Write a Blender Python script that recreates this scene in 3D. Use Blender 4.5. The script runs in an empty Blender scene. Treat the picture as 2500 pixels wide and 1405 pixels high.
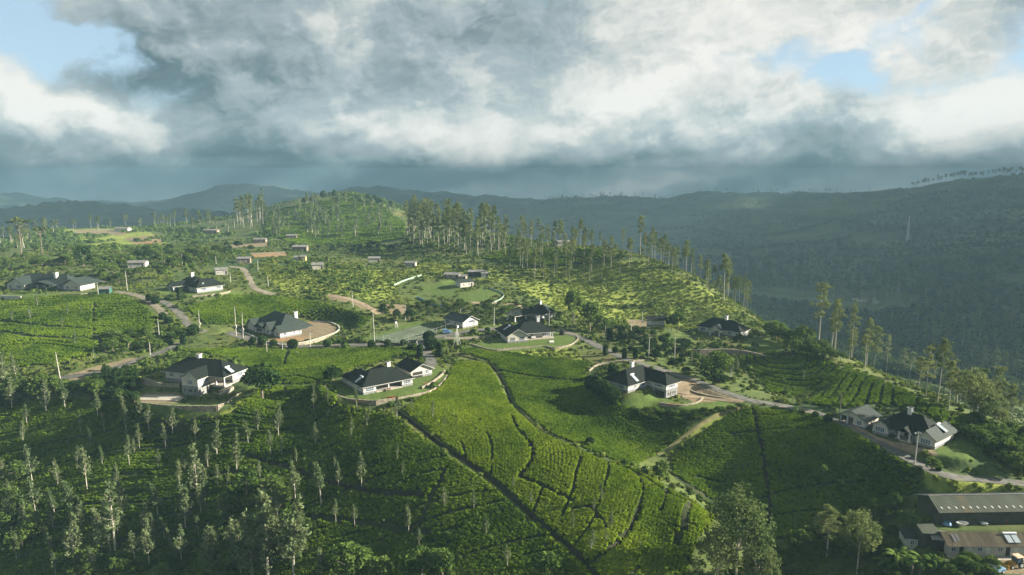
import bpy, math, random, time
import numpy as np
T0 = time.time()
rng = np.random.default_rng(7)
random.seed(7)
SC = bpy.context.scene
COL = SC.collection
R = math.radians

# ------------------------------------------------------------------ camera, sky, sun, exposure
CZ = 100.0                                   # the drone hovers 100 m above datum
F = 1700.0; CU = 1250.0; CV = 702.5          # focal length and centre of the 2500 px wide photograph
TH = math.atan((CV - 430.0) / F)             # pitch below the horizon
CT, ST = math.cos(TH), math.sin(TH)
cam = bpy.data.cameras.new('camera')
cam.sensor_width = 36.0; cam.sensor_fit = 'HORIZONTAL'; cam.lens = 36.0 * F / 2500.0
cam.clip_start = 1.0; cam.clip_end = 60000.0
cam_o = bpy.data.objects.new('camera', cam); COL.objects.link(cam_o)
cam_o.location = (0, 0, CZ); cam_o.rotation_euler = (math.pi / 2 - TH, 0, 0)
SC.camera = cam_o

EXPO = 1.85                                  # the picture is exposed for the shade
SUN_EL, SUN_AZ = 22.5, 3.0                   # degrees; azimuth counted from +x towards +y
sun = bpy.data.lights.new('sun', 'SUN')
sun.energy = 5.0; sun.angle = R(0.53); sun.color = (1.0, 0.92, 0.77)
sun_o = bpy.data.objects.new('sun', sun); COL.objects.link(sun_o)
sun_o.rotation_euler = (0, R(90 - SUN_EL), R(SUN_AZ)); sun_o.location = (300, 0, 300)

world = bpy.data.worlds.new('World'); SC.world = world; world.use_nodes = True


class NT:
    """small helper for node trees"""
    def __init__(s, tree):
        s.t = tree; s.n = tree.nodes; s.l = tree.links
        s.n.clear()

    def add(s, kind, **kw):
        nd = s.n.new(kind)
        for k, v in kw.items():
            setattr(nd, k, v)
        return nd

    def put(s, sock, v):
        if v is None:
            return
        if hasattr(v, 'is_output') or hasattr(v, 'links'):
            s.l.new(v, sock)
        else:
            sock.default_value = v

    def m(s, op, a, b=None, c=None, clamp=False):
        nd = s.add('ShaderNodeMath', operation=op, use_clamp=clamp)
        for i, v in enumerate((a, b, c)):
            s.put(nd.inputs[i], v)
        return nd.outputs[0]

    def vm(s, op, a, b=None, sc=None):
        nd = s.add('ShaderNodeVectorMath', operation=op)
        s.put(nd.inputs[0], a)
        if b is not None:
            s.put(nd.inputs[1], b)
        if sc is not None:
            s.put(nd.inputs['Scale'], sc)
        return nd.outputs[1] if op in ('LENGTH', 'DOT_PRODUCT') else nd.outputs[0]

    def mix(s, f, a, b, blend='MIX', clamp=True):
        nd = s.add('ShaderNodeMix', data_type='RGBA', blend_type=blend)
        nd.clamp_factor = clamp
        s.put(nd.inputs[0], f); s.put(nd.inputs[6], a); s.put(nd.inputs[7], b)
        return nd.outputs[2]

    def noise(s, vec, scale, detail=4, rough=0.55, dist=0.0, out=0, lac=2.0, two=False):
        nd = s.add('ShaderNodeTexNoise')
        if two:
            nd.noise_dimensions = '2D'
        s.put(nd.inputs['Vector'], vec)
        nd.inputs['Scale'].default_value = scale; nd.inputs['Detail'].default_value = detail
        nd.inputs['Roughness'].default_value = rough; nd.inputs['Distortion'].default_value = dist
        nd.inputs['Lacunarity'].default_value = lac
        return nd.outputs[out]

    def ramp(s, f, stops, interp='LINEAR'):
        nd = s.add('ShaderNodeValToRGB'); cr = nd.color_ramp; cr.interpolation = interp
        while len(cr.elements) > 1:
            cr.elements.remove(cr.elements[-1])
        cr.elements[0].position = stops[0][0]; cr.elements[0].color = (*stops[0][1], 1)
        for p, c in stops[1:]:
            e = cr.elements.new(p); e.color = (*c, 1)
        s.put(nd.inputs[0], f)
        return nd.outputs[0]

    def maprange(s, v, a, b, c=0.0, d=1.0, kind='SMOOTHSTEP'):
        nd = s.add('ShaderNodeMapRange', interpolation_type=kind)
        s.put(nd.inputs[0], v)
        for i, x in zip((1, 2, 3, 4), (a, b, c, d)):
            s.put(nd.inputs[i], x)
        return nd.outputs[0]


def lin(r, g, b):
    f = lambda c: c / 12.92 if c <= 0.04045 else ((c + 0.055) / 1.055) ** 2.4
    return (f(r / 255), f(g / 255), f(b / 255))


SKYK = 10.0 * 2 ** -EXPO                     # radiance scale: background strength 0.1 and the exposure


def build_world():
    w = NT(world.node_tree)
    out = w.add('ShaderNodeOutputWorld'); bg = w.add('ShaderNodeBackground')
    bg.inputs['Strength'].default_value = 0.1
    w.l.new(bg.outputs[0], out.inputs[0])
    sky = w.add('ShaderNodeTexSky', sky_type='NISHITA')
    sky.sun_disc = False; sky.sun_elevation = R(SUN_EL); sky.sun_rotation = R(90 - SUN_AZ)
    sky.altitude = 1400; sky.air_density = 1.0; sky.dust_density = 1.0; sky.ozone_density = 1.0
    tc = w.add('ShaderNodeTexCoord'); d = tc.outputs['Generated']
    sp = w.add('ShaderNodeSeparateXYZ'); w.l.new(d, sp.inputs[0])
    az = w.m('MULTIPLY', w.m('ARCTAN2', sp.outputs[0], sp.outputs[1]), 57.29578)   # degrees
    el = w.m('MULTIPLY', w.m('ARCSINE', sp.outputs[2]), 57.29578)
    # coordinates of the cloud sheet, slanted a little so that streaks climb to the right
    cb = w.add('ShaderNodeCombineXYZ')
    w.put(cb.inputs[0], w.m('MULTIPLY_ADD', el, 0.25, az))
    w.put(cb.inputs[1], w.m('MULTIPLY_ADD', az, -0.28, w.m('MULTIPLY', el, 1.45)))
    P = cb.outputs[0]
    wv = w.noise(P, 0.13, 4, 0.55, out=1, two=True)
    wv = w.vm('SUBTRACT', wv, (0.5, 0.5, 0.5))
    P2 = w.vm('ADD', P, w.vm('SCALE', wv, sc=3.0))
    big = w.noise(P2, 0.11, 8, 0.57, two=True)
    big2 = w.noise(w.vm('ADD', P2, (0.8, 0.9, 0.0)), 0.11, 5, 0.56, two=True)
    relief = w.m('SUBTRACT', big, big2)                      # light from the right and above
    puff = w.noise(P2, 0.36, 6, 0.60, two=True)
    puff2 = w.noise(w.vm('ADD', P2, (0.30, 0.34, 0.0)), 0.36, 5, 0.60, two=True)
    billow = w.m('SUBTRACT', puff, puff2)
    ws = w.add('ShaderNodeSeparateXYZ'); w.l.new(wv, ws.inputs[0])
    rough = w.m('SUBTRACT', big, 0.5)
    azw = w.m('MULTIPLY_ADD', rough, 9.0, w.m('MULTIPLY_ADD', ws.outputs[0], 9.0, az))
    elw = w.m('MULTIPLY_ADD', rough, 3.0, w.m('MULTIPLY_ADD', ws.outputs[1], 3.5, el))

    def blob(a0, e0, ra, re, rot=0.0):
        c, s_ = math.cos(R(rot)), math.sin(R(rot))
        da = w.m('SUBTRACT', azw, a0); de = w.m('SUBTRACT', elw, e0)
        x = w.m('MULTIPLY_ADD', da, c / ra, w.m('MULTIPLY', de, s_ / ra))
        y = w.m('MULTIPLY_ADD', da, -s_ / re, w.m('MULTIPLY', de, c / re))
        r2 = w.m('MULTIPLY_ADD', x, x, w.m('MULTIPLY_ADD', y, y, 1.0))
        return w.m('DIVIDE', 1.0, w.m('MULTIPLY', r2, r2))

    def total(base, blobs):
        acc = base
        for amp, *b in blobs:
            acc = w.m('MULTIPLY_ADD', blob(*b), amp, acc)
        return acc
    # how bright the cloud is: white towers, slate undersides
    bright = total(0.50, SKY_BRIGHT)
    bright = w.m('MULTIPLY_ADD', rough, 0.26, bright)
    tow = w.noise(w.vm('ADD', P2, (37.0, 11.0, 0.0)), 0.19, 8, 0.56, two=True)            # a nearer deck of ragged cloud
    la = w.maprange(w.m('MULTIPLY_ADD', w.m('SUBTRACT', puff, 0.5), 0.30, big), 0.44, 0.56)
    lb = w.maprange(tow, 0.48, 0.56)
    bright = w.m('MULTIPLY_ADD', w.m('SUBTRACT', la, 0.5), 0.09, bright)
    bright = w.m('MULTIPLY_ADD', w.m('SUBTRACT', lb, 0.5), 0.08, bright)
    bright = w.m('MULTIPLY_ADD', w.m('SUBTRACT', tow, 0.5), -0.12, bright)
    bright = w.m('MULTIPLY_ADD', billow, 0.34, bright)
    bright = w.m('MULTIPLY_ADD', relief, 0.6, bright)
    col = w.ramp(bright, [(0.0, lin(78, 102, 112)), (0.16, lin(101, 123, 131)), (0.34, lin(139, 156, 161)),
                          (0.52, lin(166, 180, 185)), (0.68, lin(199, 206, 204)), (0.84, lin(226, 227, 222)), (1.0, lin(244, 242, 236))])
    col = w.vm('SCALE', col, sc=SKYK)
    # where the sheet is torn open
    gap = total(-0.45, SKY_GAPS)
    gap = w.m('MULTIPLY_ADD', rough, -1.3, gap)
    gap = w.m('MULTIPLY_ADD', w.m('SUBTRACT', puff, 0.5), -0.7, gap)
    gapf = w.maprange(gap, -0.22, 0.38)
    clear = w.mix(0.88, sky.outputs[0], tuple(SKYK * c for c in lin(170, 197, 216)) + (1,))
    w.l.new(w.mix(gapf, col, clear), bg.inputs['Color'])


def sky_at(u, v):
    """azimuth and elevation (degrees) that a place of the photographed sky has"""
    x = (u - CU) / F; up = (CV - v) / F
    dy = CT + up * ST; dz = -ST + up * CT
    return math.degrees(math.atan2(x, dy)), math.degrees(math.atan2(dz, math.hypot(x, dy)))


def B(amp, u, v, pw, ph, rot=0.0):
    a, e = sky_at(u, v)
    return (amp, a, e, pw / 29.0, ph / 29.0, rot)


SKY_BRIGHT = [B(0.70, 70, 240, 190, 105, -22), B(0.48, 270, 310, 100, 50, -25), B(-0.34, 320, 190, 130, 110), B(-0.26, 600, 260, 330, 190),
              B(-0.44, 300, 425, 760, 62), B(0.40, 1060, 325, 330, 50, -4), B(0.26, 860, 20, 230, 60, 20), B(-0.16, 1130, 70, 110, 80),
              B(0.34, 1700, 110, 520, 190, 12), B(0.30, 1560, 250, 380, 60, 20), B(-0.42, 1100, 435, 520, 34), B(-0.36, 1500, 395, 230, 38, 12), B(0.34, 1600, 440, 260, 20, 5),
              B(-0.42, 1900, 425, 330, 50, 14), B(0.60, 2380, 270, 300, 90, 12), B(0.24, 1880, 285, 190, 34, 18), B(0.34, 2180, 70, 200, 65, 15), B(-0.24, 2030, 335, 170, 34, 28), B(-0.26, 2420, 420, 330, 34)]
SKY_GAPS = [B(1.25, 110, 85, 170, 80, -18), B(0.95, 2080, 180, 240, 50, -8), B(0.45, 2280, 10, 220, 28, 20), B(0.55, 2500, 130, 110, 60, 20)]
build_world()

SC.view_settings.view_transform = 'Standard'; SC.view_settings.look = 'None'
SC.view_settings.exposure = EXPO; SC.view_settings.gamma = 1.0
SC.render.engine = 'CYCLES'
cy = SC.cycles
cy.max_bounces = 5; cy.diffuse_bounces = 2; cy.glossy_bounces = 2; cy.transmission_bounces = 2
cy.transparent_max_bounces = 4; cy.volume_bounces = 0; cy.caustics_reflective = False; cy.caustics_refractive = False
cy.use_denoising = True
try:
    cy.denoiser = 'OPENIMAGEDENOISE'
except Exception:
    pass

# ------------------------------------------------------------------ geometry of the view (for laying things out on the ground)
def ray(u, v):
    x = (u - CU) / F; up = (CV - v) / F
    return x, CT + up * ST, -ST + up * CT


def on_z(u, v, z):
    """the point of level z (relative to the drone) seen at photograph position u, v"""
    x, y, dz = ray(u, v); k = z / dz
    return x * k, y * k, z


def project(x, y, z):
    """photograph position of points; z is relative to the drone"""
    fw = np.maximum(y * CT - z * ST, 1e-3); up = y * ST + z * CT
    return CU + F * x / fw, CV - F * up / fw, fw


def inside(poly, U, V):
    r = np.zeros(np.shape(U), bool); n = len(poly); j = n - 1
    for i in range(n):
        xi, yi = poly[i]; xj, yj = poly[j]
        if yi != yj:
            r ^= ((yi > V) != (yj > V)) & (U < (xj - xi) * (V - yi) / (yj - yi) + xi)
        j = i
    return r


_tab = rng.random((256, 256))


def vnoise(x, y):
    xi = np.floor(x).astype(int); yi = np.floor(y).astype(int); fx = x - xi; fy = y - yi
    fx = fx * fx * (3 - 2 * fx); fy = fy * fy * (3 - 2 * fy)
    a = _tab[xi & 255, yi & 255]; b = _tab[(xi + 1) & 255, yi & 255]
    c = _tab[xi & 255, (yi + 1) & 255]; d = _tab[(xi + 1) & 255, (yi + 1) & 255]
    return (a * (1 - fx) + b * fx) * (1 - fy) + (c * (1 - fx) + d * fx) * fy


def fbm(x, y, oct=5, gain=0.5):
    s = 0; a = 1.0; t = 0
    for i in range(oct):
        s = s + a * vnoise(x + 17.3 * i, y - 9.1 * i); t += a; a *= gain; x = x * 2.03; y = y * 2.03
    return s / t - 0.5

# ------------------------------------------------------------------ terrain
# surveyed spots: photograph position and level below the drone (m)
SPOT_Z = [
 (483,968,-69.3),(420,940,-67.5),(600,920,-67.5),(560,985,-69.6),(888,966,-66),(1010,945,-66),(840,935,-66),(960,975,-66.4),
 (1533,962,-65.5),(1625,976,-67.3),(1700,985,-67.3),(2281,1098,-67),(2200,1075,-66.5),(2080,1040,-66),(2330,1090,-67),
 (1240,838,-65),(1330,830,-65),(1200,850,-65.3),(1400,825,-65),(1130,803,-64),(684,829,-66),(780,800,-66),(960,815,-65),(1806,826,-66),
 (196,712,-55),(30,716,-55),(482,717,-55),(2313,1357,-78),(2450,1360,-78),(2300,1275,-74.8),(2480,1275,-74.8),(2350,1192,-71.5),(2500,1205,-71.8),(2480,1400,-78),
 (1350,900,-67),(1400,960,-69),(1100,930,-66.3),(1150,1000,-68),(1250,1040,-68.8),(1400,1120,-71),(1550,1180,-73),(1690,1262,-76),
 (1600,1300,-78.5),(1500,1400,-81),(1650,1400,-83),(1780,1290,-86),(1720,1200,-81),(1700,1150,-78),(1800,1100,-75),(1900,1050,-70),(1830,995,-67.5),
 (2050,1040,-66.8),(2000,1150,-74),(2200,1150,-71),(2240,1200,-74),(2100,1240,-78),(1950,1280,-82),(1880,1330,-85),(1850,1400,-88),
 (2050,1400,-85),(2150,1350,-82),(1300,960,-68.8),(1450,1000,-71),(1550,1060,-74),(1600,1110,-76.5),(1640,1140,-78),(1250,980,-69.3),
 (1000,1050,-69.8),(1100,1150,-74.5),(1200,1250,-78.5),(1350,1390,-82.5),(900,1050,-72),(900,1150,-77),(900,1300,-86),(1050,1390,-86.5),
 (700,1000,-71.5),(700,1100,-78.5),(700,1250,-86.5),(700,1400,-93),(450,1050,-77.5),(450,1200,-87),(450,1400,-98),(200,1000,-75),
 (200,1100,-83),(200,1250,-91.5),(200,1400,-100),(0,980,-76),(0,1150,-89),(0,1400,-103),(-300,1000,-80),(-300,1300,-100),
 (150,925,-70),(300,890,-68.5),(420,850,-67),(0,890,-68),(200,860,-66.5),(50,780,-60.5),(350,770,-60),(250,730,-56.3),(0,735,-57),
 (560,840,-66.5),(720,850,-66.5),(860,870,-66),(1050,870,-66),(620,730,-58),(800,770,-62),(900,720,-57.5),(940,770,-62.5),(1050,740,-60.5),
 (1160,700,-56.5),(1300,770,-63),(1450,830,-66),(1420,870,-66.2),(1600,800,-64),(1700,870,-68.5),(1650,920,-66.5),(1880,845,-66),
 (1930,870,-64.6),(1960,957,-72.5),(1850,930,-70.5),(2050,892,-66.3),(2000,980,-69),(2150,1000,-67.5),(2219,953,-66.5),(2360,1038,-66.5),
 (2420,1100,-68),(2480,1170,-70.5),(2350,1170,-71),(2400,1080,-67.3),(2700,1300,-76),(2700,1150,-72),(2310,1160,-69.8),(2400,1172,-70.3),(2520,1184,-70.9),(2245,1135,-68.3),(2330,1085,-67),(2390,1100,-67.2)]
# farther spots: photograph position and distance (m)
SPOT_Y = [
 (0,650,400),(0,612,520),(300,640,410),(500,640,400),(600,660,385),(775,655,390),(700,600,520),(500,590,590),(300,575,680),(150,563,700),
 (100,600,600),(840,600,550),(840,540,670),(840,472,800),(790,476,805),(700,496,790),(930,490,790),(600,535,760),(640,515,800),(980,540,690),
 (1000,600,510),(1100,615,455),(1200,625,435),(1100,570,560),(1250,575,540),(1400,600,440),(1480,606,412),(1400,660,390),(1300,680,375),
 (1200,660,395),(1050,650,405),(900,640,425),(1584,632,388),(1650,660,374),(1712,685,364),(1789,747,342),(1500,700,362),(1600,740,346),
 (1550,780,333),(1450,760,335),(1680,780,330),(1850,790,318),(1950,830,300),
 (2110,735,950),(2400,790,720),(2480,900,540),(2300,700,1000),(2200,600,1350),(2000,600,1500),(1900,640,1300),(1800,600,1700),(2450,600,1200),
 (2400,500,1800),(2500,433,2200),(2300,450,2300),(2220,464,2400),(2100,482,2500),(1950,484,2800),(1700,484,3200),(1480,490,3500),(1350,500,3500),
 (1600,505,3000),(1600,530,2400),(1500,520,2600),(1750,520,2400),(2000,530,2000),(2700,420,2200),(2700,600,1100),
 (250,507,2500),(400,522,2400),(100,520,2500),(0,530,2300),(0,478,7000),(200,487,7500),(400,500,6500),(480,480,6200),(560,459,6000),(650,462,6200),
 (760,478,6200),(820,470,5300),(880,457,5200),(960,467,5200),(1080,478,5000),(1200,488,4800),(1300,492,6000)]
# ground the ridges hide: bearing (photograph u), distance, level
SPOT_H = [
 (1500,540,-82),(1600,480,-92),(1700,480,-104),(1800,440,-108),(1900,420,-102),(2050,360,-100),(2200,330,-100),(2350,275,-95),(2500,240,-92),(2700,220,-90),
 (1500,1100,-140),(1700,900,-150),(2000,700,-150),(2300,600,-150),(2700,420,-140),(600,1300,-120),(840,1300,-110),(1100,1200,-130),(1250,1100,-130),
 (300,1200,-110),(0,1000,-110),(-300,1000,-120),(-300,520,-70),(1500,4500,-250),(2000,4000,-220),(2400,3500,-170),(250,3600,-260),(1000,3000,-240),(600,3500,-260)] + \
 [(u,8400,-330) for u in (-300,100,500,900,1300,1700,2100,2500,2800)] + [(u,14500,-500) for u in (-300,500,1300,2100,2800)] + \
 [(-300,85,-116),(200,85,-113),(700,85,-105),(1250,85,-92),(1700,85,-96),(2100,85,-94),(2700,85,-90),(1250,40,-96),(0,40,-112),(2500,40,-96)]


def _spots():
    P = []
    for u, v, z in SPOT_Z:
        P.append(on_z(u, v, z))
    for u, v, y in SPOT_Y:
        x, dy, dz = ray(u, v); P.append((x * y / dy, y, dz * y / dy))
    for u, y, z in SPOT_H:
        P.append(((u - CU) / F * y, y, z))
    P = np.array(P)
    r = np.hypot(P[:, 0], P[:, 1]); ph = np.arctan2(P[:, 0], P[:, 1])
    return np.c_[ph * 1.7, np.log(r)], P[:, 2] / r


_X, _T = _spots()
_c2 = 0.05 ** 2
_K = np.sqrt(((_X[:, None] - _X[None]) ** 2).sum(-1) + _c2)
_n = len(_X)
_A = np.zeros((_n + 3, _n + 3)); _A[:_n, :_n] = -_K - np.eye(_n) * 0.0 + np.eye(_n) * 2e-3
_A[:_n, _n] = 1; _A[:_n, _n + 1:] = _X; _A[_n, :_n] = 1; _A[_n + 1:, :_n] = _X.T
_W = np.linalg.solve(_A, np.r_[_T, 0, 0, 0])


def tangent(ph, lr):
    q = np.c_[ph.ravel() * 1.7, lr.ravel()]; out = np.empty(len(q))
    for i in range(0, len(q), 20000):
        b = q[i:i + 20000]
        K = -np.sqrt(((b[:, None] - _X[None]) ** 2).sum(-1) + _c2)
        out[i:i + 20000] = K @ _W[:_n] + _W[_n] + b @ _W[_n + 1:]
    return out.reshape(ph.shape)


def seg(a, b, n):
    return np.exp(np.linspace(math.log(a), math.log(b), n, endpoint=False))


RR = np.r_[seg(30, 110, 20), seg(110, 430, 300), seg(430, 1000, 150), seg(1000, 4000, 110), seg(4000, 8800, 36), 8800.0]
FI = np.linspace(-R(42), R(42), 560)
PHI = np.r_[np.linspace(-math.pi, -R(42), 40, endpoint=False), FI, np.linspace(R(42), math.pi, 41)[1:]]
LR = np.log(RR)
GP, GL = np.meshgrid(PHI, LR)                      # rows: distance, columns: bearing
GR = np.exp(GL)
lookup = np.clip(GP, -R(44), R(44))
GZ = tangent(lookup, GL) * GR
side = np.clip((np.abs(GP) - R(44)) / R(60), 0, 1)
GZ = GZ * (1 - side) + (-90 - 0.0 * GR) * side
GX = GR * np.sin(GP); GY = GR * np.cos(GP)
# folds and gullies of the farther hills, small swells near by
far = np.clip((GR - 900) / 1600, 0, 1)
GZ += far * (fbm(GX / 620.0, GY / 620.0, 5) * np.clip(GR * 0.034, 0, 90) + (np.abs(fbm(GX / 330.0 + 5, GY / 330.0, 4)) * -2 + 0.25) * np.clip(GR * 0.038, 0, 90))
mid = np.clip((GR - 330) / 200, 0, 1) * (1 - far)
GZ += mid * fbm(GX / 46.0, GY / 46.0, 4) * 5.0 * np.clip((GR - 300) / 400, 0, 1)
GZ += (1 - far) * fbm(GX / 14.0, GY / 14.0, 3) * 0.5


def ground(x, y):
    """level of the built ground sheet (relative to the drone), bilinear on its own grid"""
    x = np.asarray(x, float); y = np.asarray(y, float)
    r = np.clip(np.hypot(x, y), 31, 8780); ph = np.arctan2(x, y)
    i = np.clip(np.searchsorted(LR, np.log(r)) - 1, 0, len(LR) - 2); j = np.clip(np.searchsorted(PHI, ph) - 1, 0, len(PHI) - 2)
    a = (r - RR[i]) / (RR[i + 1] - RR[i]); b = (ph - PHI[j]) / (PHI[j + 1] - PHI[j])
    return (GZ[i, j] * (1 - b) + GZ[i, j + 1] * b) * (1 - a) + (GZ[i + 1, j] * (1 - b) + GZ[i + 1, j + 1] * b) * a


def pad(u, v, z, r0, r1, dx=0.0, dy=0.0, rot=0.0, lx=1.0, ly=1.0):
    """a levelled platform (ellipse) cut into or banked on the slope"""
    x, y, _ = on_z(u, v, z); x += dx; y += dy
    c, s = math.cos(rot), math.sin(rot)
    ax, ay = GX - x, GY - y
    d = np.hypot((ax * c + ay * s) / lx, (-ax * s + ay * c) / ly)
    w = np.clip((r1 - d) / (r1 - r0), 0, 1); w = w * w * (3 - 2 * w)
    GZ[:] = GZ * (1 - w) + z * w


def pad_rect(x, y, rot, hx, hy, soft, z):
    c, s = math.cos(rot), math.sin(rot); ax, ay = GX - x, GY - y
    d = np.maximum(np.abs(ax * c + ay * s) - hx, np.abs(-ax * s + ay * c) - hy)
    w = np.clip(1 - d / soft, 0, 1); w = w * w * (3 - 2 * w)
    GZ[:] = GZ * (1 - w) + z * w


def at(u, v, far=8750.0):
    """the visible ground point at photograph position u, v"""
    x, y, z = ray(u, v)
    t = np.exp(np.linspace(math.log(60), math.log(far), 2600))
    under = z * t < ground(x * t, y * t)
    k = int(np.argmax(under)) if under.any() else len(t) - 1
    lo, hi = t[max(k - 1, 0)], t[k]
    for _ in range(14):
        m = 0.5 * (lo + hi)
        if z * m < ground(x * m, y * m):
            hi = m
        else:
            lo = m
    return x * hi, y * hi, z * hi

def smooth_line(pts, step=2.0):
    P = np.array(pts, float)
    if len(P) < 3:
        n = max(2, int(np.linalg.norm(P[-1] - P[0]) / step)); return [tuple(P[0] + (P[-1] - P[0]) * t) for t in np.linspace(0, 1, n)]
    Q = np.vstack([2 * P[0] - P[1], P, 2 * P[-1] - P[-2]]); out = []
    for i in range(1, len(Q) - 2):
        n = max(1, int(np.linalg.norm(Q[i + 1] - Q[i]) / step))
        for t in np.arange(n) / n:
            out.append(0.5 * ((2 * Q[i]) + (Q[i + 1] - Q[i - 1]) * t + (2 * Q[i - 1] - 5 * Q[i] + 4 * Q[i + 1] - Q[i + 2]) * t ** 2 + (3 * Q[i] - Q[i - 1] - 3 * Q[i + 1] + Q[i + 2]) * t ** 3))
    out.append(Q[-2])
    return [tuple(p) for p in out]


def ground_line(px, step=2.0):
    return smooth_line([at(u, v)[:2] for u, v in px], step)


def _near(L, reach):
    """ground-sheet vertices within reach of a line: their indices, distance and nearest line index"""
    P = np.array(L); lo = P.min(0) - reach; hi = P.max(0) + reach
    idx = np.flatnonzero((GX > lo[0]) & (GX < hi[0]) & (GY > lo[1]) & (GY < hi[1]))
    X = np.c_[GX.ravel()[idx], GY.ravel()[idx]]; D = np.full(len(idx), 1e9); K = np.zeros(len(idx), int)
    for k in range(len(P) - 1):
        d = P[k + 1] - P[k]; t = np.clip(((X - P[k]) @ d) / (d @ d + 1e-9), 0, 1); q = np.hypot(*(X - P[k] - t[:, None] * d).T)
        c = q < D; D[c] = q[c]; K[c] = k
    ok = D < reach
    return idx[ok], D[ok], K[ok]


def bench(px, half, soft):
    """cut a level shelf for a road into the slope"""
    L = ground_line(px, 1.5); P = np.array(L); z = ground(P[:, 0], P[:, 1])
    k = np.ones(9) / 9; z = np.convolve(np.r_[[z[0]] * 4, z, [z[-1]] * 4], k, 'valid')
    i, d, q = _near(L, half + soft); w = np.clip((half + soft - d) / soft, 0, 1); w = w * w * (3 - 2 * w); g = GZ.ravel()
    g[i] = g[i] * (1 - w) + z[q] * w; GZ[:] = g.reshape(GZ.shape)


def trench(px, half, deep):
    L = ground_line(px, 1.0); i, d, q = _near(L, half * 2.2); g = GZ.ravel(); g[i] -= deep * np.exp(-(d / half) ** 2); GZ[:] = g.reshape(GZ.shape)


# ------------------------------------------------------------------ levelled platforms and land use
pad(884, 945, -66.0, 13, 19, 2, 3, R(37), 1.15, 1.0)             # bungalow with the garage
pad(1020, 925, -66.0, 8, 13)
pad(500, 930, -67.3, 10, 14, 2, 0, 0, 1.5, 0.8)                  # gabled two-storey house
pad(470, 975, -69.3, 9, 13, 0, 0, 0, 1.9, 0.75)
pad(1570, 945, -65.5, 9, 13, -3, 4)                              # bungalow with the basement garage
pad(1690, 975, -67.4, 8, 12, 0, 0, 0, 1.2, 0.9)
pad_rect(102.8, 175.1, R(37), 6.5, 15.5, 4.0, -67.0)           # bungalow beside the road
pad(1290, 825, -65.0, 16, 22, 2, 3, 0, 1.2, 1.0)                 # bungalow on the round lawn
pad(1310, 770, -63.0, 11, 16)
pad(1120, 795, -64.0, 9, 14)
pad(960, 812, -65.0, 11, 15, 0, 0, R(28), 1.7, 0.9)              # games court
pad(700, 815, -66.0, 16, 21, 2, 6, R(20), 1.4, 1.0)              # grey roofed house
pad(1765, 812, -66.0, 11, 16)
pad(110, 708, -55.0, 18, 26, 0, 6, 0, 1.7, 0.9)                  # long house on the left
pad(490, 708, -55.0, 13, 19)
pad_rect(106, 132.5, 0.0, 18, 8.0, 3.0, -78.0)
pad_rect(108, 144.0, R(2), 18, 4.8, 2.5, -74.5)
pad(1140, 695, -56.5, 9, 14)

ROAD_A = [(20,944),(110,931),(170,922),(240,910),(300,893),(360,872),(412,853),(440,838)]
ROAD_B = [(560,812),(600,826),(660,838),(720,846),(800,846),(880,843),(960,840),(1020,832),(1080,822),(1140,811),(1200,804),(1240,800)]
ROAD_C = [(1362,806),(1400,818),(1440,836),(1480,855),(1520,874),(1560,888),(1620,905),(1690,928),(1760,955),(1830,978),(1900,990),(1970,1004),(2040,1028),(2110,1062),(2180,1100),(2245,1135),(2310,1160),(2400,1172),(2520,1184),(2640,1196)]
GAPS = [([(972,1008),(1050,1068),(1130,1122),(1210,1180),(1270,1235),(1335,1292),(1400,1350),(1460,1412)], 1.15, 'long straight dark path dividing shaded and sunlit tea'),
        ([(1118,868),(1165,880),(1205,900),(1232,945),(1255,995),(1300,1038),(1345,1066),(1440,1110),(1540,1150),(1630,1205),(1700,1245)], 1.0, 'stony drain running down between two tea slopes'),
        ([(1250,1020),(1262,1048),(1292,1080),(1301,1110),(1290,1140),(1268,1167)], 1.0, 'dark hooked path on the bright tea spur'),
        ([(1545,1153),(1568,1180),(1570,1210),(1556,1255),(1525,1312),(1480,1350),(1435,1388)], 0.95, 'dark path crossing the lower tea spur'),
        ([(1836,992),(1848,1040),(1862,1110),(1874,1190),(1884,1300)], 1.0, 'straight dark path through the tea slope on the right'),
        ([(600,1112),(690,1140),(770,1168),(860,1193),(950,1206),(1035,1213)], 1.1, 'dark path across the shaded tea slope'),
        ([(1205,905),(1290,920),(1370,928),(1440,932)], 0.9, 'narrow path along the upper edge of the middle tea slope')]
for r_ in (ROAD_A, ROAD_B, ROAD_C):
    bench(r_, 2.4, 2.5)
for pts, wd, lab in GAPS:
    trench(pts, wd * 0.6, 0.55)

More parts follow.
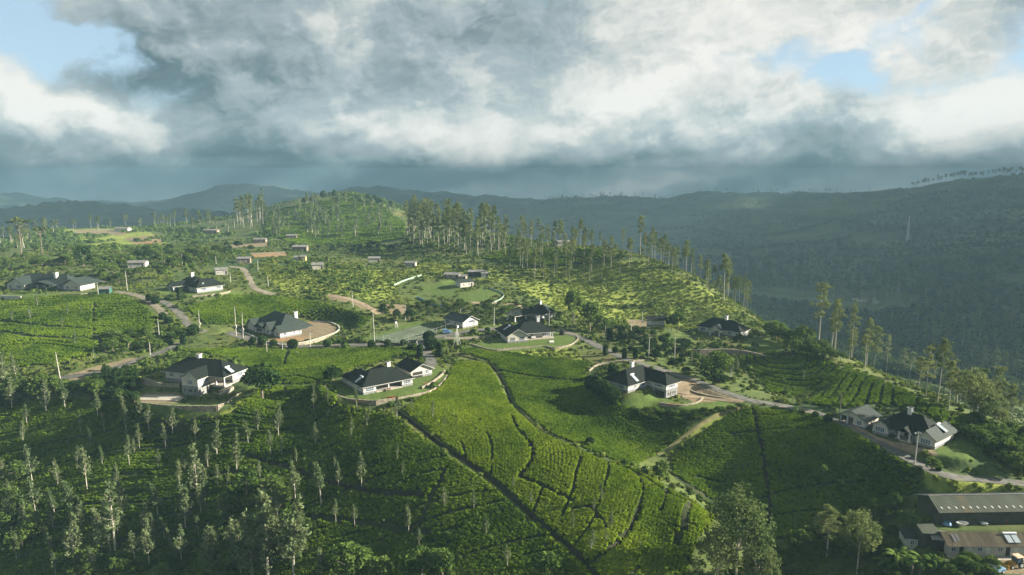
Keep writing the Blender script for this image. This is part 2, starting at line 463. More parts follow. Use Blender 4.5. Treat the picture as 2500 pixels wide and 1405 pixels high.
GU, GV, _ = project(GX, GY, GZ)
FRONT = (GY > 1)
land = np.zeros(GX.shape + (4,))                                  # tea soil, lawn, bare earth, dry grass
TEA = {  # name: (polygon in the photograph, bearing of the rows, row spacing, bush spacing, size, near, far)
 'terraced tea field below the long house': ([(0,738),(130,724),(285,718),(345,742),(392,785),(330,835),(250,862),(120,890),(0,900)], 4, 1.0, 0.85, 1.0, 240, 420),
 'tea field behind the grey roofed house': ([(455,752),(560,722),(640,722),(760,735),(905,772),(885,800),(800,792),(745,775),(690,762),(590,792),(505,792)], 24, 1.1, 0.85, 1.0, 260, 420),
 'tea strip along the lower side of the road': ([(425,856),(560,852),(720,856),(1015,850),(1030,862),(1010,880),(975,868),(945,880),(862,898),(800,935),(640,940),(600,890),(505,862)], 10, 0.78, 0.60, 0.74, 180, 300),
 'dark tea slope under the silver oaks': ([(-120,1010),(60,985),(150,972),(320,990),(430,1030),(560,1015),(640,945),(820,945),(820,985),(960,1018),(1200,1190),(1440,1410),(1440,1470),(-120,1470)], 2, 0.82, 0.62, 0.78, 100, 340),
 'bright tea spur in the sun': ([(985,1003),(1095,925),(1112,885),(1190,885),(1240,985),(1330,1060),(1440,1108),(1560,1152),(1745,1262),(1700,1330),(1650,1470),(1490,1470),(1215,1180)], 62, 0.76, 0.58, 0.72, 100, 260),
 'tea slope between drain and curved path': ([(1115,855),(1180,850),(1300,872),(1440,885),(1425,915),(1485,975),(1560,1005),(1640,1012),(1690,1060),(1610,1105),(1540,1140),(1440,1100),(1340,1055),(1262,990),(1225,905),(1190,880)], -8, 0.78, 0.60, 0.74, 150, 290),
 'tea slope cut by the straight dark path': ([(1640,1118),(1700,1068),(1800,1006),(1838,996),(1990,1016),(2075,1052),(2235,1148),(2255,1180),(2230,1205),(2140,1225),(2000,1300),(1900,1320),(1800,1290),(1770,1262),(1645,1165)], -6, 0.78, 0.60, 0.74, 110, 250),
 'round terraced tea mound': ([(1800,872),(1900,858),(1990,866),(2045,890),(2052,915),(2020,945),(1960,968),(1880,958),(1845,915)], 3, 0.9, 0.75, 0.9, 170, 330),
 'tea covering the rounded hill behind the smallholdings': ([(650,520),(740,500),(840,484),(930,502),(985,545),(985,598),(860,600),(720,598),(650,565)], 6, 3.0, 1.7, 1.8, 560, 880),
 'tea on the saddle below the ridge grove': ([(1180,632),(1230,612),(1420,606),(1480,618),(1440,645),(1300,650)], -6, 2.4, 1.5, 1.6, 370, 520),
 'tea slope above the roadside bungalow': ([(2065,895),(2200,950),(2300,1002),(2362,1040),(2330,1048),(2240,1000),(2130,985),(2060,1000),(1965,985),(2030,948)], 52, 1.0, 0.8, 0.95, 170, 300)}
for k, (poly, *_r) in TEA.items():
    land[..., 0][inside(poly, GU, GV) & FRONT & (GR > _r[-2]) & (GR < _r[-1])] = 1
LAWN = [[(345,985),(440,985),(545,985),(600,955),(610,935),(560,915),(600,905),(640,930),(560,990),(500,1015),(330,1005)],
        [(805,930),(840,925),(900,900),(1050,890),(1095,905),(1080,930),(1000,975),(900,985),(820,960)],
        [(1135,848),(1200,830),(1330,800),(1400,812),(1412,832),(1350,850),(1210,862)],
        [(1500,975),(1600,955),(1660,985),(1830,975),(1800,992),(1640,1010),(1540,1000)], [(1680,945),(1720,940),(1760,960),(1720,970)],
        [(880,830),(1010,785),(1090,790),(1075,812),(985,838)], [(1820,835),(1870,825),(1925,842),(1910,862),(1830,858)],
        [(2240,1095),(2330,1070),(2400,1095),(2370,1120),(2290,1125)], [(0,728),(0,718),(150,718),(235,710),(270,716),(200,722)],
        [(365,705),(600,712),(590,720),(400,720)], [(1030,700),(1110,680),(1130,700),(1100,730),(1040,715)], [(1120,715),(1200,705),(1230,715),(1180,740),(1120,735)]]
for p in LAWN:
    land[..., 1][inside(p, GU, GV) & FRONT & (GR < 520)] = 1
BARE = [[(150,920),(230,895),(330,872),(355,880),(300,905),(240,925),(160,935)], [(800,722),(860,728),(905,752),(890,756),(850,738),(805,732)],
        [(930,742),(990,745),(1000,765),(960,772)], [(650,835),(745,785),(800,788),(826,800),(815,815),(740,832)], [(180,562),(280,560),(330,562),(300,575),(170,575)],
        [(300,582),(380,575),(410,590),(340,600)], [(140,570),(170,572),(150,582)], [(560,598),(650,592),(655,602),(560,606)], [(610,618),(700,614),(700,626),(620,628)],
        [(1655,930),(1700,925),(1800,975),(1700,985),(1655,965)], [(1530,780),(1580,782),(1590,800),(1540,800)], [(2440,1365),(2510,1370),(2510,1405),(2430,1400)],
        [(340,960),(440,960),(445,985),(345,985)], [(2160,1070),(2280,1100),(2300,1120),(2200,1090)], [(1000,838),(1060,825),(1040,850)]]
for p in BARE:
    land[..., 2][inside(p, GU, GV) & FRONT & (GR < 900)] = 1
DRY = [[(1260,705),(1300,660),(1440,645),(1560,638),(1700,690),(1800,760),(1700,795),(1560,795),(1440,780),(1350,750)],
       [(1000,640),(1250,650),(1230,690),(1000,680)], [(860,700),(960,690),(980,730),(880,735)], [(620,650),(1000,660),(960,720),(700,720)],
       [(1610,1100),(1720,1030),(1830,990),(1830,1000),(1700,1060),(1620,1120)], [(330,1005),(500,1020),(545,1010),(600,965),(605,980),(540,1030),(330,1030)], [(150,560),(350,558),(420,600),(200,605)], [(2240,1150),(2500,1190),(2500,1215),(2260,1200)],
       [(1230,858),(1400,850),(1430,880),(1250,872)], [(1240,650),(1340,660),(1380,720),(1300,720),(1250,690)]]
for p in DRY:
    land[..., 3][inside(p, GU, GV) & FRONT & (GR < 900)] = 1
for _ in range(2):                                                # soften the borders a little
    k = land.copy()
    k[1:-1, 1:-1] = (land[1:-1, 1:-1] * 2 + land[2:, 1:-1] + land[:-2, 1:-1] + land[1:-1, 2:] + land[1:-1, :-2]) / 6
    land = k

# ------------------------------------------------------------------ materials
MATS = {}


def material(name):
    m = bpy.data.materials.new(name); m.use_nodes = True
    MATS[name] = m
    return m, NT(m.node_tree)


def surface(name, col, rough=0.8, var=0.25, scale=1.0, bump=0.0, bscale=8.0, spec=0.3, coord='Object', alt=None, altscale=None, metal=0.0, stretch=None):
    """plain paint, stone, earth: base colour with noise mottling and optional fine relief"""
    m, w = material(name)
    out = w.add('ShaderNodeOutputMaterial'); p = w.add('ShaderNodeBsdfPrincipled')
    w.l.new(p.outputs[0], out.inputs[0])
    tc = w.add('ShaderNodeTexCoord'); v = tc.outputs[coord]
    if stretch:
        v = w.vm('MULTIPLY', v, stretch)
    n = w.noise(v, scale, 5, 0.6)
    c0 = tuple(c * (1 - var) for c in col) + (1,); c1 = tuple(min(1, c * (1 + var)) for c in col) + (1,)
    c = w.mix(w.maprange(n, 0.3, 0.7), c0, c1)
    if alt:
        c = w.mix(w.maprange(w.noise(v, altscale or scale * 0.3, 4, 0.6), 0.5, 0.68), c, tuple(alt) + (1,))
    w.l.new(c, p.inputs['Base Color'])
    p.inputs['Roughness'].default_value = rough; p.inputs['Specular IOR Level'].default_value = spec; p.inputs['Metallic'].default_value = metal
    if bump:
        b = w.add('ShaderNodeBump'); b.inputs['Strength'].default_value = bump; b.inputs['Distance'].default_value = 0.05
        w.l.new(w.noise(v, bscale, 4, 0.6), b.inputs['Height']); w.l.new(b.outputs[0], p.inputs['Normal'])
    return m


def leafy(name, dark, light, trans=0.25, scale=0.6, rnd=0.5):
    """foliage: green that differs from plant to plant and through the crown, thin enough to pass some light"""
    m, w = material(name)
    out = w.add('ShaderNodeOutputMaterial')
    df = w.add('ShaderNodeBsdfDiffuse'); tr = w.add('ShaderNodeBsdfTranslucent'); mx = w.add('ShaderNodeMixShader')
    oi = w.add('ShaderNodeObjectInfo'); ge = w.add('ShaderNodeNewGeometry')
    n = w.noise(ge.outputs['Position'], scale, 3, 0.6)
    f = w.m('ADD', w.m('MULTIPLY', w.m('SUBTRACT', oi.outputs['Random'], 0.5), rnd), w.maprange(n, 0.25, 0.75))
    c = w.mix(w.m('ADD', f, 0.0, clamp=True), tuple(dark) + (1,), tuple(light) + (1,))
    w.l.new(c, df.inputs[0]); w.l.new(c, tr.inputs[0])
    mx.inputs[0].default_value = trans
    w.l.new(df.outputs[0], mx.inputs[1]); w.l.new(tr.outputs[0], mx.inputs[2]); w.l.new(mx.outputs[0], out.inputs[0])
    return m


def terrain_material():
    m, w = material('hill_country')
    out = w.add('ShaderNodeOutputMaterial'); p = w.add('ShaderNodeBsdfPrincipled'); w.l.new(p.outputs[0], out.inputs[0])
    p.inputs['Roughness'].default_value = 0.95; p.inputs['Specular IOR Level'].default_value = 0.1
    at_ = w.add('ShaderNodeAttribute', attribute_name='land'); sp = w.add('ShaderNodeSeparateColor'); w.l.new(at_.outputs['Color'], sp.inputs[0])
    tc = w.add('ShaderNodeTexCoord'); v = tc.outputs['Object']
    n1 = w.noise(v, 0.035, 6, 0.6); n2 = w.noise(v, 0.3, 5, 0.65); n3 = w.noise(v, 0.006, 5, 0.6); n4 = w.noise(v, 1.6, 3, 0.6)
    scrub = w.mix(w.maprange(n2, 0.32, 0.68), (0.040, 0.066, 0.018, 1), (0.100, 0.125, 0.036, 1))
    scrub = w.mix(w.maprange(n1, 0.42, 0.68), scrub, (0.105, 0.115, 0.036, 1))
    scrub = w.mix(w.maprange(n3, 0.52, 0.66), scrub, (0.035, 0.062, 0.024, 1))
    scrub = w.mix(w.m('MULTIPLY', w.maprange(n1, 0.62, 0.72), 0.5), scrub, (0.15, 0.105, 0.055, 1))
    dry = w.mix(w.maprange(n2, 0.3, 0.7), (0.115, 0.165, 0.028, 1), (0.235, 0.255, 0.058, 1))
    tea = w.mix(w.maprange(n2, 0.3, 0.7), (0.018, 0.028, 0.010, 1), (0.040, 0.048, 0.020, 1))
    lawn = w.mix(w.maprange(w.noise(v, 0.9, 6, 0.7), 0.3, 0.7), (0.055, 0.092, 0.020, 1), (0.095, 0.130, 0.034, 1))
    bare = w.mix(w.maprange(n4, 0.3, 0.7), (0.12, 0.096, 0.060, 1), (0.24, 0.195, 0.122, 1))
    bare = w.mix(w.m('MULTIPLY', w.maprange(n1, 0.5, 0.7), 0.7), bare, (0.30, 0.150, 0.062, 1))
    ed = w.m('MULTIPLY', w.m('SUBTRACT', n2, 0.5), 0.9)
    c = w.mix(w.maprange(w.m('ADD', at_.outputs['Alpha'], ed), 0.3, 0.8), scrub, dry)
    c = w.mix(w.maprange(w.m('ADD', sp.outputs[0], ed), 0.3, 0.6), c, tea)
    c = w.mix(w.maprange(w.m('ADD', sp.outputs[1], w.m('MULTIPLY', ed, 0.3)), 0.4, 0.6), c, lawn)
    c = w.mix(w.maprange(w.m('ADD', sp.outputs[2], ed), 0.35, 0.65), c, bare)
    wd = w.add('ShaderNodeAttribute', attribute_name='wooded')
    forest_shade = w.mix(w.maprange(w.noise(v, 0.02, 6, 0.7), 0.35, 0.65), (0.016, 0.032, 0.016, 1), (0.058, 0.078, 0.034, 1))  # forest green, kept dark to paint the far shade as well
    forest_shade = w.mix(w.maprange(w.noise(v, 0.0035, 5, 0.65), 0.50, 0.60), forest_shade, (0.100, 0.125, 0.052, 1))  # lighter cover patches stand in for missing shading on the folds
    c = w.mix(wd.outputs['Fac'], c, forest_shade)
    w.l.new(c, p.inputs['Base Color'])
    b = w.add('ShaderNodeBump'); b.inputs['Strength'].default_value = 0.6; b.inputs['Distance'].default_value = 0.5
    w.l.new(n2, b.inputs['Height']); w.l.new(b.outputs[0], p.inputs['Normal'])
    return m


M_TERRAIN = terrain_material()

# ------------------------------------------------------------------ mesh and object helpers
def mesh_from(name, v, f, mats, fm=None, smooth=False):
    me = bpy.data.meshes.new(name)
    me.from_pydata([tuple(p) for p in v], [], f)
    for m in (mats if isinstance(mats, (list, tuple)) else [mats]):
        me.materials.append(m)
    if fm is not None:
        me.polygons.foreach_set('material_index', np.array(fm, dtype=np.int32))
    if smooth:
        me.polygons.foreach_set('use_smooth', np.ones(len(me.polygons), bool))
    me.update()
    return me


def quick_mesh(name, V, Q, mats, fm=None, smooth=False):
    """fast mesh from arrays: V (n,3), Q (m,3 or 4)"""
    me = bpy.data.meshes.new(name); V = np.asarray(V, np.float32); Q = np.asarray(Q, np.int32); k = Q.shape[1]
    me.vertices.add(len(V)); me.vertices.foreach_set('co', V.ravel())
    me.loops.add(Q.size); me.loops.foreach_set('vertex_index', Q.ravel())
    me.polygons.add(len(Q)); me.polygons.foreach_set('loop_start', np.arange(0, Q.size, k, dtype=np.int32))
    for m in (mats if isinstance(mats, (list, tuple)) else [mats]):
        me.materials.append(m)
    if fm is not None:
        me.polygons.foreach_set('material_index', np.asarray(fm, np.int32))
    if smooth:
        me.polygons.foreach_set('use_smooth', np.ones(len(Q), bool))
    me.update(calc_edges=True); me.validate()
    return me


def link(name, data, parent=None, loc=None, rot=None, scale=None):
    o = bpy.data.objects.new(name, data); COL.objects.link(o)
    if parent is not None:
        o.parent = parent
    if loc is not None:
        o.location = loc
    if rot is not None:
        o.rotation_euler = rot
    if scale is not None:
        o.scale = scale if hasattr(scale, '__len__') else (scale,) * 3
    return o


def tag(o, label=None, cat=None, group=None, kind=None):
    for k, v in (('label', label), ('category', cat), ('group', group), ('kind', kind)):
        if v:
            o[k] = v
    return o


class MB:
    """collects boxes, prisms and tubes into one mesh"""
    def __init__(s):
        s.v = []; s.f = []; s.m = []

    def poly(s, pts, mi=0):
        b = len(s.v); s.v += [tuple(p) for p in pts]; s.f.append(tuple(range(b, b + len(pts)))); s.m.append(mi)

    def box(s, x0, x1, y0, y1, z0, z1, mi=0):
        b = len(s.v)
        s.v += [(x0, y0, z0), (x1, y0, z0), (x1, y1, z0), (x0, y1, z0), (x0, y0, z1), (x1, y0, z1), (x1, y1, z1), (x0, y1, z1)]
        s.f += [(b, b + 3, b + 2, b + 1), (b + 4, b + 5, b + 6, b + 7), (b, b + 1, b + 5, b + 4), (b + 1, b + 2, b + 6, b + 5), (b + 2, b + 3, b + 7, b + 6), (b + 3, b, b + 4, b + 7)]
        s.m += [mi] * 6
        return s

    def solid(s, lower, upper, mi=0, mside=None):
        """closed prism between two loops with the same number of points"""
        b = len(s.v); n = len(lower); s.v += [tuple(p) for p in lower] + [tuple(p) for p in upper]
        s.f.append(tuple(range(b + n - 1, b - 1, -1))); s.f.append(tuple(range(b + n, b + 2 * n))); s.m += [mi, mi]
        for i in range(n):
            j = (i + 1) % n
            s.f.append((b + i, b + j, b + n + j, b + n + i)); s.m.append(mi if mside is None else mside)
        return s

    def tube(s, p0, p1, r0, r1, n=6, mi=0, cap=True):
        p0 = np.array(p0, float); p1 = np.array(p1, float); d = p1 - p0; L = np.linalg.norm(d) + 1e-9; d /= L
        a = np.cross(d, (0, 0, 1.0) if abs(d[2]) < 0.9 else (1.0, 0, 0)); a /= np.linalg.norm(a); c = np.cross(d, a)
        b = len(s.v)
        for p, r in ((p0, r0), (p1, r1)):
            for i in range(n):
                t = 2 * math.pi * i / n
                s.v.append(tuple(p + r * (a * math.cos(t) + c * math.sin(t))))
        for i in range(n):
            j = (i + 1) % n
            s.f.append((b + i, b + j, b + n + j, b + n + i)); s.m.append(mi)
        if cap:
            s.f.append(tuple(b + n + i for i in range(n))); s.m.append(mi)
            s.f.append(tuple(b + n - 1 - i for i in range(n))); s.m.append(mi)
        return s

    def path(s, pts, rad, n=5, mi=0):
        for i in range(len(pts) - 1):
            s.tube(pts[i], pts[i + 1], rad[i], rad[i + 1], n, mi, cap=(i == len(pts) - 2))
        return s

    def ball(s, c, r, nu=10, nv=7, mi=0, z0=-1.0):
        b = len(s.v); r = r if hasattr(r, '__len__') else (r, r, r)
        for j in range(nv + 1):
            t = math.pi * j / nv
            for i in range(nu):
                p = 2 * math.pi * i / nu
                s.v.append((c[0] + r[0] * math.sin(t) * math.cos(p), c[1] + r[1] * math.sin(t) * math.sin(p), c[2] + r[2] * max(math.cos(t), z0)))
        for j in range(nv):
            for i in range(nu):
                k = (i + 1) % nu
                s.f.append((b + j * nu + i, b + (j + 1) * nu + i, b + (j + 1) * nu + k, b + j * nu + k)); s.m.append(mi)
        return s

    def mesh(s, name, mats, smooth=False):
        return mesh_from(name, s.v, s.f, mats, s.m, smooth)

    def build(s, name, mats, parent=None, loc=None, rot=None, smooth=False):
        return link(name, s.mesh(name, mats, smooth), parent, loc, rot)


# ------------------------------------------------------------------ the ground sheet
def build_terrain():
    V = np.c_[GX.ravel(), GY.ravel(), GZ.ravel() + CZ]
    nr, npj = GX.shape
    i, j = np.meshgrid(np.arange(nr - 1), np.arange(npj - 1), indexing='ij')
    a = (i * npj + j).ravel()
    Q = np.c_[a, a + 1, a + npj + 1, a + npj][:, ::-1]
    V = np.r_[V, [[0, 0, GZ[0].mean() + CZ]]]; c = len(V) - 1
    me = quick_mesh('ground', V, Q, M_TERRAIN, smooth=True)
    ca = me.color_attributes.new('land', 'FLOAT_COLOR', 'POINT')
    data = np.zeros((len(V), 4), np.float32); data[:-1] = land.reshape(-1, 4)
    ca.data.foreach_set('color', data.ravel())
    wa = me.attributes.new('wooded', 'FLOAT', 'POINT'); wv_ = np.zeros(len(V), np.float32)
    wv_[:-1] = (np.clip((GR - 750) / 350, 0, 1) * (0.75 + 0.5 * fbm(GX / 300.0, GY / 300.0, 4))).ravel().clip(0, 1); wa.data.foreach_set('value', wv_)  # forest cover grows with distance and carries the painted far shade
    o = link('ground', me); tag(o, 'rolling green tea country with scrub slopes, valley and far ridges', 'ground', kind='structure')
    mb = MB(); n = npj
    for k in range(0, n - 1, 8):
        l = min(k + 8, n - 1)
        mb.poly([(GX[0, k], GY[0, k], GZ[0, k] + CZ), (0, 0, GZ[0].mean() + CZ), (GX[0, l], GY[0, l], GZ[0, l] + CZ)])
    g = mb.build('ground_below', M_TERRAIN); tag(g, 'slope directly below the viewpoint', 'ground', kind='structure')


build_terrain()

# ------------------------------------------------------------------ haze, and an unseen cloud bank shaped to shade the far valley
def build_haze():
    m, w = material('valley_haze')
    out = w.add('ShaderNodeOutputMaterial'); pv = w.add('ShaderNodeVolumePrincipled')
    pv.inputs['Color'].default_value = (0.40, 0.66, 0.82, 1); pv.inputs['Density'].default_value = 1.55e-4; pv.inputs['Anisotropy'].default_value = 0.0
    w.l.new(pv.outputs[0], out.inputs['Volume'])
    zt = float(GZ.max()) + CZ + 34
    o = MB().box(-9000, 9000, -9000, 9000, float(GZ.min()) + CZ - 1.5, max(zt, CZ + 95)).build('haze', m)
    tag(o, 'thin blue haze filling the valleys', 'haze', kind='stuff')


build_haze()


def build_cloud():
    """an unseen cloud deck above the view, outlined so that its shade covers everything beyond the sunlit hill"""
    m, w = material('shade_cloud_sheet')
    out = w.add('ShaderNodeOutputMaterial'); df = w.add('ShaderNodeBsdfDiffuse'); tr = w.add('ShaderNodeBsdfTranslucent'); mx = w.add('ShaderNodeMixShader')
    df.inputs[0].default_value = (0.8, 0.82, 0.84, 1); tr.inputs[0].default_value = (0.5, 0.53, 0.56, 1); mx.inputs[0].default_value = 0.5
    w.l.new(df.outputs[0], mx.inputs[1]); w.l.new(tr.outputs[0], mx.inputs[2]); w.l.new(mx.outputs[0], out.inputs[0])
    H = 2500.0
    k = H / math.tan(R(SUN_EL)); ox, oy = k * math.cos(R(SUN_AZ)), k * math.sin(R(SUN_AZ))
    st = 80.0
    xs = np.arange(-7000, 6000, st); ys = np.arange(-300, 8500, st)
    X, Y = np.meshgrid(xs, ys)
    wob = fbm(X / 260.0, Y / 260.0, 5) * 260
    lit = (Y + wob < 1010) & (X + wob * 0.5 < np.interp(Y, [0, 200, 420, 650, 1000], [740, 660, 620, 540, 420]))
    keep = ~lit & ~((Y > 1250) & (fbm(X / 900.0 + 3, Y / 900.0, 4) < -0.27))
    mid_ = H + CZ + 60 * fbm(X / 600.0, Y / 600.0, 4); top = mid_ + 18 + 20 * fbm(X / 200.0, Y / 200.0, 3); bot = mid_ - 18
    n = X.size
    V = np.r_[np.c_[(X + ox).ravel(), (Y + oy).ravel(), top.ravel()], np.c_[(X + ox).ravel(), (Y + oy).ravel(), bot.ravel()]]
    Q = []; ny, nx = X.shape
    kc = keep[:-1, :-1] & keep[1:, :-1] & keep[:-1, 1:] & keep[1:, 1:]
    for i in range(ny - 1):
        for j in range(nx - 1):
            if not kc[i, j]:
                continue
            a = i * nx + j; b = a + 1; c = a + nx + 1; d = a + nx
            Q += [(a, b, c, d), (n + d, n + c, n + b, n + a)]
            for (p, q, ii, jj) in ((a, b, i - 1, j), (b, c, i, j + 1), (c, d, i + 1, j), (d, a, i, j - 1)):
                if not (0 <= ii < ny - 1 and 0 <= jj < nx - 1 and kc[ii, jj]):
                    Q.append((q, p, n + p, n + q))
    me = quick_mesh('cloud', V, np.array(Q), m, smooth=True)
    tag(link('cloud', me), 'unseen grey cloud bank placed to shade the far valley', 'cloud', kind='stuff')


build_cloud()
print('setting done %.1f s' % (time.time() - T0))

# ------------------------------------------------------------------ foliage and bark
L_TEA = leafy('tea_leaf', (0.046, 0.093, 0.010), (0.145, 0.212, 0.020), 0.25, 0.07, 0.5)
L_TEA_Y = leafy('sunlit_tea_leaf', (0.079, 0.138, 0.010), (0.207, 0.276, 0.022), 0.28, 0.06, 0.5)  # tea green brightened and yellowed to paint sunlight on the spur
L_SCRUB = leafy('scrub_leaf', (0.055, 0.092, 0.020), (0.140, 0.172, 0.042), 0.25, 0.05, 0.8)
L_OAK = leafy('silver_oak_leaf', (0.078, 0.120, 0.050), (0.172, 0.205, 0.094), 0.35, 0.5, 0.6)
L_EUC = leafy('eucalyptus_leaf', (0.070, 0.105, 0.034), (0.185, 0.210, 0.074), 0.42, 0.35, 0.7)
L_BROAD = leafy('broad_leaf', (0.045, 0.085, 0.018), (0.125, 0.180, 0.040), 0.28, 0.4, 0.7)
L_DARK = leafy('dark_leaf', (0.016, 0.038, 0.012), (0.048, 0.086, 0.024), 0.2, 0.5, 0.6)
L_BRIGHT = leafy('young_leaf', (0.085, 0.160, 0.030), (0.170, 0.260, 0.060), 0.35, 0.6, 0.5)
L_GRASS = leafy('grass_blade', (0.105, 0.155, 0.022), (0.195, 0.235, 0.044), 0.35, 0.06, 0.3)
L_FAR = leafy('valley_tree_leaf', (0.028, 0.052, 0.020), (0.078, 0.108, 0.038), 0.25, 0.02, 0.8)
M_BARK = surface('pale_bark', (0.34, 0.31, 0.25), 0.9, 0.3, 2.0)
L_FEATH = leafy('feathery_leaf', (0.062, 0.100, 0.032), (0.165, 0.195, 0.070), 0.40, 0.4, 0.6)
M_BARK_D = surface('brown_bark', (0.16, 0.13, 0.10), 0.9, 0.3, 2.0)
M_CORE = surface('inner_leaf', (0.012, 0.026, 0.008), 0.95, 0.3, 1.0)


def leaf_quads(C, size, r, flat=0.0, aspect=1.6):
    """one small leaf-spray face at each centre, randomly turned"""
    n = len(C)
    a = r.normal(size=(n, 3)); a[:, 2] *= (1 - flat); a /= np.linalg.norm(a, axis=1)[:, None] + 1e-9
    b = r.normal(size=(n, 3)); b -= (b * a).sum(1)[:, None] * a; b /= np.linalg.norm(b, axis=1)[:, None] + 1e-9
    s = size * (0.6 + 0.8 * r.random(n))[:, None]
    A = a * s * aspect * 0.5; Bv = b * s * 0.5
    V = np.stack([C - A, C + Bv * 0.9, C + A, C - Bv * 0.9], 1).reshape(-1, 3)
    Q = np.arange(4 * n).reshape(-1, 4)
    return V, Q


def shell_points(n, r, rad, squash=1.0, inner=0.55):
    d = r.normal(size=(n, 3)); d /= np.linalg.norm(d, axis=1)[:, None]
    k = inner + (1 - inner) * r.random(n) ** 0.6
    d *= (rad * k)[:, None] if np.ndim(rad) else (rad * k)[:, None]
    d[:, 2] *= squash
    return d


def crown_mesh(name, groups, mat, r, size, flat=0.3, core=None):
    """groups: list of (centre, radius, squash, leaves)"""
    C = np.concatenate([np.array(c) + shell_points(n, r, rad, sq) for c, rad, sq, n in groups])
    V, Q = leaf_quads(C, size, r, flat)
    return quick_mesh(name, V, Q, mat)


def silver_oak(i, sparse=1.0):
    r = np.random.default_rng(100 + i); H = 10.0
    mb = MB(); lean = r.normal(size=2) * 0.45
    tr = lambda z: np.array([lean[0] * (z / H) ** 2, lean[1] * (z / H) ** 2, z])
    zs = np.linspace(-0.6, H, 7)
    mb.path([tr(max(z, -0.6)) for z in zs], [0.15 * (1 - 0.85 * max(z, 0) / H) + 0.01 for z in zs], 6)
    C = []
    nb = int(30 + 10 * r.random()); ang = r.random() * 6
    wid = 1.1 + 1.2 * r.random(); z0 = H * (0.18 + 0.22 * r.random())
    for k in range(nb):
        z = z0 + (H - z0 - 0.3) * (k / nb) ** 0.9
        t = (z - z0) / (H - z0); ang += 2.4 + r.normal() * 0.4
        L = wid * (0.55 + 0.45 * math.sin(math.pi * min(1, t * 1.2 + 0.2))) * (1 - 0.75 * t) * (0.35 + 0.95 * r.random()) + 0.3
        up = 0.45 + 0.5 * r.random()
        p0 = tr(z); d = np.array([math.cos(ang), math.sin(ang), up]); d /= np.linalg.norm(d)
        p1 = p0 + d * L * 0.6; p2 = p1 + (d + np.array([0, 0, 0.35])) * L * 0.45
        mb.path([p0, p1, p2], [0.045 * (1 - t * 0.6), 0.028, 0.012], 3)
        n = int((13 + 13 * L) * sparse)
        s = 0.25 + 0.8 * r.random(n)[:, None] ** 0.7
        pts = np.where(s < 0.6, p0 + (p1 - p0) * s / 0.6, p1 + (p2 - p1) * (s - 0.6) / 0.45)
        C.append(pts + r.normal(size=(n, 3)) * 0.20 * (0.5 + L * 0.35))
    top = tr(H)
    C.append(top + r.normal(size=(30, 3)) * np.array([0.25, 0.25, 0.6]))
    C = np.concatenate(C); V, Q = leaf_quads(C, 0.29, r, 0.2, 1.8)
    return mb.mesh('trunk', M_BARK), quick_mesh('crown', V, Q, L_OAK)


def eucalyptus(i, H=30.0):
    r = np.random.default_rng(200 + i); mb = MB()
    b0 = r.normal(size=2) * 0.5
    tr = lambda z: np.array([b0[0] * math.sin(z / H * 2.2), b0[1] * math.sin(z / H * 2.0), z])
    zs = np.linspace(-1, H * 0.96, 8)
    mb.path([tr(z) for z in zs], [0.28 * (1 - 0.85 * max(z, 0) / H) for z in zs], 6)
    G = []; z0 = H * (0.34 + 0.22 * r.random()); ang = r.random() * 6
    nb = 11 + int(5 * r.random())
    for k in range(nb):
        t = k / (nb - 1); z = z0 + (H * 0.95 - z0) * t; ang += 2.4 + r.normal() * 0.5
        L = (1.4 + 3.4 * r.random()) * (1.0 - 0.55 * t)
        d = np.array([math.cos(ang), math.sin(ang), 0.9 + 0.6 * r.random()]); d /= np.linalg.norm(d)
        p0 = tr(z); p1 = p0 + d * L
        mb.tube(p0, p1, 0.10 * (1 - 0.5 * t), 0.03, 3)
        G.append((p1, 1.1 + 0.9 * r.random(), 0.7, 70)); G.append((p1 + r.normal(size=3) * 1.3, 0.7 + 0.6 * r.random(), 0.65, 40))
    G.append((tr(H), 1.2, 1.1, 60))
    return mb.mesh('trunk', M_BARK), crown_mesh('crown', G, L_EUC, r, 0.50)


def broadleaf(i, mat, H=6.0, wide=1.0, tall=1.0, leaf=0.34, n=22, per=64, bark=None, clump=1.0):
    r = np.random.default_rng(300 + i); mb = MB()
    top = H * 0.42
    mb.path([(0, 0, -0.5), (r.normal() * 0.1, r.normal() * 0.1, top * 0.6), (r.normal() * 0.3, r.normal() * 0.3, top)], [0.2, 0.15, 0.11], 6)
    G = []
    for k in range(n):
        d = r.normal(size=3); d /= np.linalg.norm(d); d[2] = abs(d[2]) * 1.1 - 0.35
        c = np.array([d[0] * H * 0.30 * wide, d[1] * H * 0.30 * wide, H * 0.55 + d[2] * H * 0.34 * tall])
        G.append((c * np.array([1, 1, 1]) * 1.0, H * clump * (0.10 + 0.09 * r.random()), 0.85, per))
        if k % 3 == 0:
            mb.tube((0, 0, top * 0.9), c, 0.07, 0.02, 3)
    return mb.mesh('trunk', bark or M_BARK_D), crown_mesh('crown', G, mat, r, leaf, 0.35)


def flat_top(i):
    """spreading umbrella-crowned tree on a bare trunk"""
    r = np.random.default_rng(400 + i); mb = MB(); H = 14.0
    mb.path([(0, 0, -0.6), (0.2, 0.1, 6), (0.1, -0.1, 9.5)], [0.30, 0.22, 0.16], 6)
    G = []
    for k in range(16):
        a = k * 2.4 + r.normal() * 0.3; q = 0.6 + 3.6 * math.sqrt(r.random())
        c = np.array([math.cos(a) * q, math.sin(a) * q, 12.6 - q * 0.32 + r.normal() * 0.4])
        mb.tube((0.1, -0.1, 8.0 + r.random() * 1.5), c, 0.11, 0.03, 3); G.append((c, 0.8 + 0.4 * r.random(), 0.45, 55))
    return mb.mesh('trunk', M_BARK_D), crown_mesh('crown', G, L_EUC, r, 0.45, 0.6)


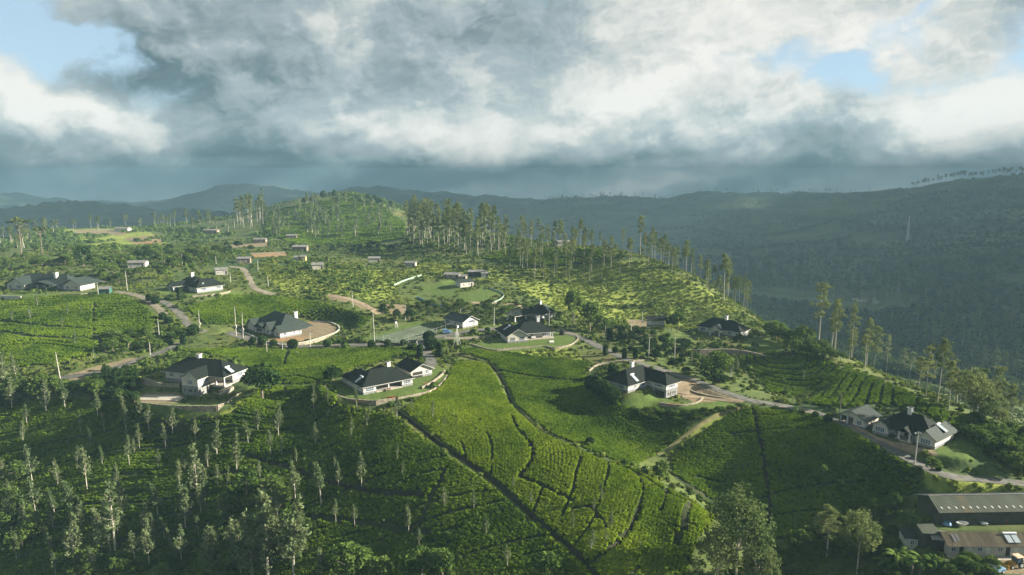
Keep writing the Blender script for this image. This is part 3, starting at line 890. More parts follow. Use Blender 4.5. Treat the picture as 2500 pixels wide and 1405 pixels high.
def clipped(i, kind):
    """dense clipped shrub: ball, or upright column"""
    r = np.random.default_rng(500 + i); n = 900
    d = r.normal(size=(n, 3)); d /= np.linalg.norm(d, axis=1)[:, None]
    if kind == 'ball':
        C = d * (0.93 + 0.12 * r.random(n))[:, None] * np.array([1.0, 1.0, 0.95]) + np.array([0, 0, 1.05])
    else:
        k = np.sign(d) * np.abs(d) ** 0.6
        C = k * (0.90 + 0.12 * r.random(n))[:, None] * np.array([0.8, 0.8, 2.0]) + np.array([0, 0, 2.0])
    V, Q = leaf_quads(C, 0.26, r, 0.0)
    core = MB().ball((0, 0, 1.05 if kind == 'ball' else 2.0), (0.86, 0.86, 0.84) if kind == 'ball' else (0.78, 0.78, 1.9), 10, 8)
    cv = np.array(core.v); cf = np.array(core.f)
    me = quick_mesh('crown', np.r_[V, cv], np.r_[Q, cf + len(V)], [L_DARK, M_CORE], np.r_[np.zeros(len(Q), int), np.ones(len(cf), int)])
    st = MB().tube((0, 0, -0.4), (0, 0, 0.5), 0.07, 0.06, 6)
    return st.mesh('trunk', M_BARK_D), me


def banana(i):
    r = np.random.default_rng(600 + i); mb = MB(); lf = MB()
    mb.path([(0, 0, -0.3), (0.05, 0, 1.2), (0, 0.05, 2.2)], [0.16, 0.13, 0.09], 7)
    for k in range(9):
        a = k * 2.4 + r.normal() * 0.2; L = 1.9 + 0.7 * r.random(); up = 0.9 + 0.5 * r.random(); pts = []
        for t in np.linspace(0, 1, 7):
            pts.append((math.cos(a) * L * t, math.sin(a) * L * t, 2.1 + up * L * t * (1 - t * 0.95)))
        w = [0.03, 0.16, 0.27, 0.30, 0.28, 0.2, 0.02]; sx, sy = -math.sin(a), math.cos(a)
        for q in range(6):
            p, s = pts[q], pts[q + 1]
            for sg in (1, -1):
                lf.poly([p, s, (s[0] + sx * w[q + 1] * sg, s[1] + sy * w[q + 1] * sg, s[2] - 0.07), (p[0] + sx * w[q] * sg, p[1] + sy * w[q] * sg, p[2] - 0.07)])
    return mb.mesh('trunk', M_BARK_D), lf.mesh('crown', L_BROAD)


OAKS = [silver_oak(i, 0.6 + 0.5 * (i % 3) / 2) for i in range(10)]
OAKS_T = [silver_oak(20 + i, 0.55) for i in range(4)]
EUCS = [eucalyptus(i) for i in range(9)]
BROADS = [broadleaf(i, L_BROAD, wide=1 + 0.25 * (i % 2)) for i in range(4)]
DARKS = [broadleaf(10 + i, L_DARK, wide=0.9, tall=1.1) for i in range(3)]
YOUNG = [broadleaf(20 + i, L_BRIGHT, H=3.0, wide=0.8, tall=1.0, leaf=0.26, n=7, per=26) for i in range(3)]
FEATHER = [broadleaf(30 + i, L_FEATH, H=14.0, wide=0.85, tall=1.25, leaf=0.30, n=30, per=105, bark=M_BARK, clump=0.66) for i in range(3)]
FLATS = [flat_top(i) for i in range(2)]
BALLS = [clipped(i, 'ball') for i in range(3)]
COLUMNS = [clipped(10 + i, 'column') for i in range(2)]
BANANAS = [banana(i) for i in range(3)]
EMPTY_TREES = {'silver_oak_tree': 10.0, 'eucalyptus_tree': 30.0, 'leafy_tree': 6.0, 'dark_bush': 6.0, 'leafy_bush': 6.0, 'valley_tree': 30.0, 'plateau_tree': 30.0, 'young_tree': 3.0, 'feathery_tree': 14.0, 'umbrella_tree': 14.0, 'ridge_tree': 30.0, 'skyline_tree': 30.0, 'hedge_bush': 6.0, 'clipped_shrub': 2.0, 'clipped_column_shrub': 4.0, 'banana_plant': 3.4}


def plant(name, forms, u, v, hpx=None, hm=None, label=None, cat='tree', group=None, p=None, wide=1.0, base=None):
    """one tree standing on the visible ground at u, v (or at point p), as tall as it looks there"""
    x, y, z = p if p is not None else at(u, v)
    d = math.hypot(y, z)
    h = hm if hm is not None else hpx * d / F * 1.04
    s = h / EMPTY_TREES[name]
    tm, cm = forms[rng.integers(len(forms))]
    o = link(name, None, None, (x, y, z + CZ), (0, 0, rng.random() * 6.28), (s * wide, s * wide, s))
    o.empty_display_size = 0.2
    tag(o, label, cat, group)
    link('trunk', tm, o); link('crown', cm, o)
    return o


# ------------------------------------------------------------------ ground cover that nobody could count: tea, scrub, far woods
def bush_mesh(i, mat, n=46, leaf=0.24, top=0.62, table=False):
    r = np.random.default_rng(700 + i)
    core = MB().ball((0, 0, 0.05), (0.50, 0.50, top * 0.9), 8, 5, z0=-0.1)
    cv = np.array(core.v); cv += r.normal(size=cv.shape) * 0.03; cf = np.array(core.f)
    d = r.normal(size=(n, 3)); d /= np.linalg.norm(d, axis=1)[:, None]; d[:, 2] = np.abs(d[:, 2]); d = np.sign(d) * np.abs(d) ** 0.75
    if table:                                             # plucked flat on top
        d[:, 2] = d[:, 2] ** 0.35; cv[:, 2] = np.where(cv[:, 2] > 0.1, 0.9 * top * (cv[:, 2] / top / 0.95).clip(0, 1) ** 0.4, cv[:, 2])
    C = d * np.array([0.52, 0.52, top]) * (0.86 + 0.2 * r.random(n))[:, None]
    V, Q = leaf_quads(C, leaf, r, 0.5, 1.4)
    return quick_mesh('bush', np.r_[V, cv], np.r_[Q, cf + len(V)], mat)


def variants(name, meshes):
    c = bpy.data.collections.new(name)
    for k, me in enumerate(meshes):
        c.objects.link(bpy.data.objects.new('%s_%d' % (name, k), me))
    return c


V_TEA = variants('tea_forms', [bush_mesh(i, L_TEA, table=True) for i in range(5)])
V_TEA_Y = variants('sunlit_tea_forms', [bush_mesh(10 + i, L_TEA_Y, table=True) for i in range(5)])
V_SCRUB = variants('scrub_forms', [bush_mesh(20 + i, L_SCRUB, 60, 0.30, 0.75) for i in range(4)])
V_SHRUB = variants('shrub_forms', [bush_mesh(30 + i, L_BROAD, 80, 0.22, 0.85) for i in range(4)])
V_GRASS = variants('grass_forms', [bush_mesh(40 + i, L_GRASS, 40, 0.30, 0.5) for i in range(3)])


def far_tree_mesh(i):
    r = np.random.default_rng(800 + i)
    G = [((r.normal() * 0.9, r.normal() * 0.9, 5 + 5 * r.random()), 1.6, 0.8, 22) for _ in range(6)]
    C = np.concatenate([np.array(c) + shell_points(n, r, rad, sq) for c, rad, sq, n in G])
    V, Q = leaf_quads(C, 1.1, r, 0.3)
    return quick_mesh('far_tree', V, Q, L_FAR)


V_FAR = variants('valley_tree_forms', [far_tree_mesh(i) for i in range(4)])


def scatter(name, label, P, S, coll, cat=None):
    """P (n,3) points, S (n,3) sizes: one object, instanced by geometry nodes"""
    n = len(P)
    me = bpy.data.meshes.new(name); me.vertices.add(n); me.vertices.foreach_set('co', np.asarray(P, np.float32).ravel())
    a = me.attributes.new('size', 'FLOAT_VECTOR', 'POINT'); a.data.foreach_set('vector', np.asarray(S, np.float32).ravel())
    a = me.attributes.new('turn', 'FLOAT_VECTOR', 'POINT')
    t = np.zeros((n, 3), np.float32); t[:, 2] = rng.random(n) * 6.283; t[:, 0] = rng.normal(size=n) * 0.08; t[:, 1] = rng.normal(size=n) * 0.08
    a.data.foreach_set('vector', t.ravel())
    o = link(name, me); tag(o, label, cat, kind='stuff')
    g = bpy.data.node_groups.new(name, 'GeometryNodeTree')
    g.interface.new_socket('Geometry', in_out='INPUT', socket_type='NodeSocketGeometry'); g.interface.new_socket('Geometry', in_out='OUTPUT', socket_type='NodeSocketGeometry')
    N = g.nodes; Lk = g.links
    gi = N.new('NodeGroupInput'); go = N.new('NodeGroupOutput'); ip = N.new('GeometryNodeInstanceOnPoints'); ci = N.new('GeometryNodeCollectionInfo')
    ci.inputs['Collection'].default_value = coll; ci.inputs['Separate Children'].default_value = True; ci.inputs['Reset Children'].default_value = True
    ip.inputs['Pick Instance'].default_value = True
    s_ = N.new('GeometryNodeInputNamedAttribute'); s_.data_type = 'FLOAT_VECTOR'; s_.inputs['Name'].default_value = 'size'
    t_ = N.new('GeometryNodeInputNamedAttribute'); t_.data_type = 'FLOAT_VECTOR'; t_.inputs['Name'].default_value = 'turn'
    rv = N.new('FunctionNodeRandomValue'); rv.data_type = 'INT'; rv.inputs['Min'].default_value = 0; rv.inputs['Max'].default_value = len(coll.objects) - 1
    er = N.new('FunctionNodeEulerToRotation')
    Lk.new(gi.outputs[0], ip.inputs['Points']); Lk.new(ci.outputs[0], ip.inputs['Instance'])
    for so in rv.outputs:
        if so.type == 'INT':
            Lk.new(so, ip.inputs['Instance Index']); break
    Lk.new(t_.outputs[0], er.inputs[0]); Lk.new(er.outputs[0], ip.inputs['Rotation']); Lk.new(s_.outputs[0], ip.inputs['Scale'])
    Lk.new(ip.outputs[0], go.inputs[0])
    md = o.modifiers.new('instances', 'NODES'); md.node_group = g
    return o


# map of what is already taken (roads, houses, lawns, paths), half-metre cells
EX0, EY0, EN, EM, EC = -420.0, 90.0, 1560, 1000, 0.5
TAKEN = np.zeros((EN, EM), bool)
_ex = EX0 + (np.arange(EN) + 0.5) * EC; _ey = EY0 + (np.arange(EM) + 0.5) * EC


def taken(x, y):
    i = ((np.asarray(x) - EX0) / EC).astype(int); j = ((np.asarray(y) - EY0) / EC).astype(int)
    ok = (i >= 0) & (i < EN) & (j >= 0) & (j < EM)
    return ok & TAKEN[np.clip(i, 0, EN - 1), np.clip(j, 0, EM - 1)]


def take_line(pts, width):
    for (x0, y0), (x1, y1) in zip(pts[:-1], pts[1:]):
        w = width / 2 + 0.2
        i0 = int((min(x0, x1) - w - EX0) / EC); i1 = int((max(x0, x1) + w - EX0) / EC) + 2
        j0 = int((min(y0, y1) - w - EY0) / EC); j1 = int((max(y0, y1) + w - EY0) / EC) + 2
        i0, j0 = max(i0, 0), max(j0, 0)
        if i1 <= i0 or j1 <= j0:
            continue
        X, Y = np.meshgrid(_ex[i0:i1], _ey[j0:j1], indexing='ij')
        if X.size == 0:
            continue
        dx, dy = x1 - x0, y1 - y0; t = np.clip(((X - x0) * dx + (Y - y0) * dy) / (dx * dx + dy * dy + 1e-9), 0, 1)
        TAKEN[i0:i1, j0:j1] |= np.hypot(X - x0 - t * dx, Y - y0 - t * dy) < w


def take_rect(cx, cy_, yaw, x0, x1, y0, y1, grow=0.6):
    c, s = math.cos(yaw), math.sin(yaw); r = max(abs(x0), abs(x1)) + max(abs(y0), abs(y1)) + 2
    i0, i1 = max(int((cx - r - EX0) / EC), 0), int((cx + r - EX0) / EC) + 1; j0, j1 = max(int((cy_ - r - EY0) / EC), 0), int((cy_ + r - EY0) / EC) + 1
    X, Y = np.meshgrid(_ex[i0:i1], _ey[j0:j1], indexing='ij')
    a = (X - cx) * c + (Y - cy_) * s; b = -(X - cx) * s + (Y - cy_) * c
    TAKEN[i0:i1, j0:j1] |= (a > x0 - grow) & (a < x1 + grow) & (b > y0 - grow) & (b < y1 + grow)


_XX, _YY = np.meshgrid(_ex, _ey, indexing='ij')
_UU, _VV, _ = project(_XX, _YY, ground(_XX, _YY))
for p in LAWN + BARE:
    TAKEN |= inside(p, _UU, _VV)


def strip(name, px, width, mat, label, lift=0.10, rag=0.15, kind='structure', cat=None, line=None):
    """road or path sheet laid on the ground"""
    L = line or ground_line(px); P = np.array(L); d = np.gradient(P, axis=0); d /= np.linalg.norm(d, axis=1)[:, None] + 1e-9
    nrm = np.c_[-d[:, 1], d[:, 0]]; k = 7; V = []
    w = width * (1 + rag * (fbm(P[:, 0] / 6.0, P[:, 1] / 6.0, 3)) * 2)
    mid_z = ground(P[:, 0], P[:, 1])
    for q in range(k):
        s = (q / (k - 1) - 0.5)
        x = P[:, 0] + nrm[:, 0] * w * s; y = P[:, 1] + nrm[:, 1] * w * s
        z = ground(x, y) + lift + 0.06 * (1 - (2 * s) ** 2)
        V.append(np.c_[x, y, z + CZ])
    n = len(P); V = np.stack(V, 1).reshape(-1, 3)
    Q = [(i * k + q, i * k + q + 1, (i + 1) * k + q + 1, (i + 1) * k + q) for i in range(n - 1) for q in range(k - 1)]
    o = link(name, quick_mesh(name, V, np.array(Q)[:, ::-1], mat, smooth=True)); tag(o, label, cat, kind=kind)
    take_line(L, width)
    return L

# ------------------------------------------------------------------ building materials
M_WALL = surface('cream_render', (0.47, 0.44, 0.39), 0.85, 0.12, 0.6, alt=(0.39, 0.365, 0.315), altscale=0.35)
M_WHITE = surface('white_paint', (0.54, 0.53, 0.51), 0.7, 0.04, 0.8)
M_STONE = surface('grey_stone_facing', (0.19, 0.19, 0.185), 0.9, 0.45, 2.6, 0.6, 3.0)
M_WSTONE = surface('rubble_stone_wall', (0.23, 0.20, 0.15), 0.95, 0.55, 1.8, 0.8, 2.5)
M_ROOF_D = surface('black_green_roof', (0.010, 0.014, 0.012), 0.8, 0.3, 0.8, 0.5, 5.0, 0.10, stretch=(1, 1, 3))
M_ROOF_G = surface('grey_green_roof', (0.024, 0.034, 0.030), 0.75, 0.18, 0.6, 0.4, 5.0, 0.18, stretch=(1, 1, 3))
M_FASCIA = surface('white_fascia', (0.46, 0.45, 0.42), 0.6, 0.05, 1.0)
M_FASCIA_D = surface('dark_fascia', (0.06, 0.065, 0.06), 0.6, 0.1, 1.0)
M_GLASS = surface('window_glass', (0.06, 0.09, 0.15), 0.12, 0.3, 0.5, spec=0.8)
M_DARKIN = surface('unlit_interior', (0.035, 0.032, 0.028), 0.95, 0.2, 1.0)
M_SOLAR = surface('solar_collector', (0.28, 0.32, 0.35), 0.25, 0.08, 2.0, spec=0.7)
M_TANK = surface('tank_metal', (0.72, 0.73, 0.74), 0.35, 0.05, 1.0, metal=0.3)
M_SLAB = surface('paving', (0.33, 0.30, 0.25), 0.9, 0.2, 0.9)
M_ROAD = surface('worn_asphalt', (0.096, 0.095, 0.084), 0.92, 0.40, 0.6, coord='Object', alt=(0.150, 0.136, 0.102), altscale=0.22)
M_DIRT = surface('beaten_earth', (0.22, 0.170, 0.110), 0.95, 0.25, 0.3)
M_TRACK = surface('stony_track', (0.17, 0.150, 0.110), 0.95, 0.25, 0.3)
M_GAP = surface('shade_dark_earth', (0.022, 0.020, 0.012), 0.98, 0.4, 0.5)  # earth coloured near black to stand in for shade between the hedges
M_VERGE = surface('straw_grass', (0.19, 0.170, 0.075), 0.98, 0.3, 0.4, alt=(0.10, 0.12, 0.035), altscale=0.2)
M_COURT = surface('court_surface', (0.080, 0.105, 0.062), 0.9, 0.15, 0.3)
M_CONC = surface('concrete', (0.42, 0.40, 0.36), 0.9, 0.15, 1.2)
M_STEEL = surface('galvanised_steel', (0.62, 0.62, 0.60), 0.5, 0.08, 1.0, metal=0.2)
M_BLACK = surface('black_plastic', (0.012, 0.013, 0.014), 0.5, 0.2, 1.0)
M_RUST = surface('weathered_sheet_roof', (0.125, 0.100, 0.064), 0.9, 0.35, 0.8, 0.3, 6.0, stretch=(1.0, 0.15, 0.15), alt=(0.10, 0.085, 0.055), altscale=0.5)
M_SHEDR = surface('mossy_sheet_roof', (0.050, 0.060, 0.040), 0.85, 0.25, 0.5, alt=(0.085, 0.066, 0.030), altscale=0.25, stretch=(1.0, 0.3, 0.3))
M_SHEDW = surface('grey_green_sheet_wall', (0.060, 0.066, 0.052), 0.9, 0.25, 0.6)
M_TIN = surface('tin_sheet', (0.15, 0.15, 0.145), 0.6, 0.25, 0.8, alt=(0.25, 0.19, 0.13), altscale=0.5)
M_MUD = surface('unpainted_block_wall', (0.20, 0.165, 0.125), 0.95, 0.2, 0.8)
M_HUT = surface('weathered_limewash', (0.33, 0.31, 0.27), 0.9, 0.2, 0.8, alt=(0.22, 0.20, 0.16), altscale=0.5)
M_GREENP = surface('green_paint', (0.030, 0.105, 0.085), 0.7, 0.15, 0.8)
M_NET = surface('pale_shade_net', (0.26, 0.34, 0.28), 0.9, 0.2, 0.8)
M_BLUENET = surface('blue_sheet', (0.16, 0.28, 0.42), 0.8, 0.2, 0.8)
M_BLUE = surface('blue_car_paint', (0.075, 0.22, 0.46), 0.25, 0.03, 0.5, spec=0.6)
M_SUV = surface('dark_car_paint', (0.030, 0.034, 0.032), 0.28, 0.1, 0.5, spec=0.6)
M_TYRE = surface('tyre_rubber', (0.016, 0.016, 0.016), 0.9, 0.2, 1.0)
M_YELLOW = surface('yellow_machine_paint', (0.36, 0.20, 0.025), 0.5, 0.2, 0.8)
M_RED = surface('red_petals', (0.34, 0.050, 0.026), 0.8, 0.3, 1.5)
M_SKIN = surface('skin', (0.22, 0.13, 0.085), 0.7, 0.05, 1.0)
M_SHIRT = surface('white_shirt', (0.70, 0.70, 0.68), 0.9, 0.05, 1.0)
M_TROUSER = surface('dark_cloth', (0.030, 0.032, 0.042), 0.9, 0.1, 1.0)

# ------------------------------------------------------------------ roads and paths
strip('road', ROAD_A, 4.4, M_ROAD, 'worn road curving up past the bare bank on the left')
strip('road', ROAD_B, 5.0, M_ROAD, 'main estate road running past the games court')
strip('road', ROAD_C, 3.6, M_ROAD, 'estate road descending past the bungalows to the lower right')
strip('path', [(282,713),(335,722),(372,742),(395,762),(402,770)], 3.2, M_TRACK, 'pale track beside the terraced field below the long house')
strip('path', [(392,733),(425,755),(446,775),(462,796),(500,812)], 3.4, M_ROAD, 'lane dropping past the hipped house on the left')
strip('path', [(560,652),(590,656),(606,676),(618,700),(640,712),(668,720)], 3.6, M_TRACK, 'stony track winding down the scrub hillside')
strip('path', [(800,722),(850,730),(895,748),(925,768)], 3.4, M_DIRT, 'sandy track on the scarred bank')
strip('path', [(1018,834),(1034,850),(1046,868),(1052,888),(1042,902)], 4.2, M_ROAD, 'short drive between the tall clipped shrubs')
strip('path', [(1655,926),(1672,945),(1662,962)], 4.6, M_DIRT, 'sandy forecourt of the bungalow with basement garage')
strip('path', [(1665,968),(1720,972),(1780,978),(1815,982)], 2.6, M_DIRT, 'sandy drive joining the estate road')
strip('path', [(1085,826),(1150,826),(1210,818)], 3.4, M_TRACK, 'pale drive leading to the bungalow on the round lawn')
strip('path', [(1812,994),(1760,1012),(1700,1045),(1650,1082),(1606,1112)], 1.3, M_VERGE, 'straw coloured grassy path curving through the tea', lift=0.08)
strip('path', [(2075,1040),(2140,1072),(2200,1092),(2245,1104)], 2.6, M_DIRT, 'sandy drive in front of the roadside bungalow')
strip('path', [(2500,922),(2468,910),(2440,895),(2455,878),(2462,872)], 7.0, M_TRACK, 'pale track bending on the valley floor', lift=0.8)
strip('path', [(1120,738),(1180,741),(1240,743),(1290,755)], 2.6, M_DIRT, 'earth track below the vegetable terraces')
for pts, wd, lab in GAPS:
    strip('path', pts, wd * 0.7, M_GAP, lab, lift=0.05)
for pts, wd in [([(1270,1167),(1330,1190),(1400,1226)], 0.9), ([(1625,1190),(1624,1225),(1610,1250)], 0.7),
                ([(1683,1225),(1668,1285),(1650,1325)], 1.1), ([(730,1262),(880,1276),(1045,1300)], 1.3), ([(1018,1305),(1045,1235),(1088,1150)], 1.1), ([(705,853),(692,892)], 1.2), ([(150,1380),(300,1320),(340,1310)], 1.4),
                ([(0,785),(100,796),(235,806)], 1.5), ([(0,812),(90,824),(170,826),(245,818)], 2.2), ([(232,740),(228,790)], 1.2), ([(240,820),(250,870)], 1.5), ([(690,930),(720,920),(810,930)], 1.0), ([(690,930),(700,960),(715,985)], 1.0),
                ([(1645,1165),(1700,1200),(1760,1240)], 2.2), ([(560,1150),(640,1180),(720,1230)], 1.2), ([(1395,1250),(1440,1240),(1480,1285)], 0.8), ([(1330,1195),(1390,1330)], 0.0)]:
    if wd:
        take_line(ground_line(pts), wd)

# ------------------------------------------------------------------ buildings
class House:
    def __init__(s, name, label, u, v, z, yaw, cat='house', group=None, dx=0.0, dy=0.0, roof=None, fascia=None):
        x, y, _ = on_z(u, v, z); s.yaw = R(yaw); c, n = math.cos(s.yaw), math.sin(s.yaw)
        s.x, s.y, s.z = x + dx * c - dy * n, y + dx * n + dy * c, z
        s.o = link(name, None, None, (s.x, s.y, z + CZ), (0, 0, s.yaw)); s.o.empty_display_size = 1
        tag(s.o, label, cat, group); s.rm = roof or M_ROOF_D; s.fm = fascia or M_FASCIA

    def walls(s, x0, x1, y0, y1, h, base=0.75, down=2.5, gable=(), apex=None, wall=None, stone=None, course=True):
        take_rect(s.x, s.y, s.yaw, x0, x1, y0, y1, 0.9)
        b = MB(); b.box(x0, x1, y0, y1, base, h)
        for g in gable:
            if g in 'SN':
                yy = y0 if g == 'S' else y1; k = 0.22 if g == 'S' else -0.22; xm = (x0 + x1) / 2
                lo = [(x0, yy, h), (x1, yy, h), (xm, yy, apex)]
                b.solid([(p[0], yy + k, p[2]) for p in lo], lo)
            else:
                xx = x0 if g == 'W' else x1; k = 0.22 if g == 'W' else -0.22; ym = (y0 + y1) / 2
                lo = [(xx, y0, h), (xx, y1, h), (xx, ym, apex)]
                b.solid([(xx + k, p[1], p[2]) for p in lo], lo)
        w = b.build('wall', wall or M_WALL, s.o)
        if base > -down:
            e = 0.05
            MB().box(x0 - e, x1 + e, y0 - e, y1 + e, -down, base).build('stone_base', stone or M_STONE, s.o)
        if course:
            e = 0.09
            MB().box(x0 - e, x1 + e, y0 - e, y1 + e, base, base + 0.14).build('string_course', M_WHITE, s.o)
        return w

    def roof(s, x0, x1, y0, y1, eave, ridge, axis='x', lo='hip', hi='hip', ov=0.65, mat=None, th=0.16):
        """pitched roof over a rectangle; lo / hi: the two ends along the ridge"""
        X0, X1, Y0, Y1 = x0 - ov, x1 + ov, y0 - ov, y1 + ov
        if axis == 'y':
            tr = lambda p: (p[1], p[0], p[2]); X0, X1, Y0, Y1 = Y0, Y1, X0, X1
        else:
            tr = lambda p: p
        hw = (Y1 - Y0) / 2; ym = (Y0 + Y1) / 2
        a = X0 + (hw * 0.95 if lo == 'hip' else 0); c = X1 - (hw * 0.95 if hi == 'hip' else 0)
        if a > c:
            a = c = (a + c) / 2
        T = [(X0, Y0, eave), (X1, Y0, eave), (X1, Y1, eave), (X0, Y1, eave), (a, ym, ridge), (c, ym, ridge)]
        v = [tr(p) for p in T] + [tr((p[0], p[1], p[2] - th)) for p in T]
        f = [(0, 1, 5, 4), (2, 3, 4, 5), (1, 2, 5), (3, 0, 4)]
        g = [tuple(i + 6 for i in reversed(q)) for q in f]
        side_ = [(0, 6, 7, 1), (2, 8, 9, 3)]
        side_ += [(1, 7, 8, 2)] if hi == 'hip' else []
        side_ += [(3, 9, 6, 0)] if lo == 'hip' else []
        if hi != 'hip':                                   # open gable end: two sloping barge boards
            f[2] = None; g[2] = None; side_ += [(1, 7, 11, 5), (5, 11, 8, 2)]
        if lo != 'hip':
            f[3] = None; g[3] = None; side_ += [(3, 9, 10, 4), (4, 10, 6, 0)]
        faces = [q for q in f if q] + [q for q in g if q] + side_
        if axis == 'y':
            faces = [tuple(reversed(q)) for q in faces]
        n = len([q for q in f if q]) + len([q for q in g if q])
        me = mesh_from('roof', v, faces, [mat or s.rm, s.fm], [0] * n + [1] * len(side_))
        o = link('roof', me, s.o)
        cap = MB(); cap.tube(tr((a, ym, ridge + 0.02)), tr((c + 0.01, ym, ridge + 0.02)), 0.09, 0.09, 5)
        for (px_, py_, on) in ((X0, Y0, lo), (X0, Y1, lo), (X1, Y0, hi), (X1, Y1, hi)):
            if on == 'hip':
                cap.tube(tr((px_, py_, eave + 0.02)), tr((a if px_ == X0 else c, ym, ridge + 0.02)), 0.07, 0.07, 4)
        cap.build('ridge_cap', mat or s.rm, o)
        return o

    def window(s, side, c, w, h, sill, at_, n=3, rows=2):
        """casement window in the wall plane `at_` of the given side; c: centre along that wall"""
        fr = MB(); gl = MB()
        sg = -1 if side in 'SW' else 1

        def bx(m, a0, a1, z0, z1, d0, d1):
            lo, hi = sorted((at_ + sg * d0, at_ + sg * d1))
            if side in 'SN':
                m.box(a0, a1, lo, hi, z0, z1)
            else:
                m.box(lo, hi, a0, a1, z0, z1)
        bx(gl, c - w / 2, c + w / 2, sill, sill + h, -0.03, 0.03)
        t = 0.075
        bx(fr, c - w / 2 - t, c + w / 2 + t, sill - t, sill, 0.0, 0.10); bx(fr, c - w / 2 - t, c + w / 2 + t, sill + h, sill + h + t, 0.0, 0.08)
        for k in range(n + 1):
            a = c - w / 2 + w * k / n
            bx(fr, a - t * 0.6, a + t * 0.6, sill, sill + h, 0.0, 0.07)
        for k in range(1, rows):
            z = sill + h * k / rows
            bx(fr, c - w / 2, c + w / 2, z - 0.025, z + 0.025, 0.0, 0.055)
        f = fr.build('window', M_WHITE, s.o); gl.build('pane', M_GLASS, f)

    def opening(s, side, c, w, z0, z1, at_, name='doorway', mat=None):
        m = MB(); sg = -1 if side in 'SW' else 1; lo, hi = sorted((at_ - 0.05, at_ + sg * 0.04))
        if side in 'SN':
            m.box(c - w / 2, c + w / 2, lo, hi, z0, z1)
        else:
            m.box(lo, hi, c - w / 2, c + w / 2, z0, z1)
        return m.build(name, mat or M_DARKIN, s.o)

    def chimney(s, x, y, z0, z1, w=0.55):
        m = MB(); m.box(x - w, x + w, y - w * 0.8, y + w * 0.8, z0, z1 - 0.35)
        m.solid([(x - w, y - w * .8, z1 - .35), (x + w, y - w * .8, z1 - .35), (x + w, y + w * .8, z1 - .35), (x - w, y + w * .8, z1 - .35)],
                [(x - w * 1.35, y - w * 1.15, z1), (x + w * 1.35, y - w * 1.15, z1), (x + w * 1.35, y + w * 1.15, z1), (x - w * 1.35, y + w * 1.15, z1)])
        o = m.build('chimney', M_WHITE, s.o)
        MB().box(x - w * 0.9, x + w * 0.9, y - w * 0.7, y + w * 0.7, z1 - 0.1, z1 + 0.06).build('flue', M_DARKIN, o)

    def solar(s, x, y, z, side, slope, w=1.3, l=2.0):
        """water heater lying on the roof slope that faces `side`"""
        d = {'S': (0, -1), 'W': (-1, 0), 'N': (0, 1), 'E': (1, 0)}[side]; a = (-d[1], d[0])
        q = lambda i, j, k: (x + a[0] * i + d[0] * j, y + a[1] * i + d[1] * j, z - slope * j + k)
        m = MB(); m.solid([q(-w / 2, 0, .16), q(w / 2, 0, .16), q(w / 2, l, .16), q(-w / 2, l, .16)], [q(-w / 2, 0, .26), q(w / 2, 0, .26), q(w / 2, l, .26), q(-w / 2, l, .26)])
        o = m.build('solar_panel', M_SOLAR, s.o)
        MB().tube(q(-w * 0.62, -0.28, 0.34), q(w * 0.62, -0.28, 0.34), 0.26, 0.26, 10).build('water_tank', M_TANK, o)

    def slab(s, x0, x1, y0, y1, z, name='veranda_floor', down=1.5):
        MB().box(x0, x1, y0, y1, -down, z).build(name, M_SLAB, s.o)

    def post(s, x, y, z0, z1, w=0.16, name='column'):
        m = MB(); m.box(x - w, x + w, y - w, y + w, z0, z1); m.box(x - w * 1.5, x + w * 1.5, y - w * 1.5, y + w * 1.5, z0, z0 + 0.5); m.build(name, M_WHITE, s.o)


G_H = 'bungalows of the tea estate'
# the two-storey gabled house on its walled lawn
h = House('gabled_house', 'dark roofed house with stone lower storey and white front gable', 483.6, 944.2, -66, 72, group=G_H)
h.walls(0, 8, 0, 6.3, 2.45, 0.0, 4.5, 'W', 4.35)
h.roof(0, 11, 0, 6.3, 2.35, 4.75, 'x', 'gable', 'gable', 0.7)
h.walls(5.0, 14.6, 6.3, 17.6, 2.45, 0.0, 3.0)
h.walls(8.2, 14.6, -2.2, 6.3, 2.45, -0.3, 3.0, course=False)
h.walls(9.3, 15.8, -5.6, -2.2, 2.45, 0.0, 3.0)
h.roof(4.6, 15.8, -6.0, 18.0, 2.35, 6.1, 'y', 'hip', 'hip', 0.7)
h.slab(5.4, 9.3, -5.6, -0.2, -0.9); h.post(5.8, -5.2, -0.9, 2.3); h.post(5.8, -2.0, -0.9, 2.3)
h.window('W', 3.1, 1.9, 1.15, 0.55, 0, 4); h.window('W', 3.15, 0.8, 0.65, 2.75, 0, 2)
h.window('W', 15.2, 1.7, 1.2, 0.6, 5.0, 3); h.window('W', 11.4, 0.8, 1.0, 0.7, 5.0, 2)
h.window('S', 3.4, 2.3, 1.15, 0.55, 0, 4); h.window('S', 12.9, 2.2, 1.2, 0.6, -5.6, 3); h.window('W', 1.2 - 2.2, 1.6, 1.3, 0.5, 8.2, 3)
for c, w in ((1.1, 0.5), (3.1, 1.4), (5.2, 0.5)):
    h.opening('W', c, w, -2.1, -1.2, -0.05, 'basement_window')
h.opening('S', 5.6, 4.2, -3.2, -1.2, -0.05, 'basement_opening')
h.chimney(10.6, 8.5, 5.4, 7.4, 0.65); h.solar(8.0, -5.0, 4.2, 'S', 0.6, 1.6, 2.0)

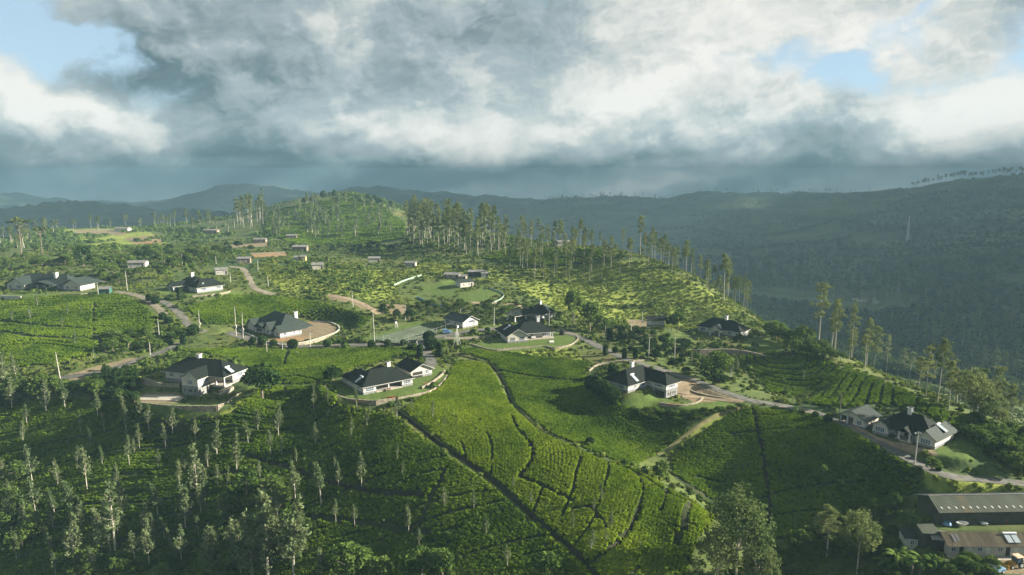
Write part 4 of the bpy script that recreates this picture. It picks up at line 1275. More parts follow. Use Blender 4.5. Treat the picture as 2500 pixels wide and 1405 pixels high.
# the bungalow with the separate garage
h = House('bungalow', 'long black roofed bungalow with open veranda on curved lawn', 887.8, 964.8, -66, 37, group=G_H)
h.walls(0, 4.2, 0, 15.8, 2.5, 0.75); h.walls(4.2, 13.2, 2.8, 10.4, 2.5, 0.75, course=False); h.walls(13.2, 16.9, 0, 10.4, 2.5, 0.85)
h.roof(0, 16.9, 0, 10.6, 2.45, 5.9, 'x', 'hip', 'hip', 0.65); h.roof(0, 8.4, 5, 15.8, 2.45, 4.9, 'y', 'gable', 'hip', 0.65); h.roof(9, 15, 8, 15.5, 2.45, 4.8, 'y', 'gable', 'hip', 0.6)
h.slab(4.2, 13.2, -0.3, 2.8, 0.3); h.post(8.5, 0.1, 0.3, 2.4)
h.window('S', 2.1, 2.6, 1.25, 0.85, 0, 4); h.window('S', 15.05, 2.4, 1.2, 0.95, 0, 4); h.window('S', 9.8, 2.4, 1.3, 0.8, 2.8, 4); h.window('S', 5.4, 1.0, 1.5, 0.5, 2.8, 2)
for c in (3, 7.5, 12):
    h.opening('W', c, 0.7, 1.5, 2.0, 0, 'vent_window', M_GLASS)
h.chimney(11.4, 5.6, 5.0, 7.4); h.solar(1.6, 5.0, 3.9, 'W', 0.6, 1.3, 2.0)
h = House('garage', 'white gabled garage with dark roof beside clipped hedge', 887.8, 964.8, -66, 37, 'garage', dx=20.0, dy=6.4)
h.walls(0, 7.8, 0, 9.6, 2.4, 0.75, 2.5, 'S', 4.2); h.roof(0, 7.8, 0, 9.6, 2.3, 4.55, 'y', 'gable', 'gable', 0.8)
h.opening('S', 2.35, 3.7, -0.1, 2.0, 0, 'garage_opening'); h.window('S', 6.0, 1.1, 1.1, 0.95, 0, 2)

# the bungalow with the basement garage
h = House('bungalow', 'hipped black roof bungalow with basement garage above a round grass bank', 1532.8, 960.2, -65.5, 40, group=G_H)
h.walls(0, 9.2, 0, 9.8, 2.4, 0.8); h.walls(9.2, 16, 3.0, 9.8, 2.4, 0.8, course=False); h.walls(9.6, 15.2, -7.0, 3.0, 2.4, 0.75, 3.2)
h.roof(0, 17.0, 0, 9.9, 2.35, 5.6, 'x', 'hip', 'hip', 0.7); h.roof(9.6, 15.4, -7.0, 6.0, 2.35, 5.0, 'y', 'hip', 'gable', 0.75)
h.window('S', 3.4, 1.0, 1.1, 1.0, 0, 2); h.window('S', 6.9, 2.6, 1.1, 1.0, 0, 4); h.window('W', 2.6, 2.0, 1.1, 1.0, 0, 3); h.window('W', 7.2, 1.6, 1.1, 1.0, 0, 3)
h.window('S', 12.4, 2.8, 0.95, 1.1, -7.0, 4); h.window('W', -4.0, 2.6, 0.95, 1.1, 9.6, 4)
for c in (10.7, 11.8, 12.9, 14.0):
    h.opening('S', c, 0.42, -1.2, -0.3, -7.05, 'slit_window')
h.opening('W', -4.6, 3.6, -2.1, 0.0, 9.55, 'garage_opening')
h.chimney(9.2, 6.4, 4.6, 7.0); h.solar(4.6, 2.2, 4.0, 'S', 0.6, 1.3, 2.2)

# the roadside bungalow and its garage
h = House('bungalow', 'many-gabled bungalow with dark roof beside the descending road', 2281.5, 1098.1, -67, 37, group=G_H, fascia=M_FASCIA_D)
h.walls(0, 11, 0, 4.4, 2.35, 0.7, 2.5, 'W', 4.0); h.roof(0, 11.3, 0, 4.4, 2.25, 4.35, 'x', 'gable', 'gable', 0.65, M_ROOF_G)
h.walls(1.8, 10, 4.4, 11.2, 2.35, 0.7, course=False); h.walls(-0.5, 8.5, 11.2, 15.0, 2.35, 0.7, 2.5, 'W', 3.9)
h.roof(0.8, 10.4, 1.0, 14.6, 2.25, 6.0, 'y', 'hip', 'hip', 0.6); h.roof(-0.5, 6.5, 11.2, 15.0, 2.25, 4.2, 'x', 'gable', 'gable', 0.6, M_ROOF_G)
h.roof(-0.6, 4.5, 5.6, 8.6, 2.3, 3.75, 'x', 'gable', 'gable', 0.5); h.slab(-0.8, 1.8, 5.0, 9.4, 0.3)
for y in (5.8, 8.4):
    h.post(-0.4, y, 0.3, 2.3)
h.window('W', 2.2, 2.3, 1.1, 0.85, 0, 4); h.window('W', 13.1, 2.3, 1.1, 0.85, -0.5, 4); h.window('W', 9.9, 1.6, 1.2, 0.6, 1.8, 3); h.window('W', 6.2, 1.4, 1.4, 0.5, 1.8, 3); h.opening('W', 7.6, 0.9, 0.3, 2.2, 1.8)
h.chimney(5.5, 8.6, 5.2, 7.4, 0.6); h.solar(6.4, 1.9, 4.1, 'S', 0.55, 1.4, 2.0)
h = House('garage', 'open-sided garage with grey roof next to the roadside bungalow', 2281.5, 1098.1, -67, 37, 'garage', dx=0.2, dy=17.4, fascia=M_FASCIA_D)
h.walls(0, 7.4, 0, 3.3, 2.3, 0.5, 2.5); h.walls(6.6, 7.4, 3.3, 7.0, 2.3, 0.0)
b = MB(); b.solid([(0.2, 0, 2.3), (0.2, 7.0, 2.3), (0.2, 3.5, 3.9)], [(0, 0, 2.3), (0, 7.0, 2.3), (0, 3.5, 3.9)]); b.build('gable_wall', M_WALL, h.o)
h.roof(0, 7.4, 0, 7.0, 2.25, 4.25, 'x', 'gable', 'gable', 0.7, M_ROOF_G); h.post(0.2, 6.8, 0, 2.2); h.post(0.2, 4.9, 0, 2.2); h.window('W', 1.6, 1.2, 1.1, 0.75, 0, 2)
h.slab(0, 7.0, 3.3, 7.0, 0.05, 'garage_floor')

# the bungalow on the round lawn and the one behind it
h = House('bungalow', 'green-black roofed bungalow with cream gable on round walled lawn', 1239.7, 838.4, -65, 18, group=G_H)
h.walls(0, 8.1, 0, 14.6, 2.7, 0.7, 2.5, 'S', 5.1); h.walls(8.1, 20.4, 5.6, 12.6, 2.7, 0.75, course=False); h.walls(12.0, 16.0, 4.2, 5.6, 2.7, 0.75)
h.roof(0, 8.1, 0, 15, 2.6, 5.5, 'y', 'gable', 'hip', 0.8); h.roof(5, 20.4, 3.2, 13.0, 2.6, 6.2, 'x', 'hip', 'hip', 0.7); h.roof(9, 15, 9, 17, 2.6, 6.4, 'y', 'gable', 'hip', 0.6)
h.slab(8.1, 20.6, 2.2, 5.6, 0.3); h.window('S', 2.1, 1.9, 1.3, 0.8, 0, 4); h.window('S', 6.0, 1.9, 1.3, 0.8, 0, 4); h.window('S', 9.8, 1.4, 1.6, 0.5, 5.6, 3); h.window('S', 18.3, 3.2, 1.9, 0.35, 5.6, 4)
h.post(20.2, 3.4, 0.3, 2.6, 0.1); h.chimney(15.6, 8.2, 5.2, 8.3, 0.6); h.solar(3.0, 8.0, 4.8, 'W', 0.6, 1.4, 2.2)
h = House('bungalow', 'pyramid-roofed bungalow with open porch behind the round-lawn bungalow', 1317, 782.5, -63, 40, group=G_H)
h.walls(0, 9, 0, 9, 2.6, 0.7); h.roof(-0.6, 9.2, -0.3, 9.4, 2.5, 6.4, 'x', 'hip', 'hip', 0.7); h.roof(-10.6, 3, 4.2, 10.0, 2.5, 4.6, 'x', 'gable', 'gable', 0.6)
b = MB(); b.solid([(-10.4, 4.2, 2.6), (-10.4, 10.0, 2.6), (-10.4, 7.1, 4.3)], [(-10.6, 4.2, 2.6), (-10.6, 10.0, 2.6), (-10.6, 7.1, 4.3)]); b.build('gable_wall', M_WALL, h.o)
for x, y in ((-10.3, 4.5), (-10.3, 9.7), (-4.0, 4.5)):
    h.post(x, y, 0, 2.5, 0.2)
for c in (1.6, 4.0, 6.6):
    h.window('S', c, 1.2, 1.1, 0.95, 0, 3)
h.window('W', 2.2, 1.6, 1.1, 0.95, 0, 3); h.chimney(4.6, 4.4, 5.8, 7.8, 0.45); h.solar(6.0, 2.4, 4.9, 'S', 0.72, 1.1, 1.9)
# the club pavilion with its arch
h = House('pavilion', 'small white pavilion with arched porch beside the games court', 1130, 802.8, -64, 44, 'pavilion')
h.walls(0, 8.4, 0, 12.4, 2.7, 0.75, 2.5, 'S', 4.6); h.roof(0, 8.4, 0, 12.4, 2.6, 5.0, 'y', 'gable', 'gable', 0.7, M_ROOF_G)
b = MB(); pts = [(4.2 + 3.3 * math.cos(t), 2.1 + 1.35 * math.sin(t)) for t in np.linspace(0, math.pi, 13)]
for (a, z), (a2, z2) in zip(pts[:-1], pts[1:]):
    b.solid([(a, -0.10, z), (a2, -0.10, z2), (a2, -0.10, z2 + 0.25), (a, -0.10, z + 0.25)], [(a, 0.0, z), (a2, 0.0, z2), (a2, 0.0, z2 + 0.25), (a, 0.0, z + 0.25)])
b.box(0.8, 1.0, -0.1, 0, 0.8, 2.1); b.box(7.4, 7.6, -0.1, 0, 0.8, 2.1); b.build('arch', M_WHITE, h.o)
b = MB(); pts2 = [(4.9 + 2.0 * math.cos(t), 2.2 + 0.75 * math.sin(t)) for t in np.linspace(0, math.pi, 9)]
b.solid([(a, 0.02, z) for a, z in pts2], [(a, -0.14, z) for a, z in pts2]); b.build('fanlight', M_GLASS, h.o)
h.opening('S', 4.6, 1.0, 0.0, 2.1, 0, 'door', M_WHITE); h.window('S', 6.3, 0.9, 1.1, 0.9, 0, 2); h.window('W', 10.0, 2.6, 1.5, 0.7, 0, 2); h.window('W', 4.2, 3.0, 1.1, 1.0, 0, 4)
# grey roofed house on the walled sandy terrace
h = House('gabled_house', 'grey-green roofed house with three stepped gables on sandy terrace', 684.3, 827.1, -66, 49, group=G_H, roof=M_ROOF_G, fascia=M_FASCIA_D)
h.walls(0, 10, 0, 4.6, 2.6, 0.8, 2.5, 'W', 4.5); h.roof(0, 12, 0, 4.6, 2.5, 4.9, 'x', 'gable', 'gable', 0.7)
h.walls(0, 9, 7.2, 12.2, 2.6, 0.8, 2.5, 'W', 5.0); h.roof(0, 9, 7.0, 12.4, 2.5, 5.4, 'x', 'gable', 'gable', 0.7)
h.walls(2.4, 12, 4.6, 24, 2.6, 0.8, course=False); h.walls(-0.5, 8, 20.0, 25.2, 2.6, 0.8, 2.5, 'W', 4.8); h.roof(-0.5, 9, 19.2, 25.4, 2.5, 5.3, 'x', 'gable', 'gable', 0.7)
h.roof(1.0, 16.0, 2.0, 25.0, 2.5, 8.0, 'y', 'hip', 'hip', 0.7); h.slab(-0.6, 2.4, 12.2, 20.0, 0.2); h.post(-0.2, 19.0, 0.2, 2.5, 0.25); h.post(-0.2, 12.8, 0.2, 2.5, 0.25)
h.roof(-0.3, 5, 12.0, 20.4, 2.5, 4.2, 'x', 'gable', 'gable', 0.4)
for c in (2.2, 6.6, 9.0):
    h.window('S', c, 0.9 if c > 3 else 1.1, 1.2, 0.95, 0, 2)
h.window('W', 2.3, 1.4, 1.2, 0.95, 0, 2); h.window('W', 9.6, 2.0, 1.3, 0.9, 0, 3); h.opening('W', 15.5, 3.2, 0.2, 2.2, 2.4)
h.chimney(13.0, 9.0, 5.0, 8.3, 0.7)
# hipped house among shrubs on the right
h = House('hipped_house', 'black hipped house with pale-roofed porch among dark shrubs', 1806, 826, -66, 48, group=G_H)
h.walls(0, 8.4, 0, 18.6, 2.5, 0.7); h.roof(0, 8.6, 0, 18.8, 2.4, 5.9, 'y', 'hip', 'hip', 0.7)
h.roof(-3.4, 4, 7.2, 12.0, 2.3, 4.3, 'x', 'gable', 'gable', 0.6, M_ROOF_G); h.post(-3.0, 7.6, 0, 2.2, 0.2); h.post(-3.0, 11.6, 0, 2.2, 0.2)
b = MB(); b.solid([(-3.2, 7.2, 2.3), (-3.2, 12.0, 2.3), (-3.2, 9.6, 4.0)], [(-3.4, 7.2, 2.3), (-3.4, 12.0, 2.3), (-3.4, 9.6, 4.0)]); b.build('gable_wall', M_WALL, h.o)
h.window('W', 16.6, 2.2, 1.1, 0.8, 0, 3); h.window('W', 4.4, 1.8, 1.1, 0.8, 0, 3); h.opening('W', 9.6, 3.0, 0, 2.1, 0); h.window('S', 4.2, 2.2, 1.1, 0.85, 0, 3); h.chimney(4.6, 8.2, 5.2, 7.6, 0.55)
h = House('outhouse', 'small black roofed white outhouse left of the hipped house', 1586, 797, -64.5, 6, 'outhouse')
h.walls(0, 6.5, 0, 4.0, 2.5, 0.7); h.roof(-0.4, 7.2, 0, 4.0, 2.4, 4.2, 'x', 'gable', 'gable', 0.6); h.window('S', 5.6, 0.9, 0.9, 1.0, 0, 2)
# long house at the left edge
h = House('long_house', 'long grey-green roofed house with veranda at the top of the terraced field', 196.5, 711.5, -55, 80, group=G_H, roof=M_ROOF_G, fascia=M_FASCIA_D)
h.walls(0, 9.4, 0, 9.2, 3.0, 0.8, 2.5, 'W', 5.4); h.roof(0, 14, 0, 9.2, 2.9, 5.9, 'x', 'gable', 'hip', 0.8)
h.walls(3.5, 10, 9.2, 30, 2.8, 0.8, course=False); h.walls(1.6, 6, 9.2, 14.0, 2.8, 0.9); h.roof(1.6, 12, 8, 40, 2.7, 6.9, 'y', 'hip', 'hip', 0.7)
h.walls(-3.0, 8, 28.2, 38.0, 3.0, 0.9, 2.5, 'W', 5.6); h.roof(-3.0, 9, 28.2, 38.0, 2.9, 6.1, 'x', 'gable', 'gable', 0.8); h.roof(-1.6, 6, 13.6, 28.6, 2.6, 4.4, 'x', 'gable', 'gable', 0.3)
h.slab(-2.0, 3.5, 13.6, 28.2, 0.2); h.post(-1.6, 15.2, 0.2, 2.6, 0.25); h.post(-1.6, 22, 0.2, 2.6, 0.18)
h.window('W', 2.3, 1.6, 1.3, 1.0, 0, 3); h.window('W', 6.9, 1.6, 1.3, 1.0, 0, 3); h.window('W', 11.6, 2.6, 1.2, 1.0, 1.6, 4); h.window('W', 31.2, 2.8, 1.3, 1.1, -3.0, 4); h.window('W', 36, 1.6, 1.3, 1.1, -3.0, 3)
h.window('W', 17.2, 2.4, 1.6, 0.5, 3.5, 4); h.window('W', 25.6, 1.8, 1.3, 0.8, 3.5, 3); h.opening('W', 21.5, 1.8, 0.3, 2.3, 3.5); h.opening('S', 4.4, 1.4, -0.2, 2.2, 0, 'door', M_WHITE); h.chimney(5.2, 17.6, 4.6, 8.2, 0.8)
# hipped house left of the winding track
h = House('hipped_house', 'dark hipped house with porch above the lane on the left', 482, 717, -55, 50, group=G_H)
h.walls(0, 12.6, 0, 7.6, 2.7, 0.8); h.roof(0, 12.8, 0, 7.8, 2.6, 6.2, 'x', 'hip', 'hip', 0.7); h.walls(2, 9, 7.6, 20, 2.7, 0.8, course=False); h.roof(0.5, 10, 6, 21, 2.6, 6.4, 'y', 'hip', 'hip', 0.7)
h.roof(-5.4, 3, 13.0, 18.0, 2.5, 4.6, 'x', 'gable', 'gable', 0.6, M_ROOF_D); h.post(-5.0, 13.4, 0, 2.4, 0.22); h.post(-5.0, 17.6, 0, 2.4, 0.22)
b = MB(); b.solid([(-5.2, 13, 2.5), (-5.2, 18, 2.5), (-5.2, 15.5, 4.3)], [(-5.4, 13, 2.5), (-5.4, 18, 2.5), (-5.4, 15.5, 4.3)]); b.build('gable_wall', M_WALL, h.o)
h.window('S', 3.2, 2.4, 1.1, 1.0, 0, 4); h.window('S', 10.6, 2.2, 1.1, 1.0, 0, 4); h.window('W', 3.8, 1.6, 1.1, 1.0, 0, 3); h.opening('W', 15.5, 3.6, 0, 2.2, 2.0); h.chimney(5.0, 14.5, 5.6, 8.4, 0.65); h.solar(3.2, 1.4, 3.9, 'W', 0.6, 1.3, 2.0)

# ------------------------------------------------------------------ smallholder huts and farm buildings
def hut(u, v, w, d, hgt, yaw, label, wall=None, roofm=None, name='hut', cat='hut', kind='gable', ridge=None, win=2, door=True):
    p = at(u, v)
    s = House(name, label, 0, 900, p[2], yaw, cat, roof=roofm or M_TIN, fascia=roofm or M_TIN)
    s.x, s.y, s.z = p; s.o.location = (p[0], p[1], p[2] + CZ)
    r = ridge or hgt + 0.9
    s.walls(-w / 2, w / 2, -d / 2, d / 2, hgt, 0.0, 1.5, 'WE' if kind == 'gable' else '', r - 0.2, wall=wall or M_HUT, course=False, stone=wall or M_MUD)
    if kind == 'gable':
        s.roof(-w / 2, w / 2, -d / 2, d / 2, hgt - 0.05, r, 'x', 'gable', 'gable', 0.4)
    else:
        MB().solid([(-w / 2 - .3, -d / 2 - .4, hgt), (w / 2 + .3, -d / 2 - .4, hgt), (w / 2 + .3, d / 2 + .3, hgt + .7), (-w / 2 - .3, d / 2 + .3, hgt + .7)],
                   [(-w / 2 - .3, -d / 2 - .4, hgt + .08), (w / 2 + .3, -d / 2 - .4, hgt + .08), (w / 2 + .3, d / 2 + .3, hgt + .78), (-w / 2 - .3, d / 2 + .3, hgt + .78)]).build('roof', roofm or M_TIN, s.o)
    for k in range(win):
        s.window('S', -w / 2 + w * (k + 0.6) / (win + 0.4), 0.8, 0.8, 0.9, -d / 2, 2)
    if door:
        s.opening('S', w * 0.36, 0.8, 0, 1.9, -d / 2, 'door')
    return s


hut(775, 657, 6.2, 4.5, 2.7, 20, 'pale cream hut with tin roof alone in the scrub field', win=0)
hut(596, 642, 7.5, 4.5, 2.6, 12, 'unfinished grey block hut with flat roof by the stony track', M_MUD, M_TIN, kind='mono')
hut(727, 638, 4.0, 3.2, 2.4, 5, 'small pale hut beside a yellow one on the hillside', kind='mono', win=0)
hut(741, 638, 3.2, 3.2, 2.8, 5, 'small yellow hut on the hillside', surface('faded_yellow_wall', (0.50, 0.40, 0.17), 0.9, 0.1, 1.0), kind='mono', win=1, door=False)
hut(733, 613, 10, 6, 3.0, 4, 'cream flat house above the bare terrace on the hillside', M_MUD, M_TIN, kind='mono')
hut(636, 593, 9, 5, 2.8, 4, 'low grey hut above a ploughed strip under the hill', M_MUD, M_TIN)
hut(713, 583, 8, 5, 2.8, 10, 'grey roofed hut at the foot of the wooded hill', M_MUD, M_TIN)
hut(300, 565, 14, 7, 3.2, 0, 'white farmhouse beside trees on the bare plateau', M_WALL, M_TIN, 'farmhouse', 'house')
hut(540, 670, 6, 4.5, 2.7, 30, 'little white gabled hut right above the hipped house')
hut(517, 570, 12, 6, 3.0, 0, 'low tin-roofed house in the sunlit clearing', M_MUD, M_TIN)
hut(338, 652, 9, 6, 2.8, 10, 'half-hidden grey house among bushes above the long house', M_CONC, M_TIN)
hut(914, 640, 7, 4, 2.4, 12, 'white walled hut in the bushes below the tall grove', kind='mono', win=0)
hut(1003, 651, 6, 4, 2.4, -8, 'small white hut at the edge of the scrub field')
hut(1134, 699, 7.5, 6, 2.8, 30, 'white farmhouse with grey gable between vegetable beds', M_WALL, M_ROOF_G, 'farmhouse', 'house')
hut(1104, 679, 8.5, 4, 2.0, -12, 'long low tin shed behind the vegetable beds', M_MUD, M_TIN, 'shed', 'shed', 'mono')
hut(1128, 683, 5, 3.5, 1.9, -14, 'short tin shed next to the long low shed', M_MUD, M_TIN, 'shed', 'shed', 'mono')
hut(1162, 674, 8, 4, 2.4, 4, 'dark open shed with pale roof behind the farmhouse', M_DARKIN, M_TIN, 'shed', 'shed', 'mono', win=0)
hut(1183, 677, 3.5, 3, 2.2, 4, 'tiny grey shed right of the pale-roofed shed', M_CONC, M_TIN, 'shed', 'shed', 'mono', win=0)
hut(1374, 600, 8, 5, 2.6, 10, 'white hut on the hill road below the eucalyptus ridge', M_WALL, M_TIN, win=0)
hut(2115, 737, 22, 10, 4, -10, 'large pale building on the dark valley floor', M_WALL, M_TIN, 'valley_house', 'house')
hut(2093, 733, 12, 8, 3.5, -10, 'small pale building left of the large one on the valley floor', M_WALL, M_TIN, 'valley_house', 'house')
hut(2140, 742, 10, 7, 3.5, 10, 'grey roofed building right of the large one on the valley floor', M_WALL, M_TIN, 'valley_house', 'house')
hut(2340, 782, 10, 7, 3.5, 10, 'pale roofed house among valley trees, left of its neighbour', M_WALL, M_TIN, 'valley_house', 'house')
hut(2452, 758, 14, 8, 3.5, -15, 'pale roofed house among valley trees near the right edge', M_WALL, M_TIN, 'valley_house', 'house')
hut(2262, 922, 14, 9, 3.4, 12, 'grey sheet-roofed house behind tall trees in the near valley', M_CONC, M_TIN, 'valley_house', 'house')
hut(1868, 783, 16, 4, 1.6, -4, 'long rusty-roofed cow shed above the lawn of the hipped house', M_MUD, M_RUST, 'cow_shed', 'shed', win=0)
hut(258, 716, 4.6, 3.4, 2.3, 10, 'dark green cabin with pale roof at the head of the track', M_GREENP, M_TIN, 'cabin', 'shed', win=0)

# corrugated roofs of the yard at the lower right
def corrugated(parent, x0, x1, ya, za, yb, zb, mat, name='roof', pitch=0.55, amp=0.05):
    n = int((x1 - x0) / pitch * 4); xs = np.linspace(x0, x1, n + 1); wv = amp * np.sin(xs / pitch * 2 * math.pi)
    V = np.r_[np.c_[xs, np.full(n + 1, ya), za + wv], np.c_[xs, np.full(n + 1, yb), zb + wv]]
    Q = [(i, i + 1, n + 2 + i, n + 1 + i) for i in range(n)]
    return link(name, quick_mesh(name, V, np.array(Q), mat), parent)


h = House('worker_quarters', 'long low cream quarters with rusty corrugated roof beside the yard', 2313, 1357, -78, -1, 'house')
h.walls(0, 26, 0, 5.0, 2.45, 0.0, 1.5, course=False, stone=M_MUD)
rf = corrugated(h.o, -0.5, 26, -0.6, 2.35, 2.5, 4.0, M_RUST, pitch=0.32); corrugated(h.o, -0.5, 26, 2.5, 4.0, 5.5, 2.4, M_RUST, pitch=0.32)
MB().solid([(0.1, 0, 2.4), (0.1, 5, 2.4), (0.1, 2.5, 3.9)], [(0, 0, 2.4), (0, 5, 2.4), (0, 2.5, 3.9)]).build('gable_wall', M_WALL, h.o)
for i, x in enumerate((0.4, 1.1)):
    corrugated(rf, 1.0 + x, 1.6 + x, 0.3 + 0.3 * i, 2.97 + 0.16 * i, 1.9, 3.82, M_TIN, 'roof_sheet', 0.32)
for c in (1.1, 6.5, 10.7, 19.0):
    h.window('S', c, 0.95, 0.85, 1.05, 0, 2, 1)
for c, m in ((2.75, M_DARKIN), (4.4, M_WHITE), (8.2, M_WHITE), (12.3, M_DARKIN), (13.9, M_WHITE), (16.9, M_WHITE), (21, M_DARKIN)):
    h.opening('S', c, 0.85, 0.05, 2.05, 0, 'door', m)
h.solar(12.9, 1.7, 3.58, 'S', 0.53, 1.15, 1.6); h.solar(14.3, 1.7, 3.58, 'S', 0.53, 1.15, 1.6)
h.slab(-0.3, 26, -1.6, 0, 0.05, 'step', 1.0)
h = House('long_shed', 'long dark shed with mossy corrugated roof above the quarters', 2299, 1253, -71.5, 2, 'shed', dy=0.7)
h.walls(0, 30, 0, 7.6, 0.15, -3.0, 5.0, 'W', 1.75, wall=M_SHEDW, course=False, stone=M_SHEDW)
corrugated(h.o, -0.5, 30.5, -0.7, 0.0, 3.4, 2.0, M_SHEDR, pitch=0.5); rf = corrugated(h.o, -0.5, 30.5, 3.4, 2.0, 8.3, 0.0, surface('slate_sheet_roof', (0.060, 0.070, 0.078), 0.7, 0.2, 0.5), pitch=0.5)
MB().tube((-0.5, 3.4, 2.05), (30.5, 3.4, 2.05), 0.14, 0.14, 6).build('ridge_cap', M_TIN, rf)
for i in range(14):
    x = 0.6 + i * 1.6
    MB().solid([(x, 0.15, 0.45), (x + 0.28, 0.15, 0.45), (x + 0.1, 0.6, 0.68), (x - 0.18, 0.6, 0.68)], [(x, 0.15, 0.54), (x + 0.28, 0.15, 0.54), (x + 0.1, 0.6, 0.77), (x - 0.18, 0.6, 0.77)]).build('roof_light', M_WHITE, h.o)
for i, lab, px_, dims in ((0, 'grey lean-to store left of the quarters, its door boarded', (2222, 1330), (3.6, 3.0, 2.3)), (1, 'little store with mossy roof tucked behind the lean-to', (2262, 1318), (3.0, 2.6, 2.2)), (2, 'dark lean-to with tin roof against the end of the quarters', (2292, 1332), (3.2, 2.4, 1.9))):
    hut(*px_, *dims, (-8, -4, -14)[i], lab, (M_CONC, M_SHEDW, M_DARKIN)[i], (M_ROOF_G, M_SHEDR, M_TIN)[i], 'store', 'shed', 'mono', win=1 if i == 0 else 0, door=i == 0)

# salvage heap in front of the long shed
def bathtub(u, v, yaw, s=1.0):
    p = at(u, v); m = MB()
    n = 12; ring = lambda a, b, z: [(a * math.cos(t), b * math.sin(t), z) for t in np.linspace(0, 2 * math.pi, n, endpoint=False)]
    for lo, hi in ((ring(.6, .25, 0.05), ring(.85, .40, .5)), (ring(.85, .40, .5), ring(.95, .5, .52)), (ring(.78, .34, .5), ring(.5, .2, .15))):
        for i in range(n):
            j = (i + 1) % n; m.poly([lo[i], lo[j], hi[j], hi[i]])
    m.poly(ring(.5, .2, .15)); o = link('bathtub', m.mesh('bathtub', M_WHITE), None, (p[0], p[1], p[2] + CZ + 0.3), (0.15, 0, R(yaw)), s * 1.3)
    return tag(o, 'old white bathtub dumped in front of the long shed', 'bathtub')


bathtub(2348, 1286, -8)
p = at(2312, 1284); m = MB()
for k in range(7):
    a = k * 0.35; m.path([(math.cos(t) * (0.9 - .08 * k), math.sin(t) * 0.7, 0.12 + 0.1 * k) for t in np.linspace(a, a + 5.6, 14)], [0.07] * 14, 4)
tag(m.build('hose_coil', M_BLUENET, None, (p[0], p[1], p[2] + CZ + 0.2)), 'coiled blue pipe heaped at the corner of the long shed', 'pipe')
for u, v, w, l, hh, yaw, mt, lab in ((2380, 1275, 1.2, .8, .5, 20, M_STEEL, 'grey scrap crate right of the old bathtub'), (2402, 1282, 1.3, .7, .4, -10, M_WHITE, 'white discarded panel box in the salvage row'),
                                   (2420, 1272, 2.2, .8, .6, 5, M_WHITE, 'long white discarded basin unit beside the shed'), (2395, 1270, .8, .8, .8, 30, M_CONC, 'concrete block lying behind the white panel box'), (2453, 1276, 1.0, .5, .45, -20, M_RED, 'red plastic can at the end of the salvage row')):
    p = at(u, v); m = MB(); m.box(-w / 2, w / 2, -l / 2, l / 2, 0, hh); m.box(-w / 2 + .1, w / 2 - .1, -l / 2 + .1, l / 2 - .1, hh, hh + .08); m.tube((w / 2, 0, hh * .6), (w / 2 + .25, 0, hh * .8), .06, .05, 6)
    tag(m.build('salvage_box', mt, None, (p[0], p[1], p[2] + CZ + 0.15), (0.1, 0.05, R(yaw))), lab, 'scrap')
def water_drum(u, v, s, lab):
    p = at(u, v); m = MB(); m.tube((0, 0, -.2), (0, 0, 1.3), .75, .75, 16); m.tube((0, 0, 1.3), (0, 0, 1.6), .75, .3, 16); m.tube((0, 0, 1.6), (0, 0, 1.7), .28, .28, 12)
    for z in (.3, .7, 1.1):
        m.tube((0, 0, z), (0, 0, z + .06), .79, .79, 16)
    o = m.build('water_tank', M_BLACK, None, (p[0], p[1], p[2] + CZ)); o.scale = (s,) * 3; tag(o, lab, 'water tank')
water_drum(2183, 1258, 1.15, 'black water tank on the slope left of the long shed')
water_drum(1372, 818, 1.5, 'black water tank behind the round walled lawn')
water_drum(1262, 746, 0.01 + 1.2, 'black water tank up among bushes near the vegetable beds')

# ------------------------------------------------------------------ retaining walls
def stone_wall(px, top, label, th=0.45, drop=1.2, mat=None, cap=False, name='retaining_wall', hgt=None):
    L = ground_line(px, 1.2); P = np.array(L); d = np.gradient(P, axis=0); d /= np.linalg.norm(d, axis=1)[:, None] + 1e-9
    nx, ny = -d[:, 1], d[:, 0]; g = ground(P[:, 0], P[:, 1]); m = MB()
    tz = (np.full(len(P), top) if hgt is None else g + hgt) + CZ + 0.06 * fbm(P[:, 0] / 2.0, P[:, 1] / 2.0, 2); bz = g - drop + CZ
    lo = []; n = len(P)
    for i in range(n - 1):
        q = []
        for k in (i, i + 1):
            q.append([(P[k, 0] + nx[k] * th / 2 * s, P[k, 1] + ny[k] * th / 2 * s) for s in (1, -1)])
        (a, b), (c, e) = q
        m.poly([(*a, bz[i]), (*c, bz[i + 1]), (*c, tz[i + 1]), (*a, tz[i])]); m.poly([(*e, bz[i + 1]), (*b, bz[i]), (*b, tz[i]), (*e, tz[i + 1])])
        m.poly([(*a, tz[i]), (*c, tz[i + 1]), (*e, tz[i + 1]), (*b, tz[i])])
    for k in (0, n - 1):
        a, b = [(P[k, 0] + nx[k] * th / 2 * s, P[k, 1] + ny[k] * th / 2 * s) for s in (1, -1)]
        m.poly([(*a, bz[k]), (*a, tz[k]), (*b, tz[k]), (*b, bz[k])])
    o = m.build(name, mat or M_WSTONE); tag(o, label, 'wall'); take_line(L, th + 0.6)
    if cap:
        c = MB()
        for i in range(n - 1):
            a, b = [(P[i, 0] + nx[i] * s, P[i, 1] + ny[i] * s) for s in (.28, -.28)]; e, f = [(P[i + 1, 0] + nx[i + 1] * s, P[i + 1, 1] + ny[i + 1] * s) for s in (.28, -.28)]
            c.solid([(*a, tz[i]), (*b, tz[i]), (*f, tz[i + 1]), (*e, tz[i + 1])], [(*a, tz[i] + .12), (*b, tz[i] + .12), (*f, tz[i + 1] + .12), (*e, tz[i + 1] + .12)])
        c.build('coping', M_CONC, o)
    return o


